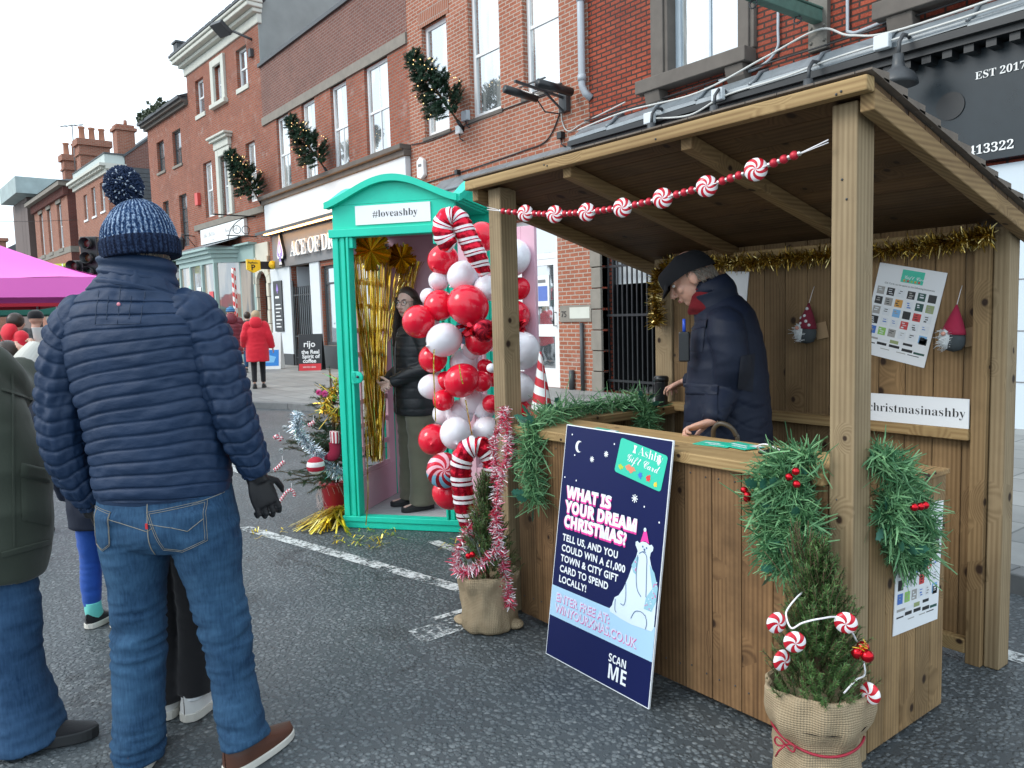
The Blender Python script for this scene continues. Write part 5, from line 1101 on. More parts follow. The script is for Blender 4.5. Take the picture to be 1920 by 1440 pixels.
def arch(u): return 2.265 + .165 * (max(0, .5 - .5 * math.cos(2 * math.pi * (.04 + .92 * u))) ** .8)
def bw(mb, name, mat, bev=.004, par=None): return mb.build(name, mat, par or bt, False, bevel=bev)
mb = MB(); mb.box(-.01, BWD + .01, -.02, BDP + .02, .002, .05); mb.box(-.012, BWD + .012, -.03, .05, .05, .088); mb.box(.11, BWD - .11, .05, .07, .05, .075); bw(mb, 'base', M_TEAL)
mb = MB()
for i in range(7): mb.box(.03, BWD - .03, .071 + i * .108, .071 + i * .108 + .105, .05, .064)
bw(mb, 'floor', M_FLOOR)
for sx in (0, 1):
    mb = MB()
    def X(a, b): return (a, b) if sx == 0 else (BWD - b, BWD - a)
    for a, b, y0, y1 in ((0, .042, -.022, .06), (.042, .062, -.008, .06), (.062, .09, -.022, .06), (.09, .105, -.008, .06), (.105, .122, -.03, .055)): mb.box(*X(a, b), y0, y1, .088, 2.03)
    mb.box(*X(.122, .152), -.02, .04, 1.955, 2.03); bw(mb, 'jamb', M_TEAL)
for sx in (0, 1): mb = MB(); x = .0 if sx == 0 else BWD - .06; mb.box(x, x + .06, BDP - .06, BDP, .05, 2.03); bw(mb, 'rear_post', M_TEAL)
mb = MB(); mb.box(-.02, BWD + .02, -.035, .07, 2.03, 2.085); mb.box(.0, BWD, -.005, .04, 2.085, 2.25)
mb.box(-.02, BWD + .02, BDP - .04, BDP + .03, 2.03, 2.085); mb.box(0, BWD, BDP - .02, BDP + .003, 2.085, 2.25)
for x in (-.02, BWD - .035): mb.box(x, x + .055, .071, BDP - .041, 2.03, 2.085)
bw(mb, 'header', M_TEAL)
N = 36
def gable(mb, P, thick, out, lip):
    """arched board: P(u, z, d) -> point; d is depth outwards"""
    us = [i / N for i in range(N + 1)]
    for i in range(N):
        a, b = us[i], us[i + 1]; za, zb_ = arch(a), arch(b)
        mb.hexa([P(a, 2.2502, 0), P(b, 2.2502, 0), P(b, 2.2502, -thick), P(a, 2.2502, -thick), P(a, za - .045, 0), P(b, zb_ - .045, 0), P(b, zb_ - .045, -thick), P(a, za - .045, -thick)])
        mb.hexa([P(a, za - .0448, out), P(b, zb_ - .0448, out), P(b, zb_ - .0448, -thick), P(a, za - .0448, -thick), P(a, za, out), P(b, zb_, out), P(b, zb_, -thick), P(a, za, -thick)])
for P in (lambda u, z, d: (-.03 + u * (BWD + .06), -.006 - d, z), lambda u, z, d: (BWD + .004 + d, -.03 + u * (BDP + .06), z), lambda u, z, d: (-.004 - d, -.03 + u * (BDP + .06), z), lambda u, z, d: (-.03 + u * (BWD + .06), BDP + .004 + d, z)):
    mb = MB(); gable(mb, P, .02, .045, .05); bw(mb, 'arched_gable', M_TEAL, 0)
mb = MB()
for i in range(N):
    a, b = i / N, (i + 1) / N; mb.quad((-.03 + a * (BWD + .06), -.02, arch(a) - .012), (-.03 + b * (BWD + .06), -.02, arch(b) - .012), (-.03 + b * (BWD + .06), BDP + .02, arch(b) - .012), (-.03 + a * (BWD + .06), BDP + .02, arch(a) - .012))
mb.box(.02, BWD - .02, .03, BDP - .03, 2.24, 2.252); bw(mb, 'roof', M_TEAL, 0)
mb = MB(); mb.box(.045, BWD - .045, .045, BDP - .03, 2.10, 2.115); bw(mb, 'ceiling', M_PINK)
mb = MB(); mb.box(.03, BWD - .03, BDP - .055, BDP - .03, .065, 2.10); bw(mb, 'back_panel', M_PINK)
def lattice(x0, x1, name, mats):
    mb = MB(); y0, y1 = .061, BDP - .061
    mb.box(x0, x1, y0, y1, .065, .33); mb.box(x0, x1, y0, y0 + .10, .33, 2.03); mb.box(x0, x1, y1 - .11, y1, .33, 2.03); mb.box(x0, x1, y0 + .1, y1 - .11, 1.93, 2.03)
    cols = [y0 + .10, y0 + .175, y1 - .20, y1 - .11]
    for c in cols[1:3]: mb.box(x0 + .004, x1 - .004, c - .011, c + .011, .33, 1.93)
    rows = 9
    for i in range(rows + 1):
        z = .35 + (1.91 - .35) * i / rows; mb.box(x0 + .006, x1 - .006, y0 + .1, y1 - .11, z - .018, z + .018)
    return bw(mb, name, mats, .003)
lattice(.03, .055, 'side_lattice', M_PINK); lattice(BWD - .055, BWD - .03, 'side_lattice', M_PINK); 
mb = MB()
for x0 in (.012, BWD - .029):
    mb.box(x0, x0 + .017, .061, BDP - .061, .052, .33)
    for y in (.061, BDP - .171): mb.box(x0, x0 + .017, y, y + .1, .33, 2.03)
bw(mb, 'side_cladding', M_TEAL)
mb = MB(); mb.lathe([(.042, 0), (.042, .018)], 20, (.155, -.03, 1.07), Matrix.Rotation(R(90), 3, 'X')); mb.box(.11, .155, -.048, -.031, 1.028, 1.112); l_ = bw(mb, 'latch_plate', M_TEAL)
mb = MB(); mb.ball((.16, -.052, 1.075), .010, 10, 6); mb.build('bolt', M_DKGREY, l_, False)
# open pink door, swung out from the right front corner
hinge = BO + Vector((.787 * BWD, .617 * BWD, 0)); dd = Vector((.56, .19, 0)).normalized(); dn = Vector((-dd.y, dd.x, 0))
DM = Matrix(((dd.x, dn.x, 0, hinge.x + .02), (dd.y, dn.y, 0, hinge.y), (0, 0, 1, 0), (0, 0, 0, 1)))
mb = MB(); lw = .60
mb.box(0, .1, 0, .03, .1, 2.02); mb.box(lw - .10, lw, 0, .03, .1, 2.02); mb.box(.1, lw - .1, 0, .03, .1, .42); mb.box(.1, lw - .1, 0, .03, 1.93, 2.02)
for i in range(10): z = .44 + 1.47 * i / 9; mb.box(.1, lw - .1, .004, .026, z - .018, z + .018)
for x in (.18, lw - .18): mb.box(x - .011, x + .011, .005, .025, .42, 1.93)
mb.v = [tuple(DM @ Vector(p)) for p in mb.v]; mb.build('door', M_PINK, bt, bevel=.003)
bs = thing('hashtag_sign', 'white hashtag sign on the header of the teal booth', 'sign', tuple(BO), BRZ)
mb = MB(); mb.box(.178, .72, -.014, -.007, 2.108, 2.236); mb.build('board', M_SIGNW, bs, False)
mb = MB(); mb.text('#' + smat('loveashby'), .068, Matrix.Translation(Vector((.305, -.0152, 2.155))) @ Euler((R(90), 0, 0)).to_matrix().to_4x4(), off=-.0006); mb.build('lettering', M_INK, bs, False)

# gold foil curtains and fans inside the booth
def BL(x, y, z): return wm(bt) @ Vector((x, y, z))
def foil_curtain(label, top, bot, n, seed, w=.008):
    """strips hang from a top line (list of points) and gather towards a bottom line"""
    q = random.Random(seed); g = thing('foil_curtain', label, 'foil curtain', tuple(BL(*top[0])), 0, 'gold foil curtains in the booth'); mb = MB()
    for i in range(n):
        u = q.random(); a = Vector(top[0]).lerp(Vector(top[1]), u) + Vector((q.gauss(0, .01), q.gauss(0, .012), 0)); b = Vector(bot[0]).lerp(Vector(bot[1]), min(1, max(0, u + q.gauss(0, .06)))) + Vector((q.gauss(0, .02), q.gauss(0, .02), q.uniform(0, .35) if q.random() < .4 else q.uniform(0, .08)))
        K = 9; ph = q.uniform(0, 6.28); tw = q.uniform(1, 3); P = []
        for k in range(K):
            t = k / (K - 1); p = a.lerp(b, t) + Vector((math.sin(t * 7 + ph), math.cos(t * 6 + ph), 0)) * .012 * t; s = Vector((math.cos(ph + tw * t), math.sin(ph + tw * t), 0)) * w / 2; P += [BL(*(p - s)), BL(*(p + s))]
        for k in range(K - 1): mb.quad(P[2 * k], P[2 * k + 1], P[2 * k + 3], P[2 * k + 2])
    mb.build('strips', M_GOLD, g); return g
foil_curtain('wide gold foil curtain gathered down the open left side of the booth', [(.075, .10, 1.92), (.12, .74, 1.92)], [(.10, .25, .42), (.12, .33, .40)], 180, 3, .0055)
foil_curtain('narrow gold foil curtain falling from the back corner of the booth', [(.15, .76, 1.92), (.36, .74, 1.90)], [(.13, .60, 1.30), (.20, .66, 1.25)], 90, 4, .0055)
def foil_fan(label, c, r, nrm, seed):
    g = thing('foil_fan', label, 'foil star', tuple(BL(*c)), 0, 'gold foil fans in the booth'); mb = MB(); nr = Vector(nrm).normalized(); a = nr.orthogonal().normalized(); b = nr.cross(a); c = Vector(c); n = 20
    for i in range(n):
        t0, t1 = 2 * math.pi * i / n, 2 * math.pi * (i + 1) / n; f = 1 if i % 4 else .72
        for ta, tb, ha, hb in ((t0, (t0 + t1) / 2, 0, .03), ((t0 + t1) / 2, t1, .03, 0)):
            mb.add([BL(*c), BL(*(c + (a * math.cos(ta) + b * math.sin(ta)) * r * f + nr * ha)), BL(*(c + (a * math.cos(tb) + b * math.sin(tb)) * r * (f if hb == 0 else .9) + nr * hb))], [(0, 1, 2)])
    mb.build('pleats', M_GOLD, g)
foil_fan('gold foil fan at the booth front left top corner', (.14, .30, 1.96), .15, (.7, -1, -.2), 1); foil_fan('gold foil fan at the booth back left corner', (.21, .70, 1.93), .12, (.2, -1, -.1), 2)

# ---------------------------------------------------------------- balloons
def balloon_mat(name, c, tl=.0):
    t = NT(name)
    return t.pbr(c, .2, 0, None, .42, **({'Subsurface Weight': tl, 'Subsurface Radius': (.05, .04, .04), 'Coat Weight': .3, 'Coat Roughness': .05}))
M_BRED = balloon_mat('red_latex', (.74, .008, .034)); M_BWHT = balloon_mat('white_latex', (.82, .81, .87), .2)
def balloon_mesh(mat, nm):
    prof = [(1e-6, -1.10)] + [(.07, -1.09), (.05, -1.03), (.10, -.98)] + [(math.sin(math.pi * i / 20) * (1 + .04 * math.cos(math.pi * i / 20)) * .99, -math.cos(math.pi * i / 20) * (1.0)) for i in range(2, 20)] + [(1e-6, 1.0)]
    mb = MB(); mb.lathe(prof, 32); return mb.mesh(nm, mat)
BMR, BMW = balloon_mesh(M_BRED, 'red_balloon'), balloon_mesh(M_BWHT, 'white_balloon')
def balloon(col, px, py, r, dist, label, sq=1.0):
    o = bpy.data.objects.new('balloon', BMR if col == 'r' else BMW); COL.objects.link(o); c = at(px, py, dist); o.location = c
    rad = r * dist / 1477.8 / math.cos(math.atan2(px - 960, 1477.8)) * .97
    o.scale = (rad, rad, rad * 1.08); o.rotation_euler = (R(rnd.uniform(40, 130)), R(rnd.uniform(-40, 40)), R(rnd.uniform(0, 360)))
    tag(o, label, 'balloon', ('red' if col == 'r' else 'white') + ' balloons in the column by the booth')
BL_ = [('r', 831, 487, 29, 5.0, 'red balloon under the curve of the upper foil candy cane'), ('w', 868, 517, 29, 4.9, 'white balloon touching the shaft of the upper candy cane'), ('w', 822, 527, 19, 5.0, 'small white balloon left of the white one by the upper cane'), ('w', 803, 556, 16, 5.06, 'tiny white balloon peeping out beside the young woman\'s hair'),
 ('r', 824, 573, 30, 4.95, 'red balloon above the young woman\'s shoulder balloon, left of the biggest red one'), ('r', 878, 573, 39, 4.8, 'largest red balloon, touching the stall post on its left'), ('r', 785, 603, 32, 4.92, 'red balloon nearest the young woman\'s chin'), ('w', 833, 637, 33, 4.85, 'big white balloon below the red pair beside the young woman'), ('w', 912, 540, 25, 4.86, 'white balloon half hidden by the post above the biggest red one'),
 ('r', 906, 444, 28, 5.0, 'red balloon right of the upper cane hook, half behind the post'), ('w', 960, 483, 36, 4.95, 'highest white balloon right of the post'), ('r', 975, 541, 22, 5.0, 'highest red balloon right of the post'), ('r', 964, 593, 30, 4.95, 'red balloon under the top red one right of the post'), ('w', 978, 657, 37, 4.85, 'large white balloon behind the tip of the striped cone'),
 ('w', 975, 727, 29, 4.85, 'white balloon left of the striped cone, beside the post'), ('r', 975, 768, 19, 4.9, 'red balloon just over the left counter end'), ('r', 812, 672, 28, 5.0, 'red balloon covering the young woman\'s upper arm'), ('w', 868, 680, 26, 5.0, 'white balloon tucked behind the red one with gold ribbon'), ('w', 885, 657, 18, 4.95, 'small white balloon under the foil sweet'), ('r', 866, 713, 33, 4.8, 'red balloon with a gold ribbon lying over it'),
 ('r', 903, 715, 21, 4.84, 'middling red balloon right of the ribboned one'), ('r', 910, 688, 16, 4.95, 'small red balloon above the middling red one by the post'), ('w', 921, 690, 9, 4.7, 'tiny white balloon at the post edge'), ('w', 810, 725, 25, 5.0, 'white balloon at the young woman\'s forearm'), ('r', 836, 714, 19, 4.98, 'small red balloon squeezed left of the ribboned one'), ('r', 832, 750, 21, 4.9, 'red balloon below the white one at the woman\'s forearm'),
 ('w', 862, 775, 27, 5.0, 'white balloon under the ribboned red one'), ('w', 835, 775, 24, 5.06, 'white balloon at the back over the lower white ones'), ('w', 885, 752, 24, 4.95, 'white balloon between the ribboned red and the low red at the post'), ('w', 910, 762, 24, 4.95, 'white balloon behind the low red one at the post'), ('r', 921, 757, 18, 4.8, 'low red balloon at the post edge'), ('w', 855, 812, 32, 4.75, 'lowest big white balloon, over the lower candy cane'),
 ('w', 913, 808, 29, 4.85, 'white balloon right of the lowest big one, behind the post'), ('r', 814, 824, 31, 4.9, 'low red balloon left of the lowest big white one'), ('r', 842, 925, 32, 4.7, 'bottom red balloon near the booth step'), ('r', 926, 712, 14, 4.95, 'little red balloon behind the post at counter height'), ('r', 900, 640, 27, 4.9, 'red balloon beside the foil bow at the post')]
for b in BL_: balloon(*b)
# foil candy canes, sweets
def foil_stripe(name, turns, ang):
    t = NT(name); k = t.math('FRACT', t.math('ADD', t.math('MULTIPLY', t.attr('tu').outputs[2], turns), t.math('MULTIPLY', t.attr('tv').outputs[2], ang)))
    w1 = t.math('MULTIPLY', t.math('GREATER_THAN', k, .42), t.math('LESS_THAN', k, .62)); w2 = t.math('MULTIPLY', t.math('GREATER_THAN', k, .72), t.math('LESS_THAN', k, .88)); wh = t.math('MAXIMUM', w1, w2)
    dk = t.math('ADD', t.math('MULTIPLY', t.math('GREATER_THAN', k, .66), t.math('LESS_THAN', k, .69)), t.math('MULTIPLY', t.math('GREATER_THAN', k, .91), t.math('LESS_THAN', k, .94)))
    col = t.mix(wh, (.62, .012, .035), (.80, .80, .82)); col = t.mix(dk, col, (.10, .012, .06))
    n = t.bump(t.noise(t.mapping(t.obj(), (1, 1, 1)), 26, 4, .6), .35, .012)
    met = t.math('MULTIPLY_ADD', wh, -.75, .8)
    return t.pbr(col, .2, met, n)
M_FS = foil_stripe('foil_candy_stripe', 13.0, 1.0); M_FS2 = foil_stripe('foil_candy_stripe_wide', 10.5, .35)
def foil_cane(label, pts, r, mat, wrinkle=.003):
    g = thing('candy_cane_balloon', label, 'foil balloon', tuple(pts[-1])); ks = [(p.x, p.y, p.z, r * (.55 if i in (0, len(pts) - 1) else 1), r * (.5 if i in (0, len(pts) - 1) else .85)) for i, p in enumerate(pts)]
    mb = MB(); loft(mb, ks, 110, 28, lambda t, s, a: wrinkle * math.sin(a * 2 + s * 160) * abs(math.cos(a)) + (-.15 * r if False else 0), side=tuple(_r)); mb.build('foil', mat, g); return g
foil_cane('upper candy cane foil balloon hooking over the top of the balloon column', [at(*p, 4.75) for p in ((852, 462), (842, 456), (833, 444), (830, 428), (834, 413), (846, 406), (858, 410), (868, 426), (880, 452), (894, 480), (912, 515))], .062, M_FS)
foil_cane('lower candy cane foil balloon hooking over the potted sapling', [at(*p, 4.05) for p in ((928, 930), (928, 888), (922, 858), (906, 840), (886, 838), (870, 852), (864, 882), (868, 920), (874, 960), (882, 1005))], .056, M_FS2)
def foil_sweet(label, px, py, r, dist, cols, n, yaw=0, tail=False):
    g = thing('peppermint_balloon', label, 'foil balloon', tuple(at(px, py, dist))); c = at(px, py, dist); rad = r * dist / 1477.8; mb = MB()
    vd = (c - Vector((0, 0, 1.47))).normalized(); M = vd.to_track_quat('Z', 'Y').to_matrix() @ Matrix.Rotation(yaw, 3, 'Y')
    swirl(mb, c, rad, M, n, .5, 0, 1, 1.3, 10, 3)
    for i in range(len(mb.m)):
        if mb.m[i] == 0 and len(cols) > 2 and (Vector(mb.v[mb.f[i][0]]) - c).z < -.1 * rad and i % 3 >= 0: mb.m[i] = 2
    mb.build('foil', cols, g)
    if tail:
        for s in (-1, 1):
            mb = MB(); tufts(mb, [tuple(c + Vector((_r.x, _r.y, 0)) * s * rad * .8), tuple(c + Vector((_r.x, _r.y, 0)) * s * rad * 1.3)], 26, rad * .8, .035, 1, .9, .3); mb.build('wrapper_end', cols[1], g)
M_FRED = flat('red_foil', (.55, .02, .04), .22, .75, var=.2, nscale=12, bump=.6); M_FWH = flat('pink_white_foil', (.85, .45, .52), .3, .2, var=.15); M_FBL = flat('pale_blue_foil', (.22, .52, .70), .3, .3, var=.15); M_FMA = flat('maroon_foil', (.30, .012, .03), .2, .8, var=.25, nscale=12, bump=.6)
foil_sweet('round peppermint foil balloon with pink top and blue lower stripes', 833, 882, 34, 4.6, [M_FWH, M_FRED, M_FBL], 8)
foil_sweet('blue and maroon striped foil sweet behind the ribboned balloons', 874, 622, 24, 5.0, [M_FBL, M_FMA], 6, .5)
foil_sweet('crumpled red foil sweet caught against the post', 908, 620, 22, 4.7, [M_FMA, M_FRED], 7, .3, True)
foil_sweet('dark red foil sweet right of the post', 952, 612, 20, 4.85, [M_FMA, M_FRED], 7, -.4, True)
def ribbon(label, pts, dist):
    A = cat_interp([tuple(at(*p, dist)) for p in pts], 30); mb = MB(); s = Vector((_r.x, _r.y, 0)) * .0035
    for i in range(29): a, b = Vector(A[i]), Vector(A[i + 1]); mb.quad(a - s, a + s, b + s, b - s)
    tag(mb.build('ribbon', M_GOLD, None, origin=tuple(A[0])), label, 'ribbon')
ribbon('gold ribbon hanging in front of the left red balloon', [(814, 655), (813, 690), (815, 740), (817, 790)], 4.72); ribbon('gold ribbon lying across the middle red balloon', [(861, 684), (864, 705), (868, 720)], 4.62); ribbon('gold ribbon running down to the lower candy cane', [(873, 750), (880, 790), (885, 815), (890, 835)], 4.55)
ribbon('gold ribbon stuck down the booth left jamb', [(683, 690), (684, 760), (688, 850), (690, 930), (686, 985)], 5.45)

# ---------------------------------------------------------------- trees in sacks and pots, wall trees
M_SPR = foliage_mat('spruce_needles', (.030, .082, .022), (.13, .25, .070)); M_FIR = foliage_mat('fir_needles', (.010, .038, .020), (.040, .105, .048)); M_ART = foliage_mat('artificial_needles', (.006, .028, .016), (.030, .085, .045)); M_BARK = flat('bark', (.10, .062, .035), .9, var=.35, nscale=30, bump=.8)
def needles(mb, a, b, n, l, w, q, ang=.7):
    a, b = Vector(a), Vector(b); d = (b - a).normalized(); o = d.orthogonal().normalized()
    for i in range(n):
        p = a.lerp(b, (i + q.random()) / n); x = Matrix.Rotation(q.uniform(0, 6.283), 3, d) @ o; dr = (x + d * ang).normalized(); s = dr.cross(d).normalized() * w / 2; e = p + dr * l * q.uniform(.7, 1.1)
        mb.add([p - s, p + s, e + s * .3, e - s * .3], [(0, 1, 2, 3)])
def shoots(mb, wood, base, h, r0, n, q, up=.75, nl=.012, nw=.0022, per=34, sl=.09):
    """conical shrub of upright shoots"""
    b = Vector(base)
    for i in range(n):
        t = q.random() ** .8; rr = r0 * (1 - t) ** .75 * math.sqrt(q.random()) ; a = q.uniform(0, 6.283); p = b + Vector((rr * math.cos(a), rr * math.sin(a), t * h * .92)); out = Vector((math.cos(a), math.sin(a), 0)) * (rr / max(r0, .01))
        d = (Vector((0, 0, up)) + out * .75 + Vector((q.gauss(0, .15), q.gauss(0, .15), 0))).normalized(); e = p + d * sl * q.uniform(.7, 1.3); needles(mb, p, e, per, nl, nw, q); wood.tube([p, e], .0013, 4)
def sack_mat():
    t = NT('hessian'); o = t.obj(); x, y, z = t.sep(o)
    an = t.math('ARCTAN2', y, x)
    wv = t.math('MULTIPLY', t.math('SINE', t.math('MULTIPLY', an, 110.0)), .5); wz = t.math('SINE', t.math('MULTIPLY', z, 900.0)); weave = t.math('ADD', wv, t.math('MULTIPLY', wz, .5))
    n = t.noise(o, 30, 4); col = t.mix(n, (.30, .23, .145), (.46, .37, .25)); col = t.mix(t.math('MULTIPLY_ADD', weave, .18, .2, clamp=True), col, (.20, .145, .085))
    return t.pbr(col, .95, 0, t.bump(t.math('ADD', weave, t.math('MULTIPLY', n, 1.5)), .6, .003), spec=.1)
M_SACK = sack_mat()
def sack_wob(seed, k=.05):
    q = random.Random(seed); ph = [q.uniform(0, 6.28) for _ in range(6)]
    return lambda a, z: 1 + k * (math.sin(2 * a + ph[0] + z * 9) * .6 + math.sin(5 * a + ph[1] + z * 22) * .5 + math.sin(9 * a + ph[2] - z * 30) * .35 + math.sin(14 * a + ph[3] + z * 8) * .2)
# near sack, right
c = (-1.255, 2.065, 0); SZ = 1.13; RS = thing('potted_spruce', 'small bushy spruce in a hessian sack below the corner garland', 'potted tree', c)
mb = MB(); mb.lathe([(.03, .003), (.118, .004), (.127, .03), (.124, .10), (.120, .155), (.115, .185), (.121, .20), (.134, .215), (.145, .24), (.148, .268), (.145, .295), (.145, .315), (.137, .322), (.128, .31), (.122, .27)], 72, c, wob=sack_wob(5, .08)); mb.v = [(p[0], p[1], p[2] * SZ + .12 * max(0, p[2] - .19) * (p[0] - c[0]) * 2.2) for p in mb.v]; mb.build('sack', M_SACK, RS)
mb = MB(); mb.tube([(c[0] + .129 * math.cos(t), c[1] + .129 * math.sin(t), .216 + .012 * math.sin(t * 2)) for t in np.linspace(-2.9, .4, 30)], .004, 6)
for dx, rr in ((-.03, .02), (.025, .018)): mb.tube([(c[0] - .01 + dx * math.sin(u) * 1.2, c[1] - .146, .216 + rr * math.sin(2 * u) * .6) for u in np.linspace(0, 3.14, 14)], .0028, 5)
mb.tube([(c[0] - .01, c[1] - .146, .216), (c[0] - .03, c[1] - .15, .19), (c[0] - .04, c[1] - .15, .17)], .0028, 5); mb.build('ribbon_tie', flat('red_twine', (.30, .01, .03), .5), RS)
q = random.Random(11); mb = MB(); wd = MB(); shoots(mb, wd, (c[0], c[1],   .29), .46, .128, 760, q, sl=.085, per=44, nl=.015, nw=.003); 
for k in range(14): shoots(mb, wd, (c[0] - .05 + q.gauss(0, .02), c[1] + q.gauss(0, .02), .62), .15, .03, 3, q)
mb.build('foliage', M_SPR, RS); wd.tube([(c[0], c[1], .2), (c[0], c[1], .7)], .01, 6); wd.build('branch', M_BARK, RS)
mb = MB(); mb.lathe([(.001, .27), (.14, .268)], 24, c); mb.build('soil', flat('potting_soil', (.03, .022, .016), .95, var=.4, nscale=40, bump=1), RS)
lg = thing('peppermint_lights', 'string of round peppermint lights wound round the near spruce', 'light string', c)
LP = [tuple(at(*p_)) for p_ in ((1512, 1105, 2.42), (1496, 1118, 2.36), (1478, 1140, 2.32), (1474, 1155, 2.3), (1484, 1178, 2.28), (1505, 1168, 2.27), (1540, 1160, 2.28), (1575, 1160, 2.34), (1605, 1200, 2.42), (1622, 1260, 2.4), (1605, 1275, 2.32), (1582, 1300, 2.3))]
mb = MB(); mb.tube([tuple(p) for p in cat_interp(LP, 60)], .0028, 5); mb.build('wire', M_SWW, lg)
for (p, yaw) in ((at(1456, 1168, 2.29), .9), (at(1490, 1204, 2.27), .35), (at(1466, 1238, 2.31), 1.3), (at(1586, 1168, 2.32), -.2), (at(1632, 1300, 2.36), -1.2)):
    mb = MB(); M = Euler((R(90), 0, R(35))).to_matrix() @ Matrix.Rotation(yaw * .6, 3, 'Y'); swirl(mb, p, .031, M, 5, .38, 0, 1, 1.0, 7, 3); mb.build('peppermint_light', [M_SWR, M_SWW], lg)
mb = MB()
bc = thing('bauble_cluster', 'cluster of three red baubles on the near spruce', 'ornament', tuple(at(1617, 1222, 2.33)))
for p in (at(1608, 1224, 2.33), at(1626, 1230, 2.32), at(1618, 1214, 2.35)): mb = MB(); mb.ball(p, .018, 16, 10); mb.build('bauble', M_BAUB, bc)
mb = MB(); tufts(mb, [tuple(at(1617, 1213, 2.31)), tuple(at(1618, 1209, 2.31))], 24, .018, .003, 1); mb.build('gold_tie', M_GOLD, bc)
# far sack, left
c = (-2.985, 2.10, 0); LS = thing('potted_spruce', 'small spruce in a slumped hessian sack wrapped in pink tinsel', 'potted tree', c)
mb = MB(); mb.lathe([(.03, .003), (.125, .004), (.140, .02), (.132, .07), (.128, .14), (.125, .18), (.13, .20), (.138, .225), (.142, .25), (.135, .268), (.118, .26), (.11, .23)], 64, c, wob=sack_wob(9, .095))
mb.ball((c[0] + .105, c[1] + .07, .022), .042, 14, 8, (1.2, 1, .55)); mb.ball((c[0] - .10, c[1] - .07, .016), .05, 14, 8, (1.4, 1, .34)); mb.build('sack', M_SACK, LS)
q = random.Random(12); mb = MB(); wd = MB(); shoots(mb, wd, (c[0], c[1], .2), .50, .12, 560, q, sl=.08, per=40, nl=.014, nw=.003); mb.build('foliage', M_SPR, LS); wd.tube([(c[0], c[1], .15), (c[0], c[1], .62)], .009, 6); wd.build('branch', M_BARK, LS)
mb = MB(); mb.lathe([(.001, .22), (.115, .218)], 24, c); mb.build('soil', flat('potting_soil', (.03, .022, .016), .95), LS)
pts = [(-2.99, 2.235, 1.03), (-3.0, 2.20, .93), (-3.02, 2.18, .84), (-2.98, 2.165, .74), (-2.985, 2.13, .66), (-3.005, 2.09, .58), (-3.04, 2.03, .46), (-3.055, 1.97, .34), (-2.99, 1.95, .29), (-2.91, 1.99, .33), (-2.86, 2.06, .40)]
tinsel('pink_tinsel', 'pink and white tinsel hung from the counter corner round the left side of the sapling', pts, 2300, .030, .0042, M_PKTIN)
pts = [(-2.985, 2.23, 1.02), (-2.93, 2.20, .90), (-2.915, 2.17, .78), (-2.92, 2.13, .68), (-2.89, 2.09, .58), (-2.87, 2.08, .46), (-2.86, 2.10, .34), (-2.85, 2.11, .22), (-2.84, 2.12, .13)]
tinsel('pink_tinsel', 'pink and white tinsel trailing down the right side of the sapling to its sack', pts, 1900, .032, .0042, M_PKTIN)
bc = thing('bauble_cluster', 'small pair of red baubles in the tinselled sapling', 'ornament', (-2.95, 1.96, .37))
for p in ((-2.945, 1.965, .375), (-2.925, 1.975, .385)): mb = MB(); mb.ball(p, .014, 14, 8); mb.build('bauble', M_BAUB, bc)

# decorated fir in a red pot
c = Vector((-5.56, 2.52, 0)); CT = thing('christmas_tree', 'bushy cut fir in a red pot crammed beside the teal booth', 'Christmas tree', tuple(c))
mb = MB(); mb.lathe([(.02, .003), (.085, .004), (.10, .02), (.118, .22), (.128, .225), (.128, .25), (.112, .25), (.108, .2)], 32, c); mb.build('pot', flat('red_plastic', (.40, .015, .03), .35, var=.1), CT)
mb = MB(); q = random.Random(21)
for i in range(46):
    a = q.uniform(0, 6.28); P = [c + Vector((.13 * math.cos(a + k * .12 * q.uniform(-1, 1)), .13 * math.sin(a + k * .12), .26 - k * .045 + q.gauss(0, .01))) for k in range(6)]; mb.tube([tuple(p) for p in cat_interp([tuple(p) for p in P], 14)], .0012, 3)
mb.build('netting', flat('pale_netting', (.55, .48, .46), .8), CT)
mb = MB(); wd = MB(); wd.tube([c + Vector((0, 0, .2)), c + Vector((0, 0, .75)), c + Vector((0.0, -.01, 1.10))], [.022, .014, .005], 8)
for i in range(125):
    t = q.random() ** 1.1; z = .30 + t * .62; L = (.40 * (1 - t * .72)) * q.uniform(.75, 1.12); a = q.uniform(0, 6.28); d = Vector((math.cos(a), math.sin(a), q.uniform(-.12, .25) - .1 * (1 - t)))
    p0 = c + Vector((0, 0, z)); p1 = p0 + d * L * .6 + Vector((0, 0, -.02)); p2 = p0 + d * L + Vector((0, 0, .03))
    wd.tube([p0, p1, p2], [.006, .004, .002], 5); needles(mb, p0.lerp(p1, .35), p1, 46, .026, .0034, q); needles(mb, p1, p2, 48, .024, .0034, q)
    for k in range(4):
        b0 = p0.lerp(p2, q.uniform(.4, .95)); dd_ = (d + Vector((q.gauss(0, .5), q.gauss(0, .5), q.gauss(0, .15)))).normalized(); b1 = b0 + dd_ * L * .32; wd.tube([b0, b1], .0018, 4); needles(mb, b0, b1, 34, .022, .0032, q)
needles(mb, c + Vector((0, 0, .85)), c + Vector((0, -.01, 1.12)), 90, .03, .0034, q, 1.2)
for a in (0.4, 2.2, 4.1): needles(mb, c + Vector((0, 0, .93)), c + Vector((.12 * math.cos(a), .12 * math.sin(a), 1.0)), 40, .026, .0034, q)
mb.build('foliage', M_FIR, CT); wd.build('branch', M_BARK, CT)
tinsel('silver_tinsel', 'thick silver tinsel swagged across the front of the bushy fir', [tuple(at(*p, 5.72)) for p in ((560, 775), (556, 800), (575, 830), (595, 852), (612, 872), (632, 886), (648, 888))], 2400, .052, .0045, M_SILV)
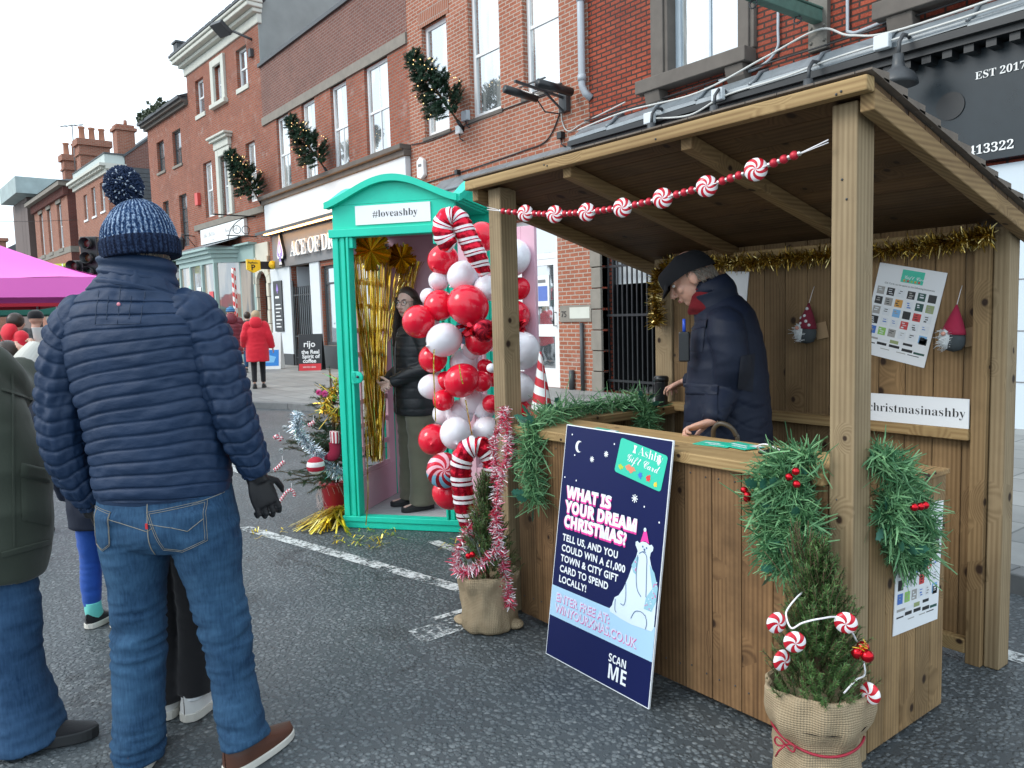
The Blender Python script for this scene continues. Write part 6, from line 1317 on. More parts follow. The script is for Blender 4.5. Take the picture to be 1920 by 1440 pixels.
tinsel('gold_streamer', 'gold foil streamers strung over the top of the bushy fir', [tuple(at(*p, 5.75)) for p in ((632, 708), (625, 735), (612, 752), (606, 770), (630, 778), (648, 780))], 260, .05, .006, M_GOLD, .8)
tinsel('silver_tinsel', 'wisp of silver tinsel at the top of the fir by the booth jamb', [tuple(at(*p, 5.8)) for p in ((640, 735), (648, 745), (640, 752))], 260, .04, .004, M_SILV)
def knit_cane(label, pts, r, dist):
    g = thing('knitted_cane', label, 'ornament', tuple(at(*pts[-1], dist))); mb = MB(); P = [at(*p, dist) for p in pts]; loft(mb, [(p.x, p.y, p.z, r, r) for p in P], 50, 12); mb.build('cane', M_KNS, g)
    mb = MB(); mb.tube([tuple(P[len(P) // 2]), tuple(P[len(P) // 2] + Vector((0, 0, .05)))], .0015, 4); mb.build('loop', M_SWW, g)
M_KNS = spiral_mat('knitted_stripe', (.50, .02, .06), (.74, .70, .70), 55, 1.0, .5, .9)
knit_cane('knitted candy cane dangling low on the left of the fir', [(524, 942), (532, 930), (540, 921), (547, 919), (552, 925), (552, 931)], .011, 5.65)
knit_cane('knitted candy cane lying on top of the silver tinsel', [(578, 798), (584, 795), (588, 792), (590, 790)], .014, 5.62)
knit_cane('white and red knitted cane poking out left of the fir', [(514, 822), (519, 818), (524, 824), (530, 820)], .013, 5.62)
knit_cane('pale knitted cane on the lowest left branch', [(514, 882), (521, 877), (530, 868), (534, 866)], .013, 5.62)
SB = thing('striped_bauble', 'big red and white striped woollen bauble under the silver tinsel', 'ornament', tuple(at(592, 873, 5.62))); mb = MB()
p = at(592, 873, 5.62); loft(mb, [(p.x, p.y, p.z + .062 * math.cos(u), .062 * math.sin(u) + .001, .062 * math.sin(u) + .001) for u in np.linspace(0.02, 3.12, 13)], 40, 20); mb.build('ball', spiral_mat('wool_band', (.42, .015, .04), (.74, .72, .72), 15.5, 0, .5, .9), SB); mb = MB(); mb.tube([tuple(p + Vector((0, 0, .06))), tuple(p + Vector((0, 0, .1)))], .002, 4); mb.build('loop', M_SWW, SB)
SK = thing('striped_stocking', 'red stocking with striped cuff hung in the middle of the fir', 'ornament', tuple(at(628, 830, 5.7))); p = at(628, 822, 5.7); rr = Vector((_r.x, _r.y, 0)).normalized()
mb = MB(); loft(mb, [(*(p + Vector((0, 0, .05))), .055, .03), (*p, .055, .03), (*(p - Vector((0, 0, .03))), .05, .028)], 24, 18); mb.build('cuff', spiral_mat('cuff_stripe', (.40, .015, .04), (.74, .72, .72), 0, 9, .5, .9), SK)
mb = MB(); loft(mb, [(*(p - Vector((0, 0, .028))), .045, .026), (*(p - Vector((0, 0, .08))), .042, .026), (*(p - Vector((0, 0, .12)) - rr * .015), .04, .025), (*(p - Vector((0, 0, .135)) - rr * .05), .03, .022), (*(p - Vector((0, 0, .135)) - rr * .08), .012, .01)], 30, 18, side=tuple(rr)); mb.build('foot', M_FELTR, SK)
def pom(label, px, py, r, dist, mat):
    g = thing('pompom', label, 'ornament', tuple(at(px, py, dist))); p = at(px, py, dist); mb = MB()
    for i in range(220): d = Vector((rnd.gauss(0, 1), rnd.gauss(0, 1), rnd.gauss(0, 1))).normalized(); s = d.orthogonal().normalized() * .002; e = p + d * r * rnd.uniform(.8, 1.05); mb.add([p - s, p + s, e + s, e - s], [(0, 1, 2, 3)])
    mb.build('wool', mat, g)
M_PKW = flat('pink_wool', (.80, .16, .42), .9)
pom('left of two pink pompoms near the top of the fir', 598, 736, .022, 5.7, M_PKW); pom('right of two pink pompoms near the top of the fir', 609, 738, .024, 5.68, M_PKW); pom('pale woollen pompom low on the left of the fir', 527, 845, .018, 5.62, M_FUR); pom('white pompom on the left edge of the fir', 534, 803, .022, 5.62, M_FUR)
def mop(name, label, c, n, r, mat, seed, h=.05, dirx=None, w=.007):
    q = random.Random(seed); g = thing(name, label, 'foil strips', tuple(c)); mb = MB(); c = Vector(c)
    for i in range(n):
        a = q.uniform(0, 6.28); d = Vector((math.cos(a), math.sin(a), 0)); 
        if dirx is None:   # loose shreds lying every way
            p = c + d * r * math.sqrt(q.random()) + Vector((0, 0, .006)); b = q.uniform(0, 6.28); P = [p]
            for k in range(3): b += q.gauss(0, .7); P.append(P[-1] + Vector((math.cos(b), math.sin(b), 0)) * q.uniform(.015, .04))
            for k in range(1, 4): P[k].z = .006 + abs(q.gauss(0, h))
            for k in range(3): e = (P[k + 1] - P[k]).cross(Vector((0, 0, 1))).normalized() * w / 2; mb.quad(P[k] - e, P[k] + e, P[k + 1] + e, P[k + 1] - e)
            continue
        if dirx is not None: d = (d * q.choice((.4, .9, 1.6)) + Vector(dirx)).normalized()
        L = r * q.uniform(.35, 1.05); s = Vector((-d.y, d.x, 0)) * w / 2; p0 = c + Vector((q.gauss(0, .02), q.gauss(0, .02), h * q.uniform(.4, 1.2))); p1 = p0 + d * L * .5 + Vector((q.gauss(0, .03), q.gauss(0, .03), q.uniform(-.03, .03))); p2 = p0 + d * L; p1.z = max(p1.z * .7, .008); p2.z = .006 + q.random() * .01
        mb.add([p0 - s, p0 + s, p1 + s, p1 - s, p2 + s, p2 - s], [(0, 1, 2, 3), (3, 2, 4, 5)])
    mb.build('strips', mat, g)
M_GOLDY = foil_mat('yellow_gold_foil', [(.85, .62, .03), (.95, .78, .10), (.60, .42, .02), (1, .88, .35)], .3, .8)
mop('foil_mop', 'heap of yellow gold foil strips on the road beside the red pot', (-5.18, 2.36, .0), 230, .32, M_GOLDY, 31, .12, (-.62, -.55, 0), .011)
mop('foil_scraps', 'gold foil scraps trodden on the road before the booth step', (-4.72, 2.35, 0), 46, .22, M_GOLDY, 32, .012); mop('foil_scraps', 'few gold foil shreds lying on the white bay line', (-5.32, 1.90, 0), 9, .16, M_GOLDY, 33, .01); mop('foil_scraps', 'gold foil heap on the booth floor behind the woman', BL(.2, .6, .062), 60, .2, M_GOLD, 34, .03) if 0 else None
fs = mop('foil_scraps', 'gold shred on the road between booth corner and white line', (-4.15, 2.72, 0), 8, .12, M_GOLDY, 35, .01)

M_LED = emit_mat('warm_fairy_light', (1.0, .70, .30), 1.8)
def wall_tree(seed):
    q = random.Random(seed); g = thing('wall_tree', 'x', 'Christmas tree', (0, 0, 0)); mb = MB(); wd = MB()
    wd.tube([(0, 0, -.25), (0, 0, 1.5)], [.025, .006], 6)
    for i in range(210):
        t = q.random(); z = .08 + t * 1.42; L = (.50 * (1 - t) ** .75 + .09) * q.uniform(.7, 1.1); a = q.uniform(0, 6.28); d = Vector((math.cos(a), math.sin(a), .35)).normalized(); p0 = Vector((0, 0, z)); p1 = p0 + d * L; wd.tube([p0, p1], .004, 4)
        needles(mb, p0.lerp(p1, .25), p1, int(60 * L / .3) + 14, .055, .012, q, .8)
        for k in range(3): b0 = p0.lerp(p1, q.uniform(.4, .95)); b1 = b0 + (d + Vector((q.gauss(0, .5), q.gauss(0, .5), q.gauss(0, .3)))).normalized() * .10; needles(mb, b0, b1, 20, .05, .012, q)
    mb.build('foliage', M_ART, g, False); wd.build('trunk', M_BARK, g, False)
    mb = MB()
    for i in range(50): t = q.random(); z = .1 + t * 1.38; L = (.50 * (1 - t) ** .75 + .09) * q.uniform(.8, 1.05); a = q.uniform(0, 6.28); mb.ball((L * math.cos(a), L * math.sin(a), z + .3 * L), .011, 6, 5)
    mb.build('fairy_lights', M_LED, g, False)
    mb = MB(); mb.lathe([(.04, -.3), (.04, -.05)], 10); mb.build('socket', M_BLACK, g, False); return g
wt0 = wall_tree(41)
def put(o, loc, lab, tilt=42, rz=0): o.location = loc; o.rotation_euler = (R(tilt), 0, rz); o['label'] = lab; o['group'] = 'lit trees on the shop fronts'
put(wt0, (-13.9, 9.32, 5.55), 'largest lit wall tree leaning out from the orange brick building')
w2 = dup(wt0, (0, 0, 0)); put(w2, (-20.45, 9.32, 5.65), 'lit wall tree leaning out above the blank white fascia', 43, .25)
w3 = dup(wt0, (0, 0, 0)); q_ = wm(b5) @ Vector((-.4, -.15, 5.5)); put(w3, tuple(q_), 'farthest lit wall tree beside the sweet shop upper windows', 43, .5); w3.scale = (1.12,) * 3
# ---------------------------------------------------------------- people
def skin_mat(name, c):
    t = NT(name); o = t.obj(); n = t.noise(o, 30, 4)
    return t.pbr(t.mix(n, tuple(x * .86 for x in c), c), .5, 0, t.bump(t.noise(o, 180, 2), .15, .001), **{'Subsurface Weight': .12, 'Subsurface Radius': (.012, .005, .003)})
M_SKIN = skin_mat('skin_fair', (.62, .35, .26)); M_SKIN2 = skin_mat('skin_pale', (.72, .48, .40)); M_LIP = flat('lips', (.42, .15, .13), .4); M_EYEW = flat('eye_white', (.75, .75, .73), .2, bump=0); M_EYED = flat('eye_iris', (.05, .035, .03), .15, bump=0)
def cloth(name, c, rough=.75, sc=60, b=.35, var=.18, sheen=.2):
    t = NT(name); o = t.obj(); n = t.noise(o, 5, 4, .6); w = t.noise(o, sc * 4, 2)
    col = t.mix(n, tuple(x * (1 - var) for x in c), tuple(x * (1 + var) for x in c))
    h = t.math('ADD', t.math('MULTIPLY', t.noise(o, sc * .35, 4), 1.2), t.math('MULTIPLY', w, .35))
    return t.pbr(col, rough, 0, t.bump(h, b, .004), spec=.3, **{'Sheen Weight': sheen, 'Sheen Roughness': .5})
def denim_mat(name, lo, hi):
    t = NT(name); o = t.obj()
    n = t.noise(o, 4.5, 5, .6); st_ = t.noise(t.mapping(o, (160, 160, 16)), 1.0, 3); f = t.noise(t.mapping(o, (9, 9, 26)), 1.0, 4, .6)
    k = t.math('ADD', t.math('MULTIPLY', n, .55), t.math('ADD', t.math('MULTIPLY', st_, .35), t.math('MULTIPLY', f, .3)))
    col = t.ramp(k, [(.42, lo), (.62, tuple((a + b) / 2 for a, b in zip(lo, hi))), (.82, hi)])
    tw = t.n('TexWave', {'Vector': o, 'Scale': 260.0, 'Distortion': 1.0}, bands_direction='DIAGONAL').outputs[1]
    return t.pbr(col, .85, 0, t.bump(t.math('ADD', t.math('MULTIPLY', tw, .25), t.math('MULTIPLY', f, .8)), .35, .004), spec=.2)
M_DENIM = denim_mat('denim_mid_blue', (.006, .025, .066), (.050, .125, .225)); M_DENIM2 = denim_mat('denim_worn_blue', (.010, .035, .085), (.050, .115, .22))
def nylon(name, c, rough=.42):
    t = NT(name); o = t.obj(); n = t.noise(o, 6, 4)
    wr = t.noise(t.mapping(o, (30, 30, 60)), 1.0, 4, .6)
    return t.pbr(t.mix(n, tuple(x * .8 for x in c), tuple(x * 1.2 for x in c)), t.math('MULTIPLY_ADD', n, .15, rough - .08), 0, t.bump(wr, .35, .006), spec=.45)
M_NAVYQ = nylon('navy_quilted_nylon', (.004, .022, .064), .66); M_NAVYD = cloth('navy_waxed_cotton', (.005, .010, .026), .65, 40, .3, .2, 0.0); M_BLKQ = nylon('black_quilted_nylon', (.010, .012, .016), .5); M_BLKC = cloth('black_cloth', (.010, .010, .012), .85); M_OLIVE = cloth('olive_coat_cotton', (.040, .050, .036), .8, 30, .35); M_KHAKI = cloth('khaki_corduroy', (.135, .13, .095), .85, 50, .4)
M_REDC = cloth('red_coat_wool', (.62, .012, .030), .7); M_BURG = nylon('burgundy_nylon', (.17, .016, .03)); M_DKCOAT = cloth('charcoal_coat', (.028, .032, .034), .8); M_BLUELEG = cloth('bright_blue_leggings', (.012, .075, .36), .7); M_MINT = cloth('mint_sock', (.16, .62, .56), .8); M_LEATHER = flat('black_leather', (.012, .012, .014), .38, var=.3, nscale=25, bump=.4); M_BROWNL = flat('brown_leather', (.085, .032, .018), .42, var=.3, nscale=20, bump=.4); M_SOLE = flat('off_white_rubber', (.62, .60, .54), .6, var=.08); M_WHSHOE = flat('white_leather_shoe', (.70, .70, .68), .5, var=.08, nscale=15); M_BLKSOLE = flat('black_rubber', (.02, .022, .024), .7); M_SCARF = cloth('red_wool_scarf', (.13, .007, .012), .95, 30, .6, .2, 0.0)
M_HAIRB = flat('dark_brown_hair', (.034, .020, .013), .38, var=.4, nscale=30, bump=.5); M_HAIRG = flat('grey_hair', (.22, .19, .16), .6, var=.3, nscale=40, bump=.5); M_HAIRF = flat('fair_hair', (.42, .31, .18), .55, var=.3, nscale=40, bump=.5); M_STITCH = flat('denim_stitching', (.24, .22, .18), .8)
def knit_mat(name, base, fleck, dark):
    t = NT(name); o = t.obj(); x, y, z = t.sep(o); an = t.math('ARCTAN2', y, x)
    v = t.comb(t.math('MULTIPLY', an, 9.0), t.math('MULTIPLY', z, 22.0), 0.0); f = t.noise(v, 2.0, 3, .7); b = t.noise(t.comb(t.math('MULTIPLY', an, 24.0), t.math('MULTIPLY', z, 130.0), 0.0), 1.0, 2)
    rb = t.math('ABSOLUTE', t.math('SINE', t.math('MULTIPLY', an, 22.0))); k = t.math('ADD', t.math('MULTIPLY', f, .42), t.math('ADD', t.math('MULTIPLY', b, .42), t.math('MULTIPLY', rb, .17))); col = t.ramp(k, [(.42, dark), (.53, base), (.66, fleck)])
    return t.pbr(col, .95, 0, t.bump(b, .8, .006), spec=.15)

def person(name_label, loc, rz, group=None):
    return thing('person', name_label, 'person', loc, rz, group)
J0 = dict(pelvis=(0, 0, .93), waist=(0, .0, 1.08), chest=(0, .0, 1.28), neck=(0, -.015, 1.44), head=(0, .02, 1.60), shR=(.175, -.01, 1.40), shL=(-.175, -.01, 1.40), elR=(.225, -.03, 1.12), elL=(-.225, -.03, 1.12), wrR=(.235, .05, .88), wrL=(-.235, .05, .88), hiR=(.09, 0, .90), hiL=(-.09, 0, .90), knR=(.10, .02, .49), knL=(-.10, .02, .49), anR=(.105, -.02, .09), anL=(-.105, -.02, .09), toR=(.12, .17, .03), toL=(-.12, .17, .03))
def chain(mb, pts, rs, n=24, seg=16, side=(1, 0, 0), flatk=1.0):
    loft(mb, [(*p, r, r * flatk) for p, r in zip(pts, rs)], n, seg, side=side)
def hand(mb, P, d, nrm, thumb=1, curl=.5, k=1.0, spread=1.0):
    """palm, four fingers of different lengths and a side thumb; thumb=+1 on the s side"""
    P, d, nrm = Vector(P), Vector(d).normalized(), Vector(nrm); nrm = (nrm - d * nrm.dot(d)).normalized(); s = d.cross(nrm).normalized()
    loft(mb, [(*(P - d * .03 * k), .024 * k, .018 * k), (*P, .026 * k, .017 * k), (*(P + d * .045 * k), .039 * k, .0155 * k), (*(P + d * .088 * k), .040 * k, .013 * k), (*(P + d * .096 * k), .032 * k, .009 * k)], 14, 14, side=tuple(s))
    for i, (o, L) in enumerate(((.030, .066), (.0105, .076), (-.0095, .071), (-.029, .056))):
        o *= thumb; b = P + d * .086 * k + s * o * k; dr = (d + s * o * 2.2 * spread).normalized(); c = curl * (1 + .18 * i); p1 = b + dr * L * .46 * k
        d2 = (dr * math.cos(c) + nrm * math.sin(c)).normalized(); p2 = p1 + d2 * L * .33 * k; d3 = (dr * math.cos(c * 1.9) + nrm * math.sin(c * 1.9)).normalized(); p3 = p2 + d3 * L * .26 * k
        mb.tube([b - dr * .02 * k, b, p1, p2, p3, p3 + d3 * .004 * k], [.0088 * k, .0092 * k, .0088 * k, .0078 * k, .0068 * k, .003 * k], 8)
    tb = P + d * .022 * k + s * .026 * k * thumb; t1 = tb + (d * .55 + s * .75 * thumb + nrm * .25).normalized() * .036 * k; t2 = t1 + (d * .85 + s * .35 * thumb + nrm * .35).normalized() * .030 * k; t3 = t2 + (d * .9 + s * .1 * thumb + nrm * .45).normalized() * .022 * k
    mb.tube([tb - s * .01 * thumb * k, tb, t1, t2, t3], [.0125 * k, .013 * k, .0105 * k, .0095 * k, .005 * k], 8)
def head_shape(mb, c, d, k=1.0, up=(0, 0, 1), nose=1.0):
    """skull, jaw, nose, brow, lips and ears; d = looking direction"""
    c, d, up = Vector(c), Vector(d).normalized(), Vector(up); up = (up - d * up.dot(d)).normalized(); s = d.cross(up)
    M = Matrix((s, d, up)).transposed()
    def B(x, y, z, r, sc=(1, 1, 1)): mb.ball(c + M @ Vector((x, y, z)) * k, r * k, 20, 14, sc, M)
    B(0, -.012, .022, .098, (.79, .98, .98)); B(0, .028, -.028, .072, (.86, .86, 1.15)); B(0, .052, -.082, .033, (1.0, .85, .8)); B(0, .066, .022, .05, (1.05, .45, .5))
    mb.tube([tuple(c + M @ Vector(p) * k) for p in ((0, .088, .018), (0, .100, -.006), (0, .112, -.030), (0, .104, -.040))], [.008 * k, .010 * k, .0135 * k * nose, .009 * k], 8)
    B(.011, .096, -.036, .008); B(-.011, .096, -.036, .008)
    for sx in (-1, 1): B(sx * .078, -.008, -.008, .026, (.35, .72, 1.2)); B(sx * .034, .060, -.022, .028, (1, .7, .9)); 
    B(0, .090, -.060, .016, (1.35, .55, .45)); B(0, .087, -.068, .015, (1.2, .55, .5))
    return M
def face_bits(p, c, M, k, world=False):
    c = Vector(c)
    for sx in (-1, 1):
        mb = MB(); q = c + M @ Vector((sx * .030, .0815, .008)) * k; mb.ball(q, .0105 * k, 12, 8, (1.15, .8, .75), M); e = mb.build('eye', M_EYEW, p, world); mb = MB(); mb.ball(q + M @ Vector((0, .0065, 0)) * k, .0052 * k, 10, 6, (1, .6, 1), M); mb.build('iris', M_EYED, e, world)
    mb = MB(); mb.ball(c + M @ Vector((0, .0965, -.060)) * k, .0155 * k, 12, 6, (1.25, .35, .28), M); mb.ball(c + M @ Vector((0, .0945, -.067)) * k, .0145 * k, 12, 6, (1.1, .35, .32), M); mb.build('lips', M_LIP, p, world)
    mb = MB()
    for sx in (-1, 1): mb.tube([tuple(c + M @ Vector((sx * x, y, z)) * k) for x, y, z in ((.015, .0905, .026), (.032, .0885, .031), (.046, .078, .027))], .0033 * k, 6)
    mb.build('eyebrow', M_HAIRB, p, world)

def body(p, J, k, look=(0, 1, 0), hands=True, curlR=.5, curlL=.5, vox=.007, nR=(0, 0, 0), nL=(0, 0, 0), skin=None, thin=.86, hk=1.0, up=(0, 0, 1)):
    """one continuous figure from the joints J (local), skinned by voxel union"""
    g = {n: Vector(q) * k for n, q in J.items()}; mb = MB()
    loft(mb, [(*(g['pelvis'] - Vector((0, 0, .06 * k))), .13 * k * thin, .10 * k * thin), (*g['pelvis'], .155 * k * thin, .115 * k * thin), (*g['waist'], .13 * k * thin, .10 * k * thin), (*g['chest'], .165 * k * thin, .115 * k * thin), (*(g['chest'].lerp(g['neck'], .6)), .16 * k * thin, .09 * k * thin), (*(g['neck'] - Vector((0, 0, .015 * k))), .075 * k, .06 * k)], 30, 24)
    hd = g['head']; chain(mb, [g['neck'] - Vector((0, 0, .04 * k)), g['neck'].lerp(hd, .4), hd - Vector((0, 0, .05 * k))], [.066 * k, .056 * k, .056 * k], 10, 16)
    M = head_shape(mb, hd, look, k * hk, up)
    for s in 'RL':
        chain(mb, [g['chest'].lerp(g['sh' + s], .6), g['sh' + s], g['sh' + s].lerp(g['el' + s], .5), g['el' + s], g['el' + s].lerp(g['wr' + s], .4), g['wr' + s]], [r * k for r in (.055, .055, .046, .038, .036, .024)], 30, 12)
        chain(mb, [g['hi' + s] + Vector((0, 0, .03 * k)), g['hi' + s].lerp(g['kn' + s], .35), g['kn' + s], g['kn' + s].lerp(g['an' + s], .35), g['an' + s]], [r * k for r in (.078, .070, .048, .046, .032)], 24, 12)
        chain(mb, [g['an' + s] - Vector((0, 0, .02 * k)), g['an' + s].lerp(g['to' + s], .4) - Vector((0, 0, .022 * k)), g['to' + s]], [r * k for r in (.030, .024, .020)], 10, 10)
        if hands:
            d = (g['wr' + s] - g['el' + s]).normalized(); nn = Vector(nR if s == 'R' else nL)
            if nn.length < .01: nn = Vector((-1 if s == 'R' else 1, .2, 0))
            dd = J.get('hd' + s); hand(mb, g['wr' + s], Vector(dd) if dd else d, nn, (1 if s == 'R' else -1) * (-1 if 0 else 1), curlR if s == 'R' else curlL, k)
    o = remesh(mb, vox, 3, .5); b = o.build('body', skin or M_SKIN, p, False); return b, g, M

def coat(p, name, mat, rings, sleeves, vox=.009, fn=None, it=4, seg=36):
    """torso rings (x,y,z,rx,ry[,power]) and sleeve chains joined to one garment"""
    mb = MB(); loft(mb, rings, 60, seg)
    for pts, rs in sleeves: chain(mb, pts, rs, 40, 20)
    return remesh(mb, vox, it, .5, fn).build(name, mat, p, False)
def folds(amp, fx, fz, seed=0, quilt=None, axis_fn=None):
    def f(P, N):
        n1 = nz(P + seed, (fx, fx, fz)); n2 = nz(P + seed * 2 + 5, (fx * 2.3, fx * 2.3, fz * 2.1)); d = amp * (1 - np.abs(n1) * 2.2) * .8 + amp * .5 * n2
        if quilt is not None: d = d + quilt(P)
        return P + N * d[:, None]
    return f
def bafflez(step, depth, wob=.01):
    def q(P):
        z = P[:, 2] + wob * np.sin(P[:, 0] * 9) + .004 * np.sin(P[:, 0] * 31); u = np.abs(((z / step) % 1) - .5) * 2   # 1 at seam
        return -depth * np.exp(-((1 - u) / .22) ** 2) + depth * .35 * np.sqrt(np.clip(1 - u, 0, 1))
    return q
def trousers(p, mat, rings, legs, vox=.009, fn=None, name='trousers'):
    mb = MB(); loft(mb, rings, 24, 32)
    for L in legs: loft(mb, L, 60, 24)
    return remesh(mb, vox, 4, .5, fn).build(name, mat, p, False)
def shoe(p, heel, toe, w, h, mats, ankle=True, sole=.022):
    """low shoe from heel to toe (local ground points)"""
    a, b = Vector(heel), Vector(toe); d = (b - a); L = d.length; d.normalize(); s = Vector((d.y, -d.x, 0)); mb = MB(); n = 22; prof = []
    pts = []
    for i in range(n + 1):
        t = i / n; ww = w * (.72 + .30 * math.sin(min(1, t * 1.25) * math.pi / 2 + .15) - (.28 * max(0, (t - .45) / .55) ** 2.2)) * (math.sin(math.acos(min(1, abs(2 * t - 1) ** 3.2))) if 0 < t < 1 else .02)
        pts.append((t, max(ww, .004) / 2))
    up = [h * (1.0 if t < .33 else (.42 + .58 * (1 - (t - .33) / .67) ** 1.35)) for t, _ in pts]
    vs = []; seg = 12
    for (t, ww), hh in zip(pts, up):
        c = a + d * L * t
        for k in range(seg + 1):
            u = math.pi * k / seg; vs.append(c + s * ww * math.cos(u) * (1 if math.sin(u) < .3 else 1 - .25 * (math.sin(u) - .3)) + Vector((0, 0, sole + (hh - sole) * math.sin(u) ** .6)))
    fs = [(i * (seg + 1) + k, i * (seg + 1) + k + 1, (i + 1) * (seg + 1) + k + 1, (i + 1) * (seg + 1) + k) for i in range(n) for k in range(seg)]
    mb.add(vs, fs, 0, True); tc = a + d * L * .34; mb.ball(tc + Vector((0, 0, h * .80)), w * .36, 14, 10, (1, 1, .75), Matrix((s, d, Vector((0, 0, 1)))).transposed() @ Matrix.Diagonal((1, 1.55, 1))); o = mb.build('shoe', mats[0], p, False)
    mb = MB(); P = [a + d * L * t + s * (ww + .004) for t, ww in pts] + [a + d * L * t - s * (ww + .004) for t, ww in reversed(pts)]; mb.prism([(q.x, q.y, .002) for q in reversed(P)], (0, 0, sole + .004)); mb.build('sole', mats[1], o, False, bevel=.004); return o

# --- man in the navy puffer jacket, seen from behind ---------------------------
RZ = math.atan2(.7937, .6078)
MN = person('man in navy puffer jacket, bobble hat and jeans, seen from behind', (-2.66, .655, 0), RZ)
JM = dict(pelvis=(-.05, .02, .92), waist=(-.055, .02, 1.08), chest=(-.09, .02, 1.36), neck=(-.09, .02, 1.57), head=(-.078, .035, 1.715), shR=(.07, .02, 1.50), shL=(-.255, .02, 1.50), elR=(.19, .0, 1.19), elL=(-.36, .0, 1.15), wrR=(.245, .03, .975), wrL=(-.305, .05, .875), hiR=(.06, .02, .86), hiL=(-.155, .02, .86), knR=(.11, .03, .48), knL=(-.17, .03, .46), anR=(.168, .0, .08), anL=(-.185, .0, .075), toR=(.235, .12, .02), toL=(-.205, .14, .02))
b_, g_, M_ = body(MN, JM, 1.0, (0.12, 1, -.02), False, .75, .6, .008, (-.5, .6, 0), (.6, .5, 0), thin=.8, hk=1.0)
# jacket: quilted by hand-placed baffles along the loft itself
q4 = random.Random(4)
def baffle(step, depth, seed, wr=.004):
    def f(t, s, a):
        sw = s + .007 * math.sin(2 * a + seed) + .0025 * math.sin(5 * a + seed * 2) + .004 * noise.noise((s * 6, seed, a)); u = (sw / step) % 1.0; e = min(u, 1 - u) * step
        w = noise.noise((math.cos(a) * 3 + seed, math.sin(a) * 3, sw * 14)) * wr + noise.noise((math.cos(a) * 9 + seed, math.sin(a) * 9, sw * 30)) * wr * .5
        return -depth * .5 * math.exp(-(e / .0032) ** 2) + depth * .36 * (math.sin(math.pi * u) ** .4) + w * (.4 + math.sin(math.pi * u))
    return f
mb = MB(); Y0 = .015
loft(mb, [(-.050, Y0, .925, .208, .135, 2.3), (-.050, Y0, .96, .214, .140, 2.3), (-.052, Y0, 1.06, .214, .142, 2.3), (-.062, Y0, 1.18, .220, .145, 2.4), (-.078, Y0, 1.30, .226, .148, 2.4), (-.092, Y0, 1.41, .232, .146, 2.5), (-.096, Y0, 1.49, .222, .132, 2.4), (-.094, Y0, 1.55, .178, .112, 2.2), (-.090, Y0, 1.595, .128, .10, 2.1), (-.088, Y0 + .01, 1.62, .10, .085, 2.0)], 300, 120, baffle(.041, .0078, 1.0, .005), 0, True)
jk = mb.build('jacket', M_NAVYQ, MN, False)
for nm, keys, sd in (('sleeve', [(-.20, Y0, 1.515, .050, .070), (-.262, Y0, 1.495, .078, .092), (-.312, Y0, 1.42, .080, .092), (-.340, Y0 - .01, 1.32, .074, .086), (-.356, Y0 - .015, 1.18, .069, .080), (-.357, Y0 - .005, 1.07, .064, .074), (-.335, Y0 + .02, .97, .056, .062), (-.312, Y0 + .045, .90, .046, .052), (-.306, Y0 + .05, .872, .040, .045)], 2.0),
                     ('sleeve', [(.02, Y0, 1.525, .050, .070), (.078, Y0, 1.50, .076, .092), (.118, Y0, 1.42, .078, .092), (.150, Y0 - .01, 1.34, .076, .087), (.178, Y0 - .015, 1.24, .070, .080), (.201, Y0 - .01, 1.15, .064, .075), (.222, Y0 + .005, 1.07, .058, .066), (.238, Y0 + .02, 1.01, .050, .056), (.244, Y0 + .03, .975, .042, .046)], 3.0)):
    mb = MB(); loft(mb, keys, 220, 72, baffle(.044, .0088, sd, .008)); mb.build(nm, M_NAVYQ, jk, False)
mb = MB(); loft(mb, [(-.090, Y0, 1.575, .135, .108), (-.090, Y0 + .005, 1.60, .124, .104), (-.090, Y0 + .008, 1.63, .119, .10), (-.092, Y0 + .01, 1.665, .117, .099), (-.094, Y0 + .012, 1.682, .110, .093), (-.094, Y0 + .012, 1.678, .098, .083), (-.094, Y0 + .012, 1.64, .095, .08)], 60, 64, lambda t, s, a: .004 * math.sin(s * 150) * (t < .7) + .003 * noise.noise((math.cos(a) * 3, math.sin(a) * 3, s * 12)), cap=False); mb.v = [(p[0], p[1], p[2] - .20 * (p[0] + .11)) for p in mb.v]; mb.build('collar', M_NAVYQ, jk, False)
mb = MB(); loft(mb, [(-.050, Y0, .895, .200, .128, 2.3), (-.050, Y0, .925, .207, .134, 2.3), (-.050, Y0, .945, .206, .133, 2.3)], 24, 90, lambda t, s, a: .0015 * math.sin(a * 90)); mb.build('hem_band', M_NAVYQ, jk, False)
mb = MB()
for pts in ([(-.165, 1.475), (-.165, 1.58)], [(-.025, 1.475), (-.025, 1.58)], [(-.165, 1.475), (-.025, 1.475)], [(-.095, 1.475), (-.095, 1.60)], [(-.13, 1.49), (-.13, 1.56)], [(-.06, 1.49), (-.06, 1.56)]):
    (x0, z0), (x1, z1) = pts; L = [(x0 + (x1 - x0) * i / 10, z0 + (z1 - z0) * i / 10) for i in range(11)]
    bv = BVHTree.FromPolygons([v.co[:] for v in jk.data.vertices], [tuple(q.vertices) for q in jk.data.polygons])
    P = []
    for x, z in L:
        hit = bv.ray_cast(Vector((x, -1, z)), Vector((0, 1, 0)))[0]
        if hit: P.append((hit.x, hit.y - .0005, hit.z))
    if len(P) > 2: mb.tube(P, .0010, 6)
mb.build('yoke_stitching', flat('navy_piping', (.008, .024, .058), .6), jk, False)
hit = bv.ray_cast(Vector((-.095, -1, 1.535)), Vector((0, 1, 0)))[0]; mb = MB(); mb.ball(hit + Vector((0, -.002, 0)), .006, 12, 6, (1, .5, 1)); mb.build('badge', flat('pink_badge', (.65, .22, .28), .4), jk, False)
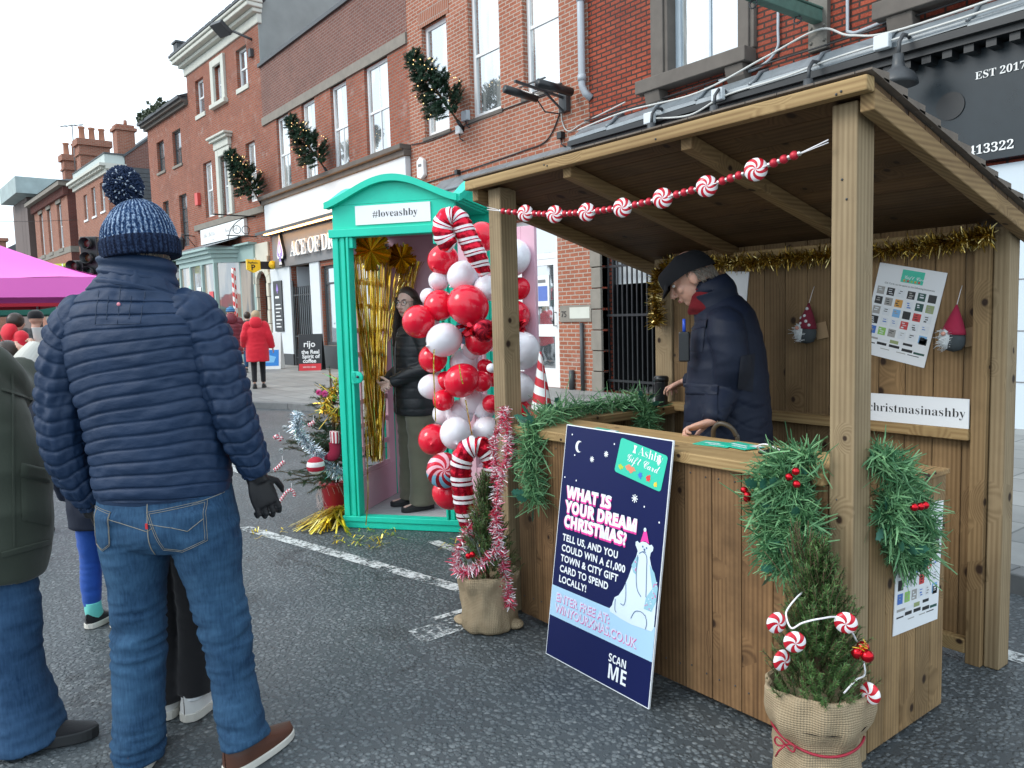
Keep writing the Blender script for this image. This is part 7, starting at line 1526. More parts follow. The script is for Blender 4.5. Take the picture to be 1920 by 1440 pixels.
# jeans
def jean_folds(P, N):
    z = P[:, 2]; kz = np.exp(-((z - .44) / .13) ** 2) * 1.0 + np.exp(-((z - .10) / .09) ** 2) * 1.15 + np.exp(-((z - .78) / .08) ** 2) * .45 + .22
    a = nz(P, (7, 7, 30)); b = nz(P + 9, (13, 13, 46)); c = nz(P + 3, (3, 3, 9)); rid = (1 - np.abs(a) * 2.4)
    d = kz * (.0062 * rid + .0032 * b) + .005 * c
    return P + N * d[:, None]
jn = trousers(MN, M_DENIM, [(-.05, .02, .965, .203, .125, 2.3), (-.048, .02, .91, .212, .135, 2.3), (-.046, .015, .85, .218, .142, 2.3), (-.044, .015, .80, .215, .138, 2.2), (-.045, .02, .765, .17, .11, 2)],
    [[(-.150, .015, .88, .112, .135), (-.154, .015, .76, .107, .122), (-.160, .02, .62, .088, .100), (-.170, .025, .46, .080, .088), (-.175, .015, .28, .080, .086), (-.183, .005, .12, .077, .088), (-.188, .005, .035, .079, .095)],
     [(.058, .015, .88, .112, .135), (.078, .015, .75, .106, .122), (.093, .02, .62, .089, .100), (.117, .03, .45, .078, .088), (.133, .025, .30, .072, .084), (.152, .01, .18, .072, .086), (.172, .0, .085, .074, .092)]], .0075, jean_folds, 'jeans')
bvj = BVHTree.FromPolygons([v.co[:] for v in jn.data.vertices], [tuple(q.vertices) for q in jn.data.polygons])
def on_back(x, z, off=.001):
    h = bvj.ray_cast(Vector((x, -1, z)), Vector((0, 1, 0)))[0]; return (h.x, h.y - off, h.z) if h else None
def seam(mb, pts, r=.0014, off=.0006):
    for i in range(len(pts) - 1):
        (x0, z0), (x1, z1) = pts[i], pts[i + 1]; n = max(2, int(math.hypot(x1 - x0, z1 - z0) / .008)); P = [on_back(x0 + (x1 - x0) * j / n, z0 + (z1 - z0) * j / n, off) for j in range(n + 1)]; P = [p for p in P if p]
        if len(P) > 2: mb.tube(P, r, 5)
def pocket(pts, label=None):
    """patch pocket lying on the seat"""
    xs = [p[0] for p in pts]; zs = [p[1] for p in pts]; n = 12; mb = MB(); tl, tr, br, bm, bl = [Vector((p[0], p[1], 0)) for p in pts]; vs = []
    for j in range(n + 1):
        v = j / n
        for i in range(n + 1):
            u = i / n; lo = bl.lerp(bm, u * 2) if u < .5 else bm.lerp(br, u * 2 - 1); q = tl.lerp(tr, u).lerp(lo, v); h = on_back(q.x, q.y, .0035 if 0 < i < n and 0 < j < n else .0008); vs.append(h or (q.x, 0, q.y))
    mb.add(vs, [(j * (n + 1) + i, j * (n + 1) + i + 1, (j + 1) * (n + 1) + i + 1, (j + 1) * (n + 1) + i) for j in range(n) for i in range(n)], 0, True); p = mb.build('pocket', M_DENIM, jn, False)
PK1 = [(-.262 + .03, .905), (-.165, .895), (-.172, .79), (-.205, .768), (-.235, .785)]; PK2 = [(-.045, .895), (.125, .92), (.128, .795), (.05, .762), (-.005, .772)]
pocket(PK1); pocket(PK2)
mb = MB()
for pk in (PK1, PK2):
    for k in (0, .008): c_ = (sum(p[0] for p in pk) / 5, sum(p[1] for p in pk) / 5); ins = [(x + (c_[0] - x) * k * 10, z + (c_[1] - z) * k * 10) for x, z in pk]; seam(mb, ins + [ins[0]], .0008, .0035)
seam(mb, [(-.045, .86), (.03, .845), (.075, .83), (.12, .865)], .0011, .004)
seam(mb, [(-.045, .93), (-.04, .72)], .0016, .001); seam(mb, [(-.252, .90), (-.17, .875), (-.045, .835), (.05, .90), (.16, .93)], .0012, .0008)
mb.build('stitching', M_STITCH, jn, False)
mb = MB(); h = on_back(-.043, .85, .004); mb.box(h[0] - .004, h[0] + .003, h[1] - .003, h[1], .845, .862); mb.build('pocket_tab', flat('red_tab', (.5, .02, .03), .6), jn, False)
shoe(MN, (.130, -.075, 0), (.262, .20, 0), .105, .105, (M_BROWNL, M_SOLE)); shoe(MN, (-.178, -.085, 0), (-.225, .215, 0), .105, .105, (M_BROWNL, M_SOLE))
# black leather gloves over the hands
for s, wr, el, nn, cu in (('R', JM['wrR'], JM['elR'], (-.5, .6, 0), .75), ('L', JM['wrL'], JM['elL'], (.6, .5, 0), .6)):
    mb = MB(); d = Vector(wr) - Vector(el); hand(mb, Vector(wr) + d.normalized() * .004, d, nn, 1, cu, 1.13); w = Vector(wr); d.normalize(); loft(mb, [(*(w - d * .035), .040, .036), (*(w - d * .005), .036, .030), (*(w + d * .03), .036, .022)], 10, 18); remesh(mb, .0032, 3).build('glove', M_LEATHER, MN, False)
# bobble hat
M_KNIT = knit_mat('navy_marl_knit', (.024, .060, .145), (.36, .46, .60), (.008, .018, .05)); M_KNITD = knit_mat('dark_navy_knit', (.010, .018, .045), (.03, .05, .10), (.005, .008, .02))
HC = Vector((-.080, .03, 0)); hat = thing('x', 'x', 'x') if 0 else None
mb = MB(); loft(mb, [(0, 0, -.015, .118, .128), (0, 0, .02, .121, .131), (-.002, 0, .06, .115, .124), (-.006, 0, .095, .098, .104), (-.012, 0, .125, .070, .074), (-.016, 0, .142, .040, .042), (-.018, 0, .15, .008, .008)], 70, 180, lambda t, s, a: .0042 * abs(math.sin(a * 22)) * (1 - t * .7) + .0012 * math.sin(s * 620 + 3 * math.sin(a * 22)))
mb.v = [tuple(Vector(p)) for p in mb.v]; ht = mb.build('bobble_hat', M_KNIT, MN, False); ht.scale = (.91, .91, 1.0); ht.location = (HC.x, HC.y, 1.716); ht.rotation_euler = (R(-3), R(-6), 0)
mb = MB(); loft(mb, [(0, 0, -.035, .117, .126), (0, 0, -.032, .127, .137), (0, 0, .0, .130, .140), (0, 0, .022, .127, .137), (0, 0, .025, .118, .128)], 30, 150, lambda t, s, a: .002 * math.sin(a * 60)); bnd = mb.build('cuff', M_KNITD, ht, False)
mb = MB(); pc = Vector((-.028, 0, .198)); q = random.Random(8); mb.ball(pc, .050, 20, 14)
for i in range(2300):
    d = Vector((q.gauss(0, 1), q.gauss(0, 1), q.gauss(0, 1))).normalized(); s = d.cross(Vector((q.gauss(0, 1), q.gauss(0, 1), q.gauss(0, 1)))).normalized(); p0 = pc + d * .038; e = pc + d * q.uniform(.056, .068) + s * q.gauss(0, .006); mb.tube([p0, p0.lerp(e, .55) + s * .003, e], [.0024, .0034, .0026], 5, 1 if q.random() < .09 else 0)
mb.build('bobble', [flat('navy_yarn', (.008, .022, .062), .95, var=.5, nscale=30), flat('pale_yarn', (.42, .48, .56), .95)], ht, False)
mb = MB(); q = random.Random(5)
for i in range(260):
    a = q.uniform(-.3, 3.5); p = Vector((-.078 + .080 * math.cos(a), .028 - .088 * math.sin(a), 1.70 + q.uniform(-.02, .01))); mb.tube([p, p + Vector((.003 * math.cos(a), -.004, -.018)), p + Vector((0, .0, -.035))], [.0012, .0011, .0006], 4)
mb.build('hair', M_HAIRG, MN, False)

# --- woman in the olive coat at the left edge ----------------------------------
WO = person('woman in olive coat and flared jeans at the left edge, white cuff raised', (-3.315, .04, 0), RZ)
# local x of what the photo shows is about .22 larger than measured at her foot
ox = .227
JW = dict(J0); JW = {k_: (v[0] - .02, v[1], v[2] * 1.0) for k_, v in J0.items()}
JW.update(head=(.03, .06, 1.60), neck=(0, .02, 1.45), shR=(.19, .02, 1.37), elR=(.165, .17, 1.24), wrR=(.135, .345, 1.345), wrL=(-.2, .3, 1.1), elL=(-.26, .05, 1.12), pelvis=(.07, 0, .93), waist=(.05, 0, 1.08), anR=(.22, 0, .075), knR=(.215, .01, .49), hiR=(.165, 0, .88), toR=(.36, .05, .02), hiL=(-.005, 0, .88), knL=(-.02, .01, .49), anL=(-.03, .02, .075), toL=(.03, .14, .02))
body(WO, JW, 1.0, (.5, .85, 0), True, .9, .5, .010, (-.6, 0, -.4), thin=.85)
def rib(P): return P
coat(WO, 'coat', M_OLIVE, [(.08, .0, .66, .240, .19, 2.3), (.10, .0, .78, .250, .195, 2.3), (.10, .0, .95, .255, .185, 2.3), (.07, .0, 1.12, .24, .17, 2.3), (.04, .01, 1.28, .22, .155, 2.3), (.03, .01, 1.37, .20, .13, 2.2), (.02, .02, 1.43, .12, .10, 2), (.02, .02, 1.47, .095, .09, 2)],
     [([(.08, .02, 1.36), (.18, .04, 1.33), (.185, .12, 1.25), (.155, .22, 1.26), (.135, .31, 1.32)], [.08, .085, .078, .068, .058]), ([(-.1, .02, 1.36), (-.19, .03, 1.34), (-.27, .05, 1.13), (-.22, .25, 1.10)], [.08, .085, .075, .06])], .010, folds(.011, 3.2, 6, 2))
mb = MB(); loft(mb, [(.140, .285, 1.30, .056, .056), (.138, .34, 1.345, .048, .048), (.142, .40, 1.385, .042, .042)], 40, 60, lambda t, s, a: .0025 * math.sin(a * 26)); mb.build('knitted_cuff', flat('cream_knit', (.62, .62, .57), .95, var=.1), WO, False)
trousers(WO, M_DENIM2, [(.08, .0, .86, .17, .12), (.08, 0, .78, .18, .13), (.08, .0, .72, .14, .1)], [[(.17, .0, .80, .105, .11), (.205, .0, .62, .095, .10), (.222, .0, .48, .088, .095), (.215, .0, .30, .088, .10), (.228, .01, .14, .105, .12), (.235, .02, .025, .115, .135)], [(-.01, .0, .80, .10, .11), (-.02, .01, .48, .08, .09), (-.03, .02, .14, .10, .12), (-.03, .03, .02, .11, .13)]], .009, folds(.005, 6, 24, 7), 'jeans')
shoe(WO, (.13, -.02, 0), (.452, .07, 0), .105, .10, (M_BLKC, M_BLKSOLE), sole=.035); shoe(WO, (-.05, -.05, 0), (.10, .24, 0), .10, .09, (M_BLKC, M_BLKSOLE), sole=.035)
mb = MB(); q = random.Random(14)
for i in range(420):
    a = q.uniform(0, 6.28); zt = 1.70; r = q.uniform(.07, .115); P = [Vector((.03 + r * .5 * math.cos(a), .04 + r * .5 * math.sin(a), zt + q.uniform(-.01, .03)))]; 
    for k in range(1, 6): P.append(Vector((.03 + r * math.cos(a) * (1 + .12 * k) + q.gauss(0, .008), .03 + r * math.sin(a) * (1 + .1 * k) + q.gauss(0, .008), zt - k * .055)))
    mb.tube(P, [.0018] * 5 + [.0006], 4)
for i in range(16): a = q.uniform(-.3, .8); P = [Vector((.13, .03, 1.56)), Vector((.16 + q.uniform(0, .05), .03, 1.53 + q.gauss(0, .03))), Vector((.20 + q.uniform(0, .05), .02, 1.55 + q.gauss(0, .04)))]; mb.tube(P, [.001, .0008, .0004], 4)
mb.ball((.03, .035, 1.625), .108, 20, 14, (.85, 1, 1.05)); mb.build('hair', M_HAIRF, WO, False)
cp = thing('paper_cup', 'white object held up in the olive coated woman\'s raised hand', 'cup', tuple(wm(WO) @ Vector((.13, .46, 1.42))), 0)
mb = MB(); mb.lathe([(.028, -.04), (.036, .05), (.038, .052), (.034, .05), (.02, -.03)], 20); mb.build('cup', M_SIGNW, cp, False)

# --- child in blue leggings, mostly behind the man -------------------------------
CH = person('child in bright blue leggings, mint socks and dark trainers behind the man', (-4.264, .642, 0), RZ)
kc = .70
JC = {k_: (v[0] * .95 + .07, v[1], v[2]) for k_, v in J0.items()}
body(CH, JC, kc, (.3, 1, 0), True, .5, .5, .009, thin=.9)
coat(CH, 'jacket', M_NAVYD, [(.05, 0, .50, .15, .11), (.05, 0, .58, .155, .115), (.05, 0, .75, .15, .11), (.05, 0, .90, .145, .10), (.05, 0, .98, .11, .085), (.05, 0, 1.03, .06, .055)], [([(-.02, 0, .96), (-.075, 0, .93), (-.115, -.02, .78), (-.118, .03, .64)], [.055, .055, .05, .042]), ([(.12, 0, .96), (.175, 0, .93), (.215, -.02, .78), (.218, .03, .64)], [.055, .055, .05, .042])], .009, folds(.004, 6, 12, 3))
trousers(CH, M_BLUELEG, [(.05, 0, .62, .12, .09), (.05, 0, .55, .11, .085), (.05, 0, .52, .08, .06)], [[(-.005, 0, .56, .062, .068), (-.012, .005, .45, .060, .066), (-.02, .01, .33, .048, .052), (-.022, 0, .20, .046, .05), (-.018, -.01, .10, .036, .04)], [(.105, 0, .56, .062, .068), (.108, .005, .45, .058, .066), (.112, .01, .33, .048, .052), (.112, 0, .20, .045, .05), (.11, -.01, .10, .036, .04)]], .007, folds(.003, 9, 30, 5), 'leggings')
for x in (-.014, .112): mb = MB(); loft(mb, [(x, -.012, .125, .037, .041), (x, -.010, .09, .038, .043), (x, .0, .055, .037, .045)], 12, 20); mb.build('sock', M_MINT, CH, False)
for x in (-.014, .112): shoe(CH, (x - .01, -.06, 0), (x + .03, .135, 0), .078, .075, (M_BLKC, M_SOLE), sole=.024)

# --- teenager in black trousers and white trainers, hidden but for the legs ----------
TE = person('youngster in black flared trousers and white trainers, seen between the man\'s legs', (-3.06, .73, 0), RZ)
JT = dict(J0); JT.update(anR=(.068, -.01, .075), toR=(.09, .14, .02), anL=(-.07, -.01, .075), toL=(-.10, .14, .02)); body(TE, JT, .78, (.2, 1, 0), True, .5, .5, .010, thin=.9)
coat(TE, 'top', M_BLKC, [(0, 0, .64, .15, .11), (0, 0, .75, .15, .11), (0, 0, .95, .15, .10), (0, 0, 1.06, .12, .085), (0, 0, 1.12, .06, .06)], [([(-.08, 0, 1.05), (-.14, 0, 1.04), (-.175, -.02, .88), (-.18, .03, .70)], [.055, .055, .05, .04]), ([(.08, 0, 1.05), (.14, 0, 1.04), (.175, -.02, .88), (.18, .03, .70)], [.055, .055, .05, .04])], .010, folds(.004, 6, 12, 6))
trousers(TE, M_BLKC, [(0, 0, .75, .13, .10), (0, 0, .68, .135, .105), (0, 0, .63, .10, .08)], [[(-.065, 0, .68, .075, .085), (-.062, 0, .50, .066, .072), (-.062, .0, .32, .058, .066), (-.058, 0, .15, .066, .078), (-.056, 0, .065, .072, .087)], [(.065, 0, .68, .075, .085), (.062, 0, .50, .066, .072), (.06, .0, .32, .060, .066), (.05, 0, .15, .068, .078), (.048, 0, .095, .074, .085)]], .008, folds(.003, 7, 20, 8))
for s, h_, t_2 in ((0, (.035, -.085, 0), (.075, .165, 0)), (1, (-.052, -.07, 0), (-.085, .175, 0))):
    o = shoe(TE, h_, t_2, .092, .105, (M_WHSHOE, M_SOLE), sole=.03); mb = MB(); loft(mb, [(h_[0] + .012, h_[1] + .05, .08, .04, .045), (h_[0] + .012, h_[1] + .05, .135, .038, .042)], 8, 16); mb.build('sock', M_SIGNW, TE, False)
mb = MB(); mb.ball((0, -.005, 1.262), .088, 20, 14, (.92, 1.02, 1.0)); mb.build('hair', M_HAIRB, TE, False)

# --- stallholder in the flat cap ---------------------------------------------------
VX, VY, VRZ = -2.225, 2.93, R(126.9)
VD = person('stallholder in flat cap, red scarf and navy jacket pointing at a card reader', (VX, VY, 0), VRZ)
IV = wm(VD).inverted()
def lv(x, y, z): v = IV @ Vector((x, y, z)); return (v.x, v.y, v.z)
JV = dict(J0); JV.update(pelvis=(0, -.02, .93), waist=(0, .0, 1.08), chest=(0, .015, 1.30), neck=(0, .065, 1.49), head=(0, .165, 1.615), shR=(.175, .02, 1.42), shL=(-.175, .02, 1.42), elL=lv(-2.13, 2.79, 1.13), wrL=lv(-2.095, 2.645, 1.005), elR=lv(-2.36, 3.12, 1.13), wrR=lv(-2.60, 3.08, 1.12), hdR=tuple(IV.to_3x3() @ Vector((-.9, .10, -.35))), hdL=tuple(IV.to_3x3() @ Vector((-.55, -.6, -.25))))
lk = Vector((0, .86, -.50)).normalized(); up_ = Vector((0, .5, .86))
bv_, gv, MV = body(VD, JV, 1.0, lk, True, .55, .9, .0042, tuple(IV.to_3x3() @ Vector((0, 0, -1))), tuple(IV.to_3x3() @ Vector((.3, -.2, -1))), thin=.85, up=up_, hk=1.02)
face_bits(VD, JV['head'], MV, 1.02)
def vq(P):
    x, y, z = P[:, 0], P[:, 1], P[:, 2]; u = x * .8 + y * .8; s1 = (u + z) / .085; s2 = (u - z) / .085; e1 = np.abs(s1 - np.round(s1)) * .085; e2 = np.abs(s2 - np.round(s2)) * .085; low = 1 / (1 + np.exp((z - 1.10) * 40))
    return -(np.exp(-(e1 / .005) ** 2) + np.exp(-(e2 / .005) ** 2)) * .0032 * low
vc = coat(VD, 'jacket', M_NAVYD, [(0, .01, .845, .222, .195, 2.3), (0, .01, .90, .225, .197, 2.3), (0, .01, 1.02, .218, .188, 2.3), (0, .01, 1.16, .215, .178, 2.3), (0, .012, 1.30, .215, .162, 2.3), (0, .02, 1.405, .20, .14, 2.3), (0, .04, 1.465, .15, .115, 2.1), (0, .055, 1.505, .098, .095, 2), (0, .06, 1.525, .088, .088, 2)],
     [([(-.10, .02, 1.405), (-.185, .015, 1.39), Vector((-.215, -.01, 1.26)), Vector(JV['elL']), Vector(JV['elL']).lerp(Vector(JV['wrL']), .5), Vector(JV['wrL'])], [.078, .080, .074, .066, .056, .045]), ([(.10, .02, 1.405), (.185, .015, 1.39), (.205, .02, 1.26), Vector(JV['elR']), Vector(JV['elR']).lerp(Vector(JV['wrR']), .5), Vector(JV['wrR'])], [.078, .080, .074, .064, .054, .042])], .0075, folds(.005, 6, 14, 4, vq))
bvv = BVHTree.FromPolygons([v.co[:] for v in vc.data.vertices], [tuple(q.vertices) for q in vc.data.polygons])
CAMV = IV @ Vector((0, 0, 1.47))
def vpatch(name, px, mat, thick=.006, par=None, n=8, IV=IV, bvv=bvv):
    CAMV = IV @ Vector((0, 0, 1.47))
    """cloth patch seen at photograph pixels px (four corners), sewn onto the jacket"""
    mb = MB(); vs = []
    for off in (0, thick):
        for j in range(n + 1):
            for i in range(n + 1):
                u, v = i / n, j / n; a = [(1 - u) * (1 - v), u * (1 - v), u * v, (1 - u) * v]; x = sum(w * q[0] for w, q in zip(a, px)); y = sum(w * q[1] for w, q in zip(a, px)); d = IV @ at(x, y, 5) - CAMV; h, nn, _, _ = bvv.ray_cast(CAMV, d.normalized())
                vs.append((h + nn * (off if 0 < i < n and 0 < j < n else off * .5)) if h else Vector((0, 0, 1)))
    k = (n + 1) ** 2; fs = [(k + j * (n + 1) + i, k + j * (n + 1) + i + 1, k + (j + 1) * (n + 1) + i + 1, k + (j + 1) * (n + 1) + i) for j in range(n) for i in range(n)]
    mb.add(vs, fs, 0, True); return mb.build(name, mat, par or vc, False)
vpatch('elbow_patch', [(1388, 668), (1415, 662), (1410, 735), (1382, 728)], flat('suede_patch', (.010, .012, .020), .95, var=.2, nscale=40), .008)
fp = vpatch('chest_pocket', [(1296, 612), (1324, 604), (1318, 660), (1292, 658)], M_NAVYD, .007); vpatch('pocket_flap', [(1294, 606), (1328, 598), (1326, 614), (1297, 622)], M_NAVYD, .014)
vpatch('hip_pocket', [(1284, 730), (1345, 730), (1345, 790), (1284, 790)], M_NAVYD, .008); vpatch('pocket_flap', [(1283, 718), (1348, 720), (1345, 742), (1283, 740)], M_NAVYD, .016)
wc = [o for o in WO.children if o.name.startswith('coat')][0]; IVW = wm(WO).inverted(); bvw = BVHTree.FromPolygons([v.co[:] for v in wc.data.vertices], [tuple(q.vertices) for q in wc.data.polygons])
vpatch('pocket_flap', [(38, 868), (92, 880), (90, 905), (36, 893)], M_OLIVE, .012, wc, 8, IVW, bvw); vpatch('pocket', [(38, 893), (91, 903), (92, 985), (40, 975)], M_OLIVE, .007, wc, 8, IVW, bvw); vpatch('hem', [(2, 1035), (95, 1010), (95, 1020), (2, 1046)], M_OLIVE, .006, wc, 10, IVW, bvw); vpatch('side_seam', [(20, 700), (24, 700), (28, 1030), (24, 1030)], M_OLIVE, .005, wc, 24, IVW, bvw); vpatch('yoke_seam', [(2, 728), (78, 752), (78, 757), (2, 733)], M_OLIVE, .006, wc, 12, IVW, bvw)
mb = MB(); loft(mb, [(0, .04, 1.44, .13, .115), (0, .05, 1.48, .115, .108), (0, .06, 1.52, .105, .10), (0, .066, 1.55, .106, .10), (0, .068, 1.548, .094, .088), (0, .06, 1.50, .085, .08)], 36, 40, cap=False); mb.build('collar', M_NAVYD, vc, False)
mb = MB(); loft(mb, [(0, .076, 1.455, .094, .096), (0, .078, 1.49, .100, .102), (0, .078, 1.53, .094, .094), (0, .080, 1.56, .082, .082), (0, .080, 1.555, .070, .072)], 50, 64, lambda t, s, a: .005 * math.sin(s * 110 + 2 * math.sin(a * 2)) + .003 * math.sin(a * 5 + t * 9)); mb.build('scarf', M_SCARF, VD, False)
# flat cap: low crown pulled forward over a stiff peak
hc = Vector(JV['head'])
def HV(x, y, z): return hc + MV @ Vector((x, y, z))
mb = MB(); rr = []
N_, Mx = 40, 14
vs = []
for j in range(Mx + 1):
    t = j / Mx; z = .024 + .094 * math.sin(t * math.pi / 2) ** .9; k = math.cos(t * math.pi / 2) ** .38 if t < 1 else .01
    for i in range(N_):
        a = 2 * math.pi * i / N_; y = math.sin(a) * .118 * k; x = math.cos(a) * .101 * k; fwd = .022 * max(0, math.sin(a)); vs.append(HV(x, y - .006 + fwd + .018 * t, z - .022 * max(0, math.sin(a)) * (.4 + t * .9) - .022 * max(0, -math.sin(a)) * (1.2 - t)))
mb.add(vs, [(j * N_ + i, j * N_ + (i + 1) % N_, (j + 1) * N_ + (i + 1) % N_, (j + 1) * N_ + i) for j in range(Mx) for i in range(N_)] + [tuple(range(Mx * N_, (Mx + 1) * N_))], 0, True)
M_CAP = cloth('dark_tweed', (.008, .009, .012), .9, 60, .5, .2, 0.0); cp_ = mb.build('flat_cap', M_CAP, VD, False)
mb = MB(); A = []
for off in (0, .007):
    for i in range(17):
        a = math.pi * (.08 + .84 * i / 16); A.append(HV(.092 * math.cos(a), .088 + .035 * math.sin(a), .028 - .006 * math.sin(a) + off)); A.append(HV(.080 * math.cos(a), .096 + .058 * math.sin(a), .014 - .030 * math.sin(a) + off * .7))
fs = []
for i in range(16): fs += [(2 * i, 2 * i + 2, 2 * i + 3, 2 * i + 1), (34 + 2 * i, 34 + 2 * i + 1, 34 + 2 * i + 3, 34 + 2 * i + 2), (2 * i + 1, 2 * i + 3, 34 + 2 * i + 3, 34 + 2 * i + 1)]
mb.add(A, fs, 0, True); mb.build('peak', M_CAP, cp_, False)
mb = MB(); q = random.Random(6)
for i in range(500):
    a = q.uniform(-3.4, .25); ang = a; p = HV(.080 * math.cos(ang), .092 * math.sin(ang) - .012, .03 + q.uniform(-.05, .005) - .02 * max(0, -math.sin(ang))); mb.tube([p, p + MV @ Vector((.002 * math.cos(ang), -.006, -.014)), p + MV @ Vector((0, -.006, -.028))], [.0014, .0012, .0006], 4)
mb.build('hair', M_HAIRG, VD, False)
trousers(VD, M_BLKC, [(0, -.02, .95, .18, .14), (0, -.02, .85, .185, .145), (0, -.02, .78, .14, .11)], [[(sx * .092, -.01, .85, .092, .10), (sx * .10, .01, .48, .075, .08), (sx * .105, -.01, .06, .075, .085)] for sx in (-1, 1)], .010)
for sx in (-1, 1): shoe(VD, (sx * .10, -.09, 0), (sx * .12, .19, 0), .10, .10, (M_LEATHER, M_BLKSOLE))
mb = MB(); ws = [lv(-2.055, 2.60, .95), lv(-2.04, 2.585, .985), lv(-2.01, 2.585, 1.01), lv(-1.975, 2.60, 1.0), lv(-1.96, 2.62, .965), lv(-1.955, 2.63, .90), lv(-1.95, 2.66, .4), lv(-1.95, 2.67, .005)]
sk = thing('walking_stick', 'dark walking stick with a curved handle by the stallholder\'s hand', 'walking stick', (-1.95, 2.67, 0))
mb.tube([tuple(wm(VD) @ Vector(p)) for p in cat_interp(ws, 50)], .010, 8); mb.build('stick', flat('dark_horn', (.06, .045, .03), .35), sk)
rd = thing('handheld_radio', 'black radio handset with blue light hanging on the stallholder\'s chest', 'radio', tuple(at(1274, 655, 3.62)))
rp = at(1283, 650, 3.50); mb = MB(); mb.obox(rp, (.045, .035, .13), Matrix.Rotation(R(35), 3, 'Z')); mb.build('body', M_BLACK, rd, bevel=.006); mb = MB(); mb.tube([tuple(rp + Vector((0, 0, .06))), tuple(rp + Vector((0, 0, .12)))], .007, 8); mb.build('aerial', flat('blue_plastic', (.02, .08, .5), .4), rd)

# --- young woman in the booth ---------------------------------------------------------
BWL = Vector((-5.05, 2.94, .064)); WRZ = R(172)
YW = person('young woman with long dark hair and glasses standing inside the teal booth', tuple(BWL), WRZ)
IW = wm(YW).inverted(); ky = .945
def lw_(x, y, z): v = IW @ Vector((x, y, z)); return (v.x / ky, v.y / ky, v.z / ky)
JY_ = dict(J0); JY_.update(elR=(.235, -.05, 1.13), elL=(-.235, -.05, 1.13), wrR=(.07, .215, .985), wrL=(-.06, .205, 1.0), hdR=(-.9, .35, -.15), hdL=(.9, .4, -.25), head=(0, .03, 1.60))
ly_ = IW.to_3x3() @ Vector((-.45, -.86, -.03)); ly_ = IW.to_3x3() @ Vector((.42, -.92, -.03))
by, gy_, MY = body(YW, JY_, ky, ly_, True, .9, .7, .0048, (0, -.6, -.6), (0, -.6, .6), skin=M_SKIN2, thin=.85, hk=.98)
hy = Vector(JY_['head']) * ky; face_bits(YW, hy, MY, ky * .98)
def yq(P):
    z = P[:, 2]; u = np.abs(((z / .075) % 1) - .5) * 2; return -.006 * np.exp(-((1 - u) / .10) ** 2)
S_ = lambda *a: tuple(x * ky for x in a)
yc = coat(YW, 'jacket', M_BLKQ, [S_(0, .0, .74, .20, .15), S_(0, .0, .80, .205, .155), S_(0, .0, .95, .20, .15), S_(0, 0, 1.12, .195, .145), S_(0, 0, 1.28, .20, .14), S_(0, -.005, 1.38, .17, .12), S_(0, -.01, 1.43, .11, .095), S_(0, -.01, 1.47, .085, .08)],
     [([Vector((sx * .09, -.005, 1.38)) * ky, Vector((sx * .175, -.01, 1.365)) * ky, Vector((sx * .225, -.03, 1.24)) * ky, gy_['el' + s_], gy_['el' + s_].lerp(gy_['wr' + s_], .5), gy_['wr' + s_]], [r * ky for r in (.075, .078, .072, .066, .058, .045)]) for sx, s_ in ((1, 'R'), (-1, 'L'))], .0075, folds(.005, 6, 12, 9, yq))
mb = MB(); mb.tube([S_(0.0, .157, .76), S_(0, .156, 1.0), S_(0, .146, 1.25), S_(.0, .12, 1.38)], .004, 6); mb.build('zip', M_GREY, yc, False)
trousers(YW, M_KHAKI, [S_(0, 0, .92, .165, .12), S_(0, 0, .84, .185, .135), S_(0, 0, .77, .15, .11)], [[S_(sx * .09, 0, .82, .10, .12), S_(sx * .10, .0, .60, .095, .105), S_(sx * .105, .0, .35, .092, .10), S_(sx * .108, 0, .16, .095, .105), S_(sx * .108, .0, .045, .098, .112)] for sx in (-1, 1)], .008, folds(.006, 5, 12, 12))
for sx in (-1, 1): shoe(YW, (sx * .10, -.08, 0), (sx * .11, .18, 0), .095, .085, (M_LEATHER, M_BLKSOLE), sole=.03)
def HY(x, y, z): return hy + MY @ Vector((x, y, z)) * ky
mb = MB(); q = random.Random(9)
capv = []
for j in range(13):
    t = j / 12
    for i in range(32):
        a = 2 * math.pi * i / 32; front = max(0, math.sin(a)); zz = .120 * math.cos(t * 1.62) + .005; rr_ = math.sin(t * 1.62); zz += front * .062 * t; capv.append(HY(.084 * rr_ * math.cos(a), .102 * rr_ * math.sin(a) - .018 - .022 * front, zz))
mb.add(capv, [(j * 32 + i, (j + 1) * 32 + i, (j + 1) * 32 + (i + 1) % 32, j * 32 + (i + 1) % 32) for j in range(12) for i in range(32)], 0, True)
for i in range(900):
    a = q.uniform(math.pi * .90, math.pi * 2.10); side = math.cos(a); P = []; r0 = q.uniform(.9, 1.06); lng = q.uniform(.26, .36)
    for k in range(8):
        t = k / 7; x = .088 * r0 * math.cos(a) * (1 + .25 * t); y = .106 * r0 * math.sin(a) - .014 + .05 * t * abs(side); z = .03 - lng * t; p = HY(x, y, z) + Vector((q.gauss(0, .004), q.gauss(0, .004), 0)); P.append(p)
    mb.tube(P, [.0022] * 6 + [.0016, .0006], 4)
for sx in (-1, 1):
    for i in range(160):
        P = []; o = q.uniform(0, .03)
        for k in range(8): t = k / 7; P.append(HY(sx * (.084 + .014 * t), -.005 + o + .05 * t, .05 - .38 * t) + Vector((q.gauss(0, .005), q.gauss(0, .005), 0)))
        mb.tube(P, [.002] * 7 + [.0006], 4)
mb.build('hair', M_HAIRB, YW, False)
mb = MB()
for sx in (-1, 1):
    mb.tube([tuple(HY(sx * .033 + .026 * math.cos(u), .100 - .006 * abs(math.cos(u)), .006 + .021 * math.sin(u))) for u in np.linspace(0, 6.283, 25)], .0016, 5); mb.tube([tuple(HY(sx * .058, .094, .010)), tuple(HY(sx * .078, .04, .012)), tuple(HY(sx * .080, -.02, .008))], .0015, 5)
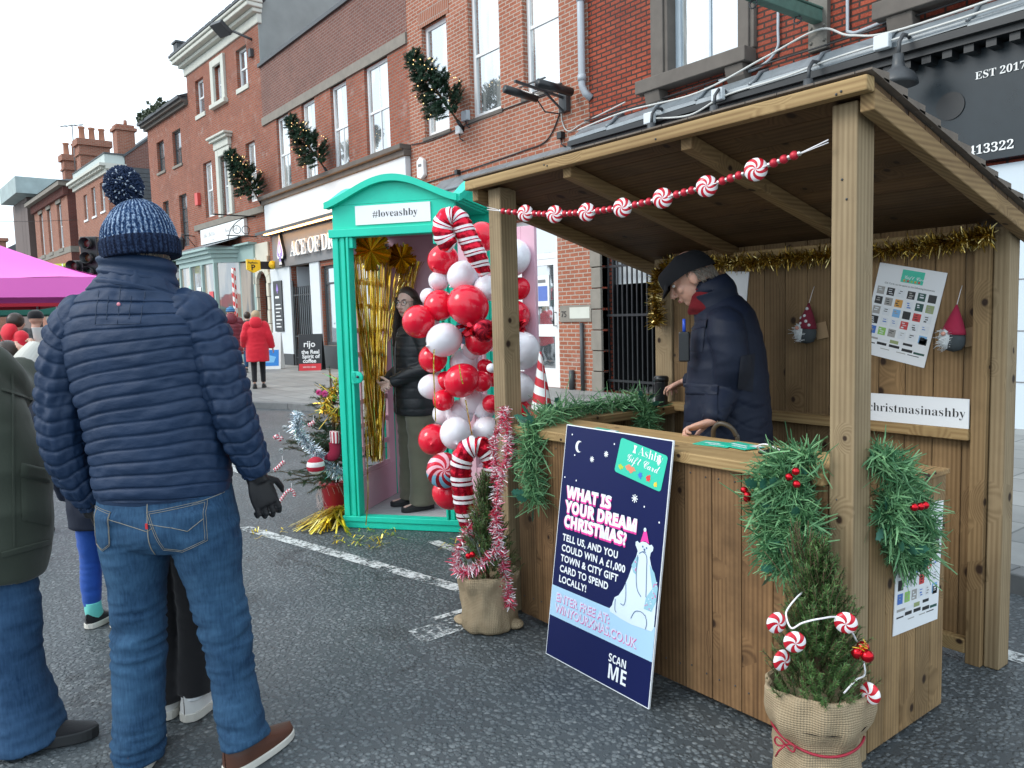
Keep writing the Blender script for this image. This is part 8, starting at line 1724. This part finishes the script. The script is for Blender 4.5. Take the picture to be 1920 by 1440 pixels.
mb.tube([tuple(HY(-.008, .102, .010)), tuple(HY(0, .106, .013)), tuple(HY(.008, .102, .010))], .0016, 5); mb.build('glasses', M_BLACK, YW, False)

# --- people walking away up the pavement and under the canopies --------------------------
def walker(label, loc, rz, k, top, trs, hat=None, hair=None, hem=.62, quilt=False, hood=False, step=0.0, shoe_m=None, bulk=1.0, group=None, armL=None):
    p = person(label, loc, rz, group); J = dict(J0)
    J.update(knR=(.09, .05 + step * .5, .49), anR=(.09, step, .09 + abs(step) * .1), toR=(.10, step + .18, .03), knL=(-.09, .02 - step * .2, .49), anL=(-.09, -step, .09 + abs(step) * .25), toL=(-.10, -step + .16, .04 + abs(step) * .1))
    if armL: J.update(armL)
    b, g, M = body(p, J, k, (0, 1, 0), True, .6, .6, .013, thin=.9)
    T = lambda *a: tuple(x * k for x in a); B = bulk
    fn = folds(.006, 6, 12, len(label), bafflez(.09, .012) if quilt else None)
    coat(p, 'coat', top, [T(0, 0, hem, .20 * B, .16 * B), T(0, 0, .85, .20 * B, .155 * B), T(0, 0, 1.08, .185 * B, .14 * B), T(0, 0, 1.28, .195 * B, .14 * B), T(0, -.005, 1.38, .17, .12), T(0, -.01, 1.44, .10, .09), T(0, -.01, 1.48, .085, .08)], [([Vector((sx * .09, 0, 1.38)) * k, g['sh' + s], g['sh' + s].lerp(g['el' + s], .5), g['el' + s], g['wr' + s]], [r * k * B for r in (.075, .078, .072, .066, .052)]) for sx, s in ((1, 'R'), (-1, 'L'))], .014, fn)
    trousers(p, trs, [T(0, 0, .92, .16, .12), T(0, 0, .82, .165, .125), T(0, 0, .76, .13, .1)], [[(*(g['hi' + s] - Vector((0, 0, .05))), .085 * k, .095 * k), (*g['kn' + s], .066 * k, .072 * k), (*(g['an' + s] + Vector((0, 0, .03))), .055 * k, .06 * k)] for s in 'RL'], .014)
    for s in 'RL': a = g['an' + s]; t = g['to' + s]; d = (t - a); d.z = 0; d.normalize(); shoe(p, (a.x - d.x * .07, a.y - d.y * .07, max(0, a.z - .09 * k)), (a.x + d.x * .19, a.y + d.y * .19, max(0, a.z - .09 * k)), .09, .09, (shoe_m or M_LEATHER, M_BLKSOLE))
    h = Vector(J['head']) * k
    if hair is not None: mb = MB(); mb.ball(h + Vector((0, -.012, .022)), .112 * k, 20, 14, (.86, 1, 1)); mb.build('hair', hair, p, False)
    if hat is not None: mb = MB(); loft(mb, [(h.x, h.y, h.z + .02, .098, .112), (h.x, h.y, h.z + .07, .10, .112), (h.x, h.y, h.z + .12, .07, .08), (h.x, h.y, h.z + .145, .01, .01)], 24, 28, lambda t, s, a: .002 * math.sin(a * 24)); mb.build('hat', hat, p, False)
    if hood: mb = MB(); loft(mb, [T(0, -.10, 1.36, .10, .05), T(0, -.11, 1.43, .13, .07), T(0, -.07, 1.50, .13, .09), T(0, -.02, 1.52, .10, .08)], 20, 24); mb.build('hood', top, p, False)
    return p
aw = math.atan2(.92, .39)   # walking direction along the terrace: -x, slightly left
RZW = math.atan2(1.0, .06)
walker('woman in bright red hooded coat and black leggings walking away', (-16.14, 5.71, .1), R(68), .93, M_REDC, M_BLKC, hair=M_HAIRF, hem=.60, hood=True, step=.10, bulk=1.22, armL=dict(elR=(.27, -.03, 1.13), wrR=(.32, .06, .90), elL=(-.27, -.03, 1.13), wrL=(-.29, .12, .95)))
walker('person in burgundy padded coat and blue striped bobble hat walking away', (-18.6, 6.0, .1), R(72), 1.0, M_BURG, M_DKCOAT, hat=spiral_mat('blue_stripe_knit', (.02, .08, .22), (.10, .30, .50), 24, 0, .5, .9), quilt=True, hood=True, step=-.06, bulk=1.22)
walker('person in dark jacket and jeans walking ahead of the red coat', (-21.6, 7.41, .1), R(70), .96, M_DKCOAT, M_DENIM, hair=M_HAIRB, hem=.78, step=.14)
walker('person in red hooded coat under the canopy left of the pole', tuple(np.round(at(28, 600, 12.5)[:2], 2)) + (0,), R(20), .97, M_REDC, M_BLKC, hair=M_HAIRB, hood=True, bulk=1.1)
walker('man in black coat and cap standing under the canopy', tuple(np.round(at(66, 600, 13)[:2], 2)) + (0,), R(60), .99, M_DKCOAT, M_BLKC, hat=M_BLKC, bulk=1.2)
walker('person in slate grey coat close behind the olive coat', tuple(np.round(at(8, 600, 6.5)[:2], 2)) + (0,), R(40), .80, cloth('slate_grey_coat', (.05, .055, .075), .8), M_BLKC, hair=M_HAIRB, bulk=1.15)

# ---------------------------------------------------------------- canopies and street furniture
M_PINKC = flat('magenta_canopy', (.90, .17, .60), .55, var=.05, nscale=1.5); M_REDCAN = flat('red_canopy', (.45, .02, .04), .6); M_GRNCAN = flat('green_canopy', (.02, .16, .12), .6); M_ALU = flat('aluminium_pole', (.55, .55, .57), .4, .5)
def gazebo(label, x0, x1, y0, y1, ze, zv, zp, mat, sag=.12):
    g = thing('market_canopy', label, 'canopy', ((x0 + x1) / 2, (y0 + y1) / 2, 0)); mb = MB(); cx, cy = (x0 + x1) / 2, (y0 + y1) / 2; n = 14
    C_ = [(x0, y0), (x1, y0), (x1, y1), (x0, y1)]
    for k in range(4):
        a, b = C_[k], C_[(k + 1) % 4]; vs = []
        for j in range(n + 1):
            t = j / n
            for i in range(n + 1):
                u = i / n; ex, ey = a[0] + (b[0] - a[0]) * u, a[1] + (b[1] - a[1]) * u; z = ze + (zp - ze) * t ** 1.35 - sag * math.sin(math.pi * u) * (1 - t) * .35; vs.append((ex + (cx - ex) * t, ey + (cy - ey) * t, z + .012 * math.sin(u * 17 + t * 9)))
        mb.add(vs, [(j * (n + 1) + i, j * (n + 1) + i + 1, (j + 1) * (n + 1) + i + 1, (j + 1) * (n + 1) + i) for j in range(n) for i in range(n)], 0, True)
        for i in range(n):
            u0, u1 = i / n, (i + 1) / n; P = [(a[0] + (b[0] - a[0]) * u, a[1] + (b[1] - a[1]) * u) for u in (u0, u1)]; s0, s1 = [sag * math.sin(math.pi * u) * .35 for u in (u0, u1)]
            mb.quad((*P[0], zv), (*P[1], zv), (*P[1], ze - s1), (*P[0], ze - s0))
    mb.build('canopy_cover', mat, g)
    for x, y in C_: mb = MB(); xx, yy = x + (.05 if x == x0 else -.05), y + (.05 if y == y0 else -.05); mb.box(xx - .02, xx + .02, yy - .02, yy + .02, 0, ze - .02); mb.box(xx - .06, xx + .06, yy - .06, yy + .06, 0, .02); mb.build('leg', M_ALU, g)
    mb = MB()
    for (a, b) in zip(C_, C_[1:] + C_[:1]): mb.beam((a[0] * .99 + cx * .01, a[1] * .99 + cy * .01, ze - .1), (b[0] * .99 + cx * .01, b[1] * .99 + cy * .01, ze - .1), .03, .03)
    mb.build('frame', M_ALU, g)
gazebo('bright pink market canopy rising behind the man\'s left shoulder', -17.0, -13.8, -2.0, 2.55, 2.25, 1.93, 3.35, M_PINKC)
gazebo('red market canopy glimpsed under the pink one', -20.6, -17.6, -1.5, 2.4, 2.2, 1.88, 3.0, M_REDCAN); gazebo('dark green market canopy farthest under the pink one', -24.5, -21.5, -1.0, 3.4, 2.1, 1.78, 2.9, M_GRNCAN)
tl = thing('traffic_light', 'black traffic light heads behind the canopy and the bobble hat', 'traffic light', tuple(at(168, 600, 19)[:2]) + (0,))
def th_(px, dist, z0, z1, w, mat=None):
    c = at(px, 500, dist); mb = MB(); rr_ = Vector((_r.x, _r.y, 0)).normalized(); ff = Vector((_f.x, _f.y, 0)).normalized(); M = Matrix((rr_, ff, Vector((0, 0, 1)))).transposed(); mb.obox((c.x, c.y, (z0 + z1) / 2), (w, .2, z1 - z0), M); h = mb.build('signal_head', M_BLACK, tl, bevel=.02); n = 3 if z1 - z0 > .8 else 2
    for i in range(n):
        z = z1 - (i + .5) * (z1 - z0) / n; p = Vector((c.x, c.y, z)) - ff * .1; mb = MB(); mb.lathe([(.11, 0), (.12, .16), (.115, .16), (.10, .02), (.0001, .02)], 18, p, Matrix((rr_, Vector((0, 0, 1)), -ff)).transposed()); mb.build('visor', M_BLACK, h)
        mb = MB(); mb.lathe([(.0001, .03), (.06, .026), (.098, .015)], 16, p, Matrix((rr_, Vector((0, 0, 1)), -ff)).transposed()); mb.build('lens', flat(('lens_red', 'lens_amber', 'lens_green')[i], ((.10, .02, .015), (.08, .04, .01), (.02, .06, .04))[i], .2), h)
th_(173, 19, 2.45, 3.35, .36); th_(146, 19, 2.35, 2.85, .32)
mb = MB(); c = at(168, 500, 19); mb.tube([(c.x, c.y, 0), (c.x, c.y, 3.3)], .055, 10); mb.tube([tuple(at(146, 500, 19)[:2]) + (2.6,), (c.x, c.y, 2.6)], .03, 6); mb.build('pole', M_DKGREY, tl)
lt = thing('letting_board', 'yellow letting board on the far terrace beside the traffic light', 'sign board', tuple(at(118, 502, 38)))
c = at(118, 502, 38); rr_ = Vector((_r.x, _r.y, 0)).normalized(); ff = Vector((_f.x, _f.y, 0)).normalized(); M = Matrix((rr_, ff, Vector((0, 0, 1)))).transposed()
mb = MB(); mb.obox(c, (.95, .03, .34), M); mb.build('board', flat('lime_yellow', (.62, .68, .06), .5), lt)
mb = MB(); mb.text('TO LET', .27, Matrix.Translation(c - rr_ * .42 - ff * .02 - Vector((0, 0, .1))) @ M.to_4x4() @ Euler((R(90), 0, 0)).to_matrix().to_4x4(), off=.004); mb.build('lettering', M_INK, lt)
mb = MB(); mb.tube([tuple(c + Vector((0, 0, .17))), (c.x, c.y, .0)], .03, 6); mb.build('post', M_WHITE, lt)
cable('overhead_wire', 'thin overhead wire crossing the sky at the far left', [tuple(at(-60, 414, 35)), tuple(at(60, 415, 45)), tuple(at(150, 412, 52))], .012, M_CABLE_K)
def aboard(label, px, py, dist_pt, w, h, face, rz):
    c = Vector(dist_pt); g = thing('pavement_sign', label, 'A-board', tuple(c), rz); mb = MB()
    for s in (-1, 1):
        P = [(-w / 2, s * .22, 0), (w / 2, s * .22, 0), (w / 2, s * .22 - s * .02, 0), (-w / 2, s * .22 - s * .02, 0), (-w / 2, s * .03, h), (w / 2, s * .03, h), (w / 2, s * .01, h), (-w / 2, s * .01, h)]; mb.hexa(P)
    mb.build('panel', face[0], g, False, bevel=.01); return g
RJ = aboard('black coffee pavement sign with a red foot outside the drinks shop', 0, 0, (-20.75, 8.85, .1), .66, 1.0, (M_BLACK,), R(52))
Mr = Matrix.Rotation(math.atan2(.19, 1.0), 4, 'X'); Mr = Matrix.Translation(Vector((0, -.222, 0))) @ Matrix.Rotation(-math.atan2(.19, 1.0), 4, 'X') @ Euler((R(90), 0, 0)).to_matrix().to_4x4()
mb = MB(); mb.text('rijo', .24, Mr @ Matrix.Translation(Vector((-.19, .66, .004))), 0, off=.004)
for i, b in enumerate(('the Real', 'Spirit of', 'coffee')): mb.text(b, .15, Mr @ Matrix.Translation(Vector((-.24 + .02 * i, .47 - i * .125, .004))), 0, off=.004)
mb.text('SERVED HERE', .06, Mr @ Matrix.Translation(Vector((-.2, .075, .008))), 0)
mb.add([Mr @ Vector(p) for p in ((-.305, .0, .003), (.305, .0, .003), (.305, .19, .003), (-.305, .19, .003))], [(0, 1, 2, 3)], 1); mb.build('lettering', [M_WHITE, flat('sign_red', (.55, .02, .03), .4)], RJ, False)
BB = aboard('blue and white pavement sign behind the red coated woman', 0, 0, (-22.4, 8.35, .1), .6, 1.05, (M_WHITE,), R(52))
mb = MB(); mb.add([Mr @ Vector(p) for p in ((-.24, .1, .003), (.24, .1, .003), (.24, .62, .003), (-.24, .62, .003))], [(0, 1, 2, 3)]); mb.add([Mr @ Vector(p) for p in ((-.16, .2, .005), (.10, .2, .005), (.16, .36, .005), (-.05, .42, .005))], [(0, 1, 2, 3)], 1); mb.build('print', [flat('sign_blue', (.03, .22, .62), .4), flat('sign_light_blue', (.2, .5, .8), .4)], BB, False)
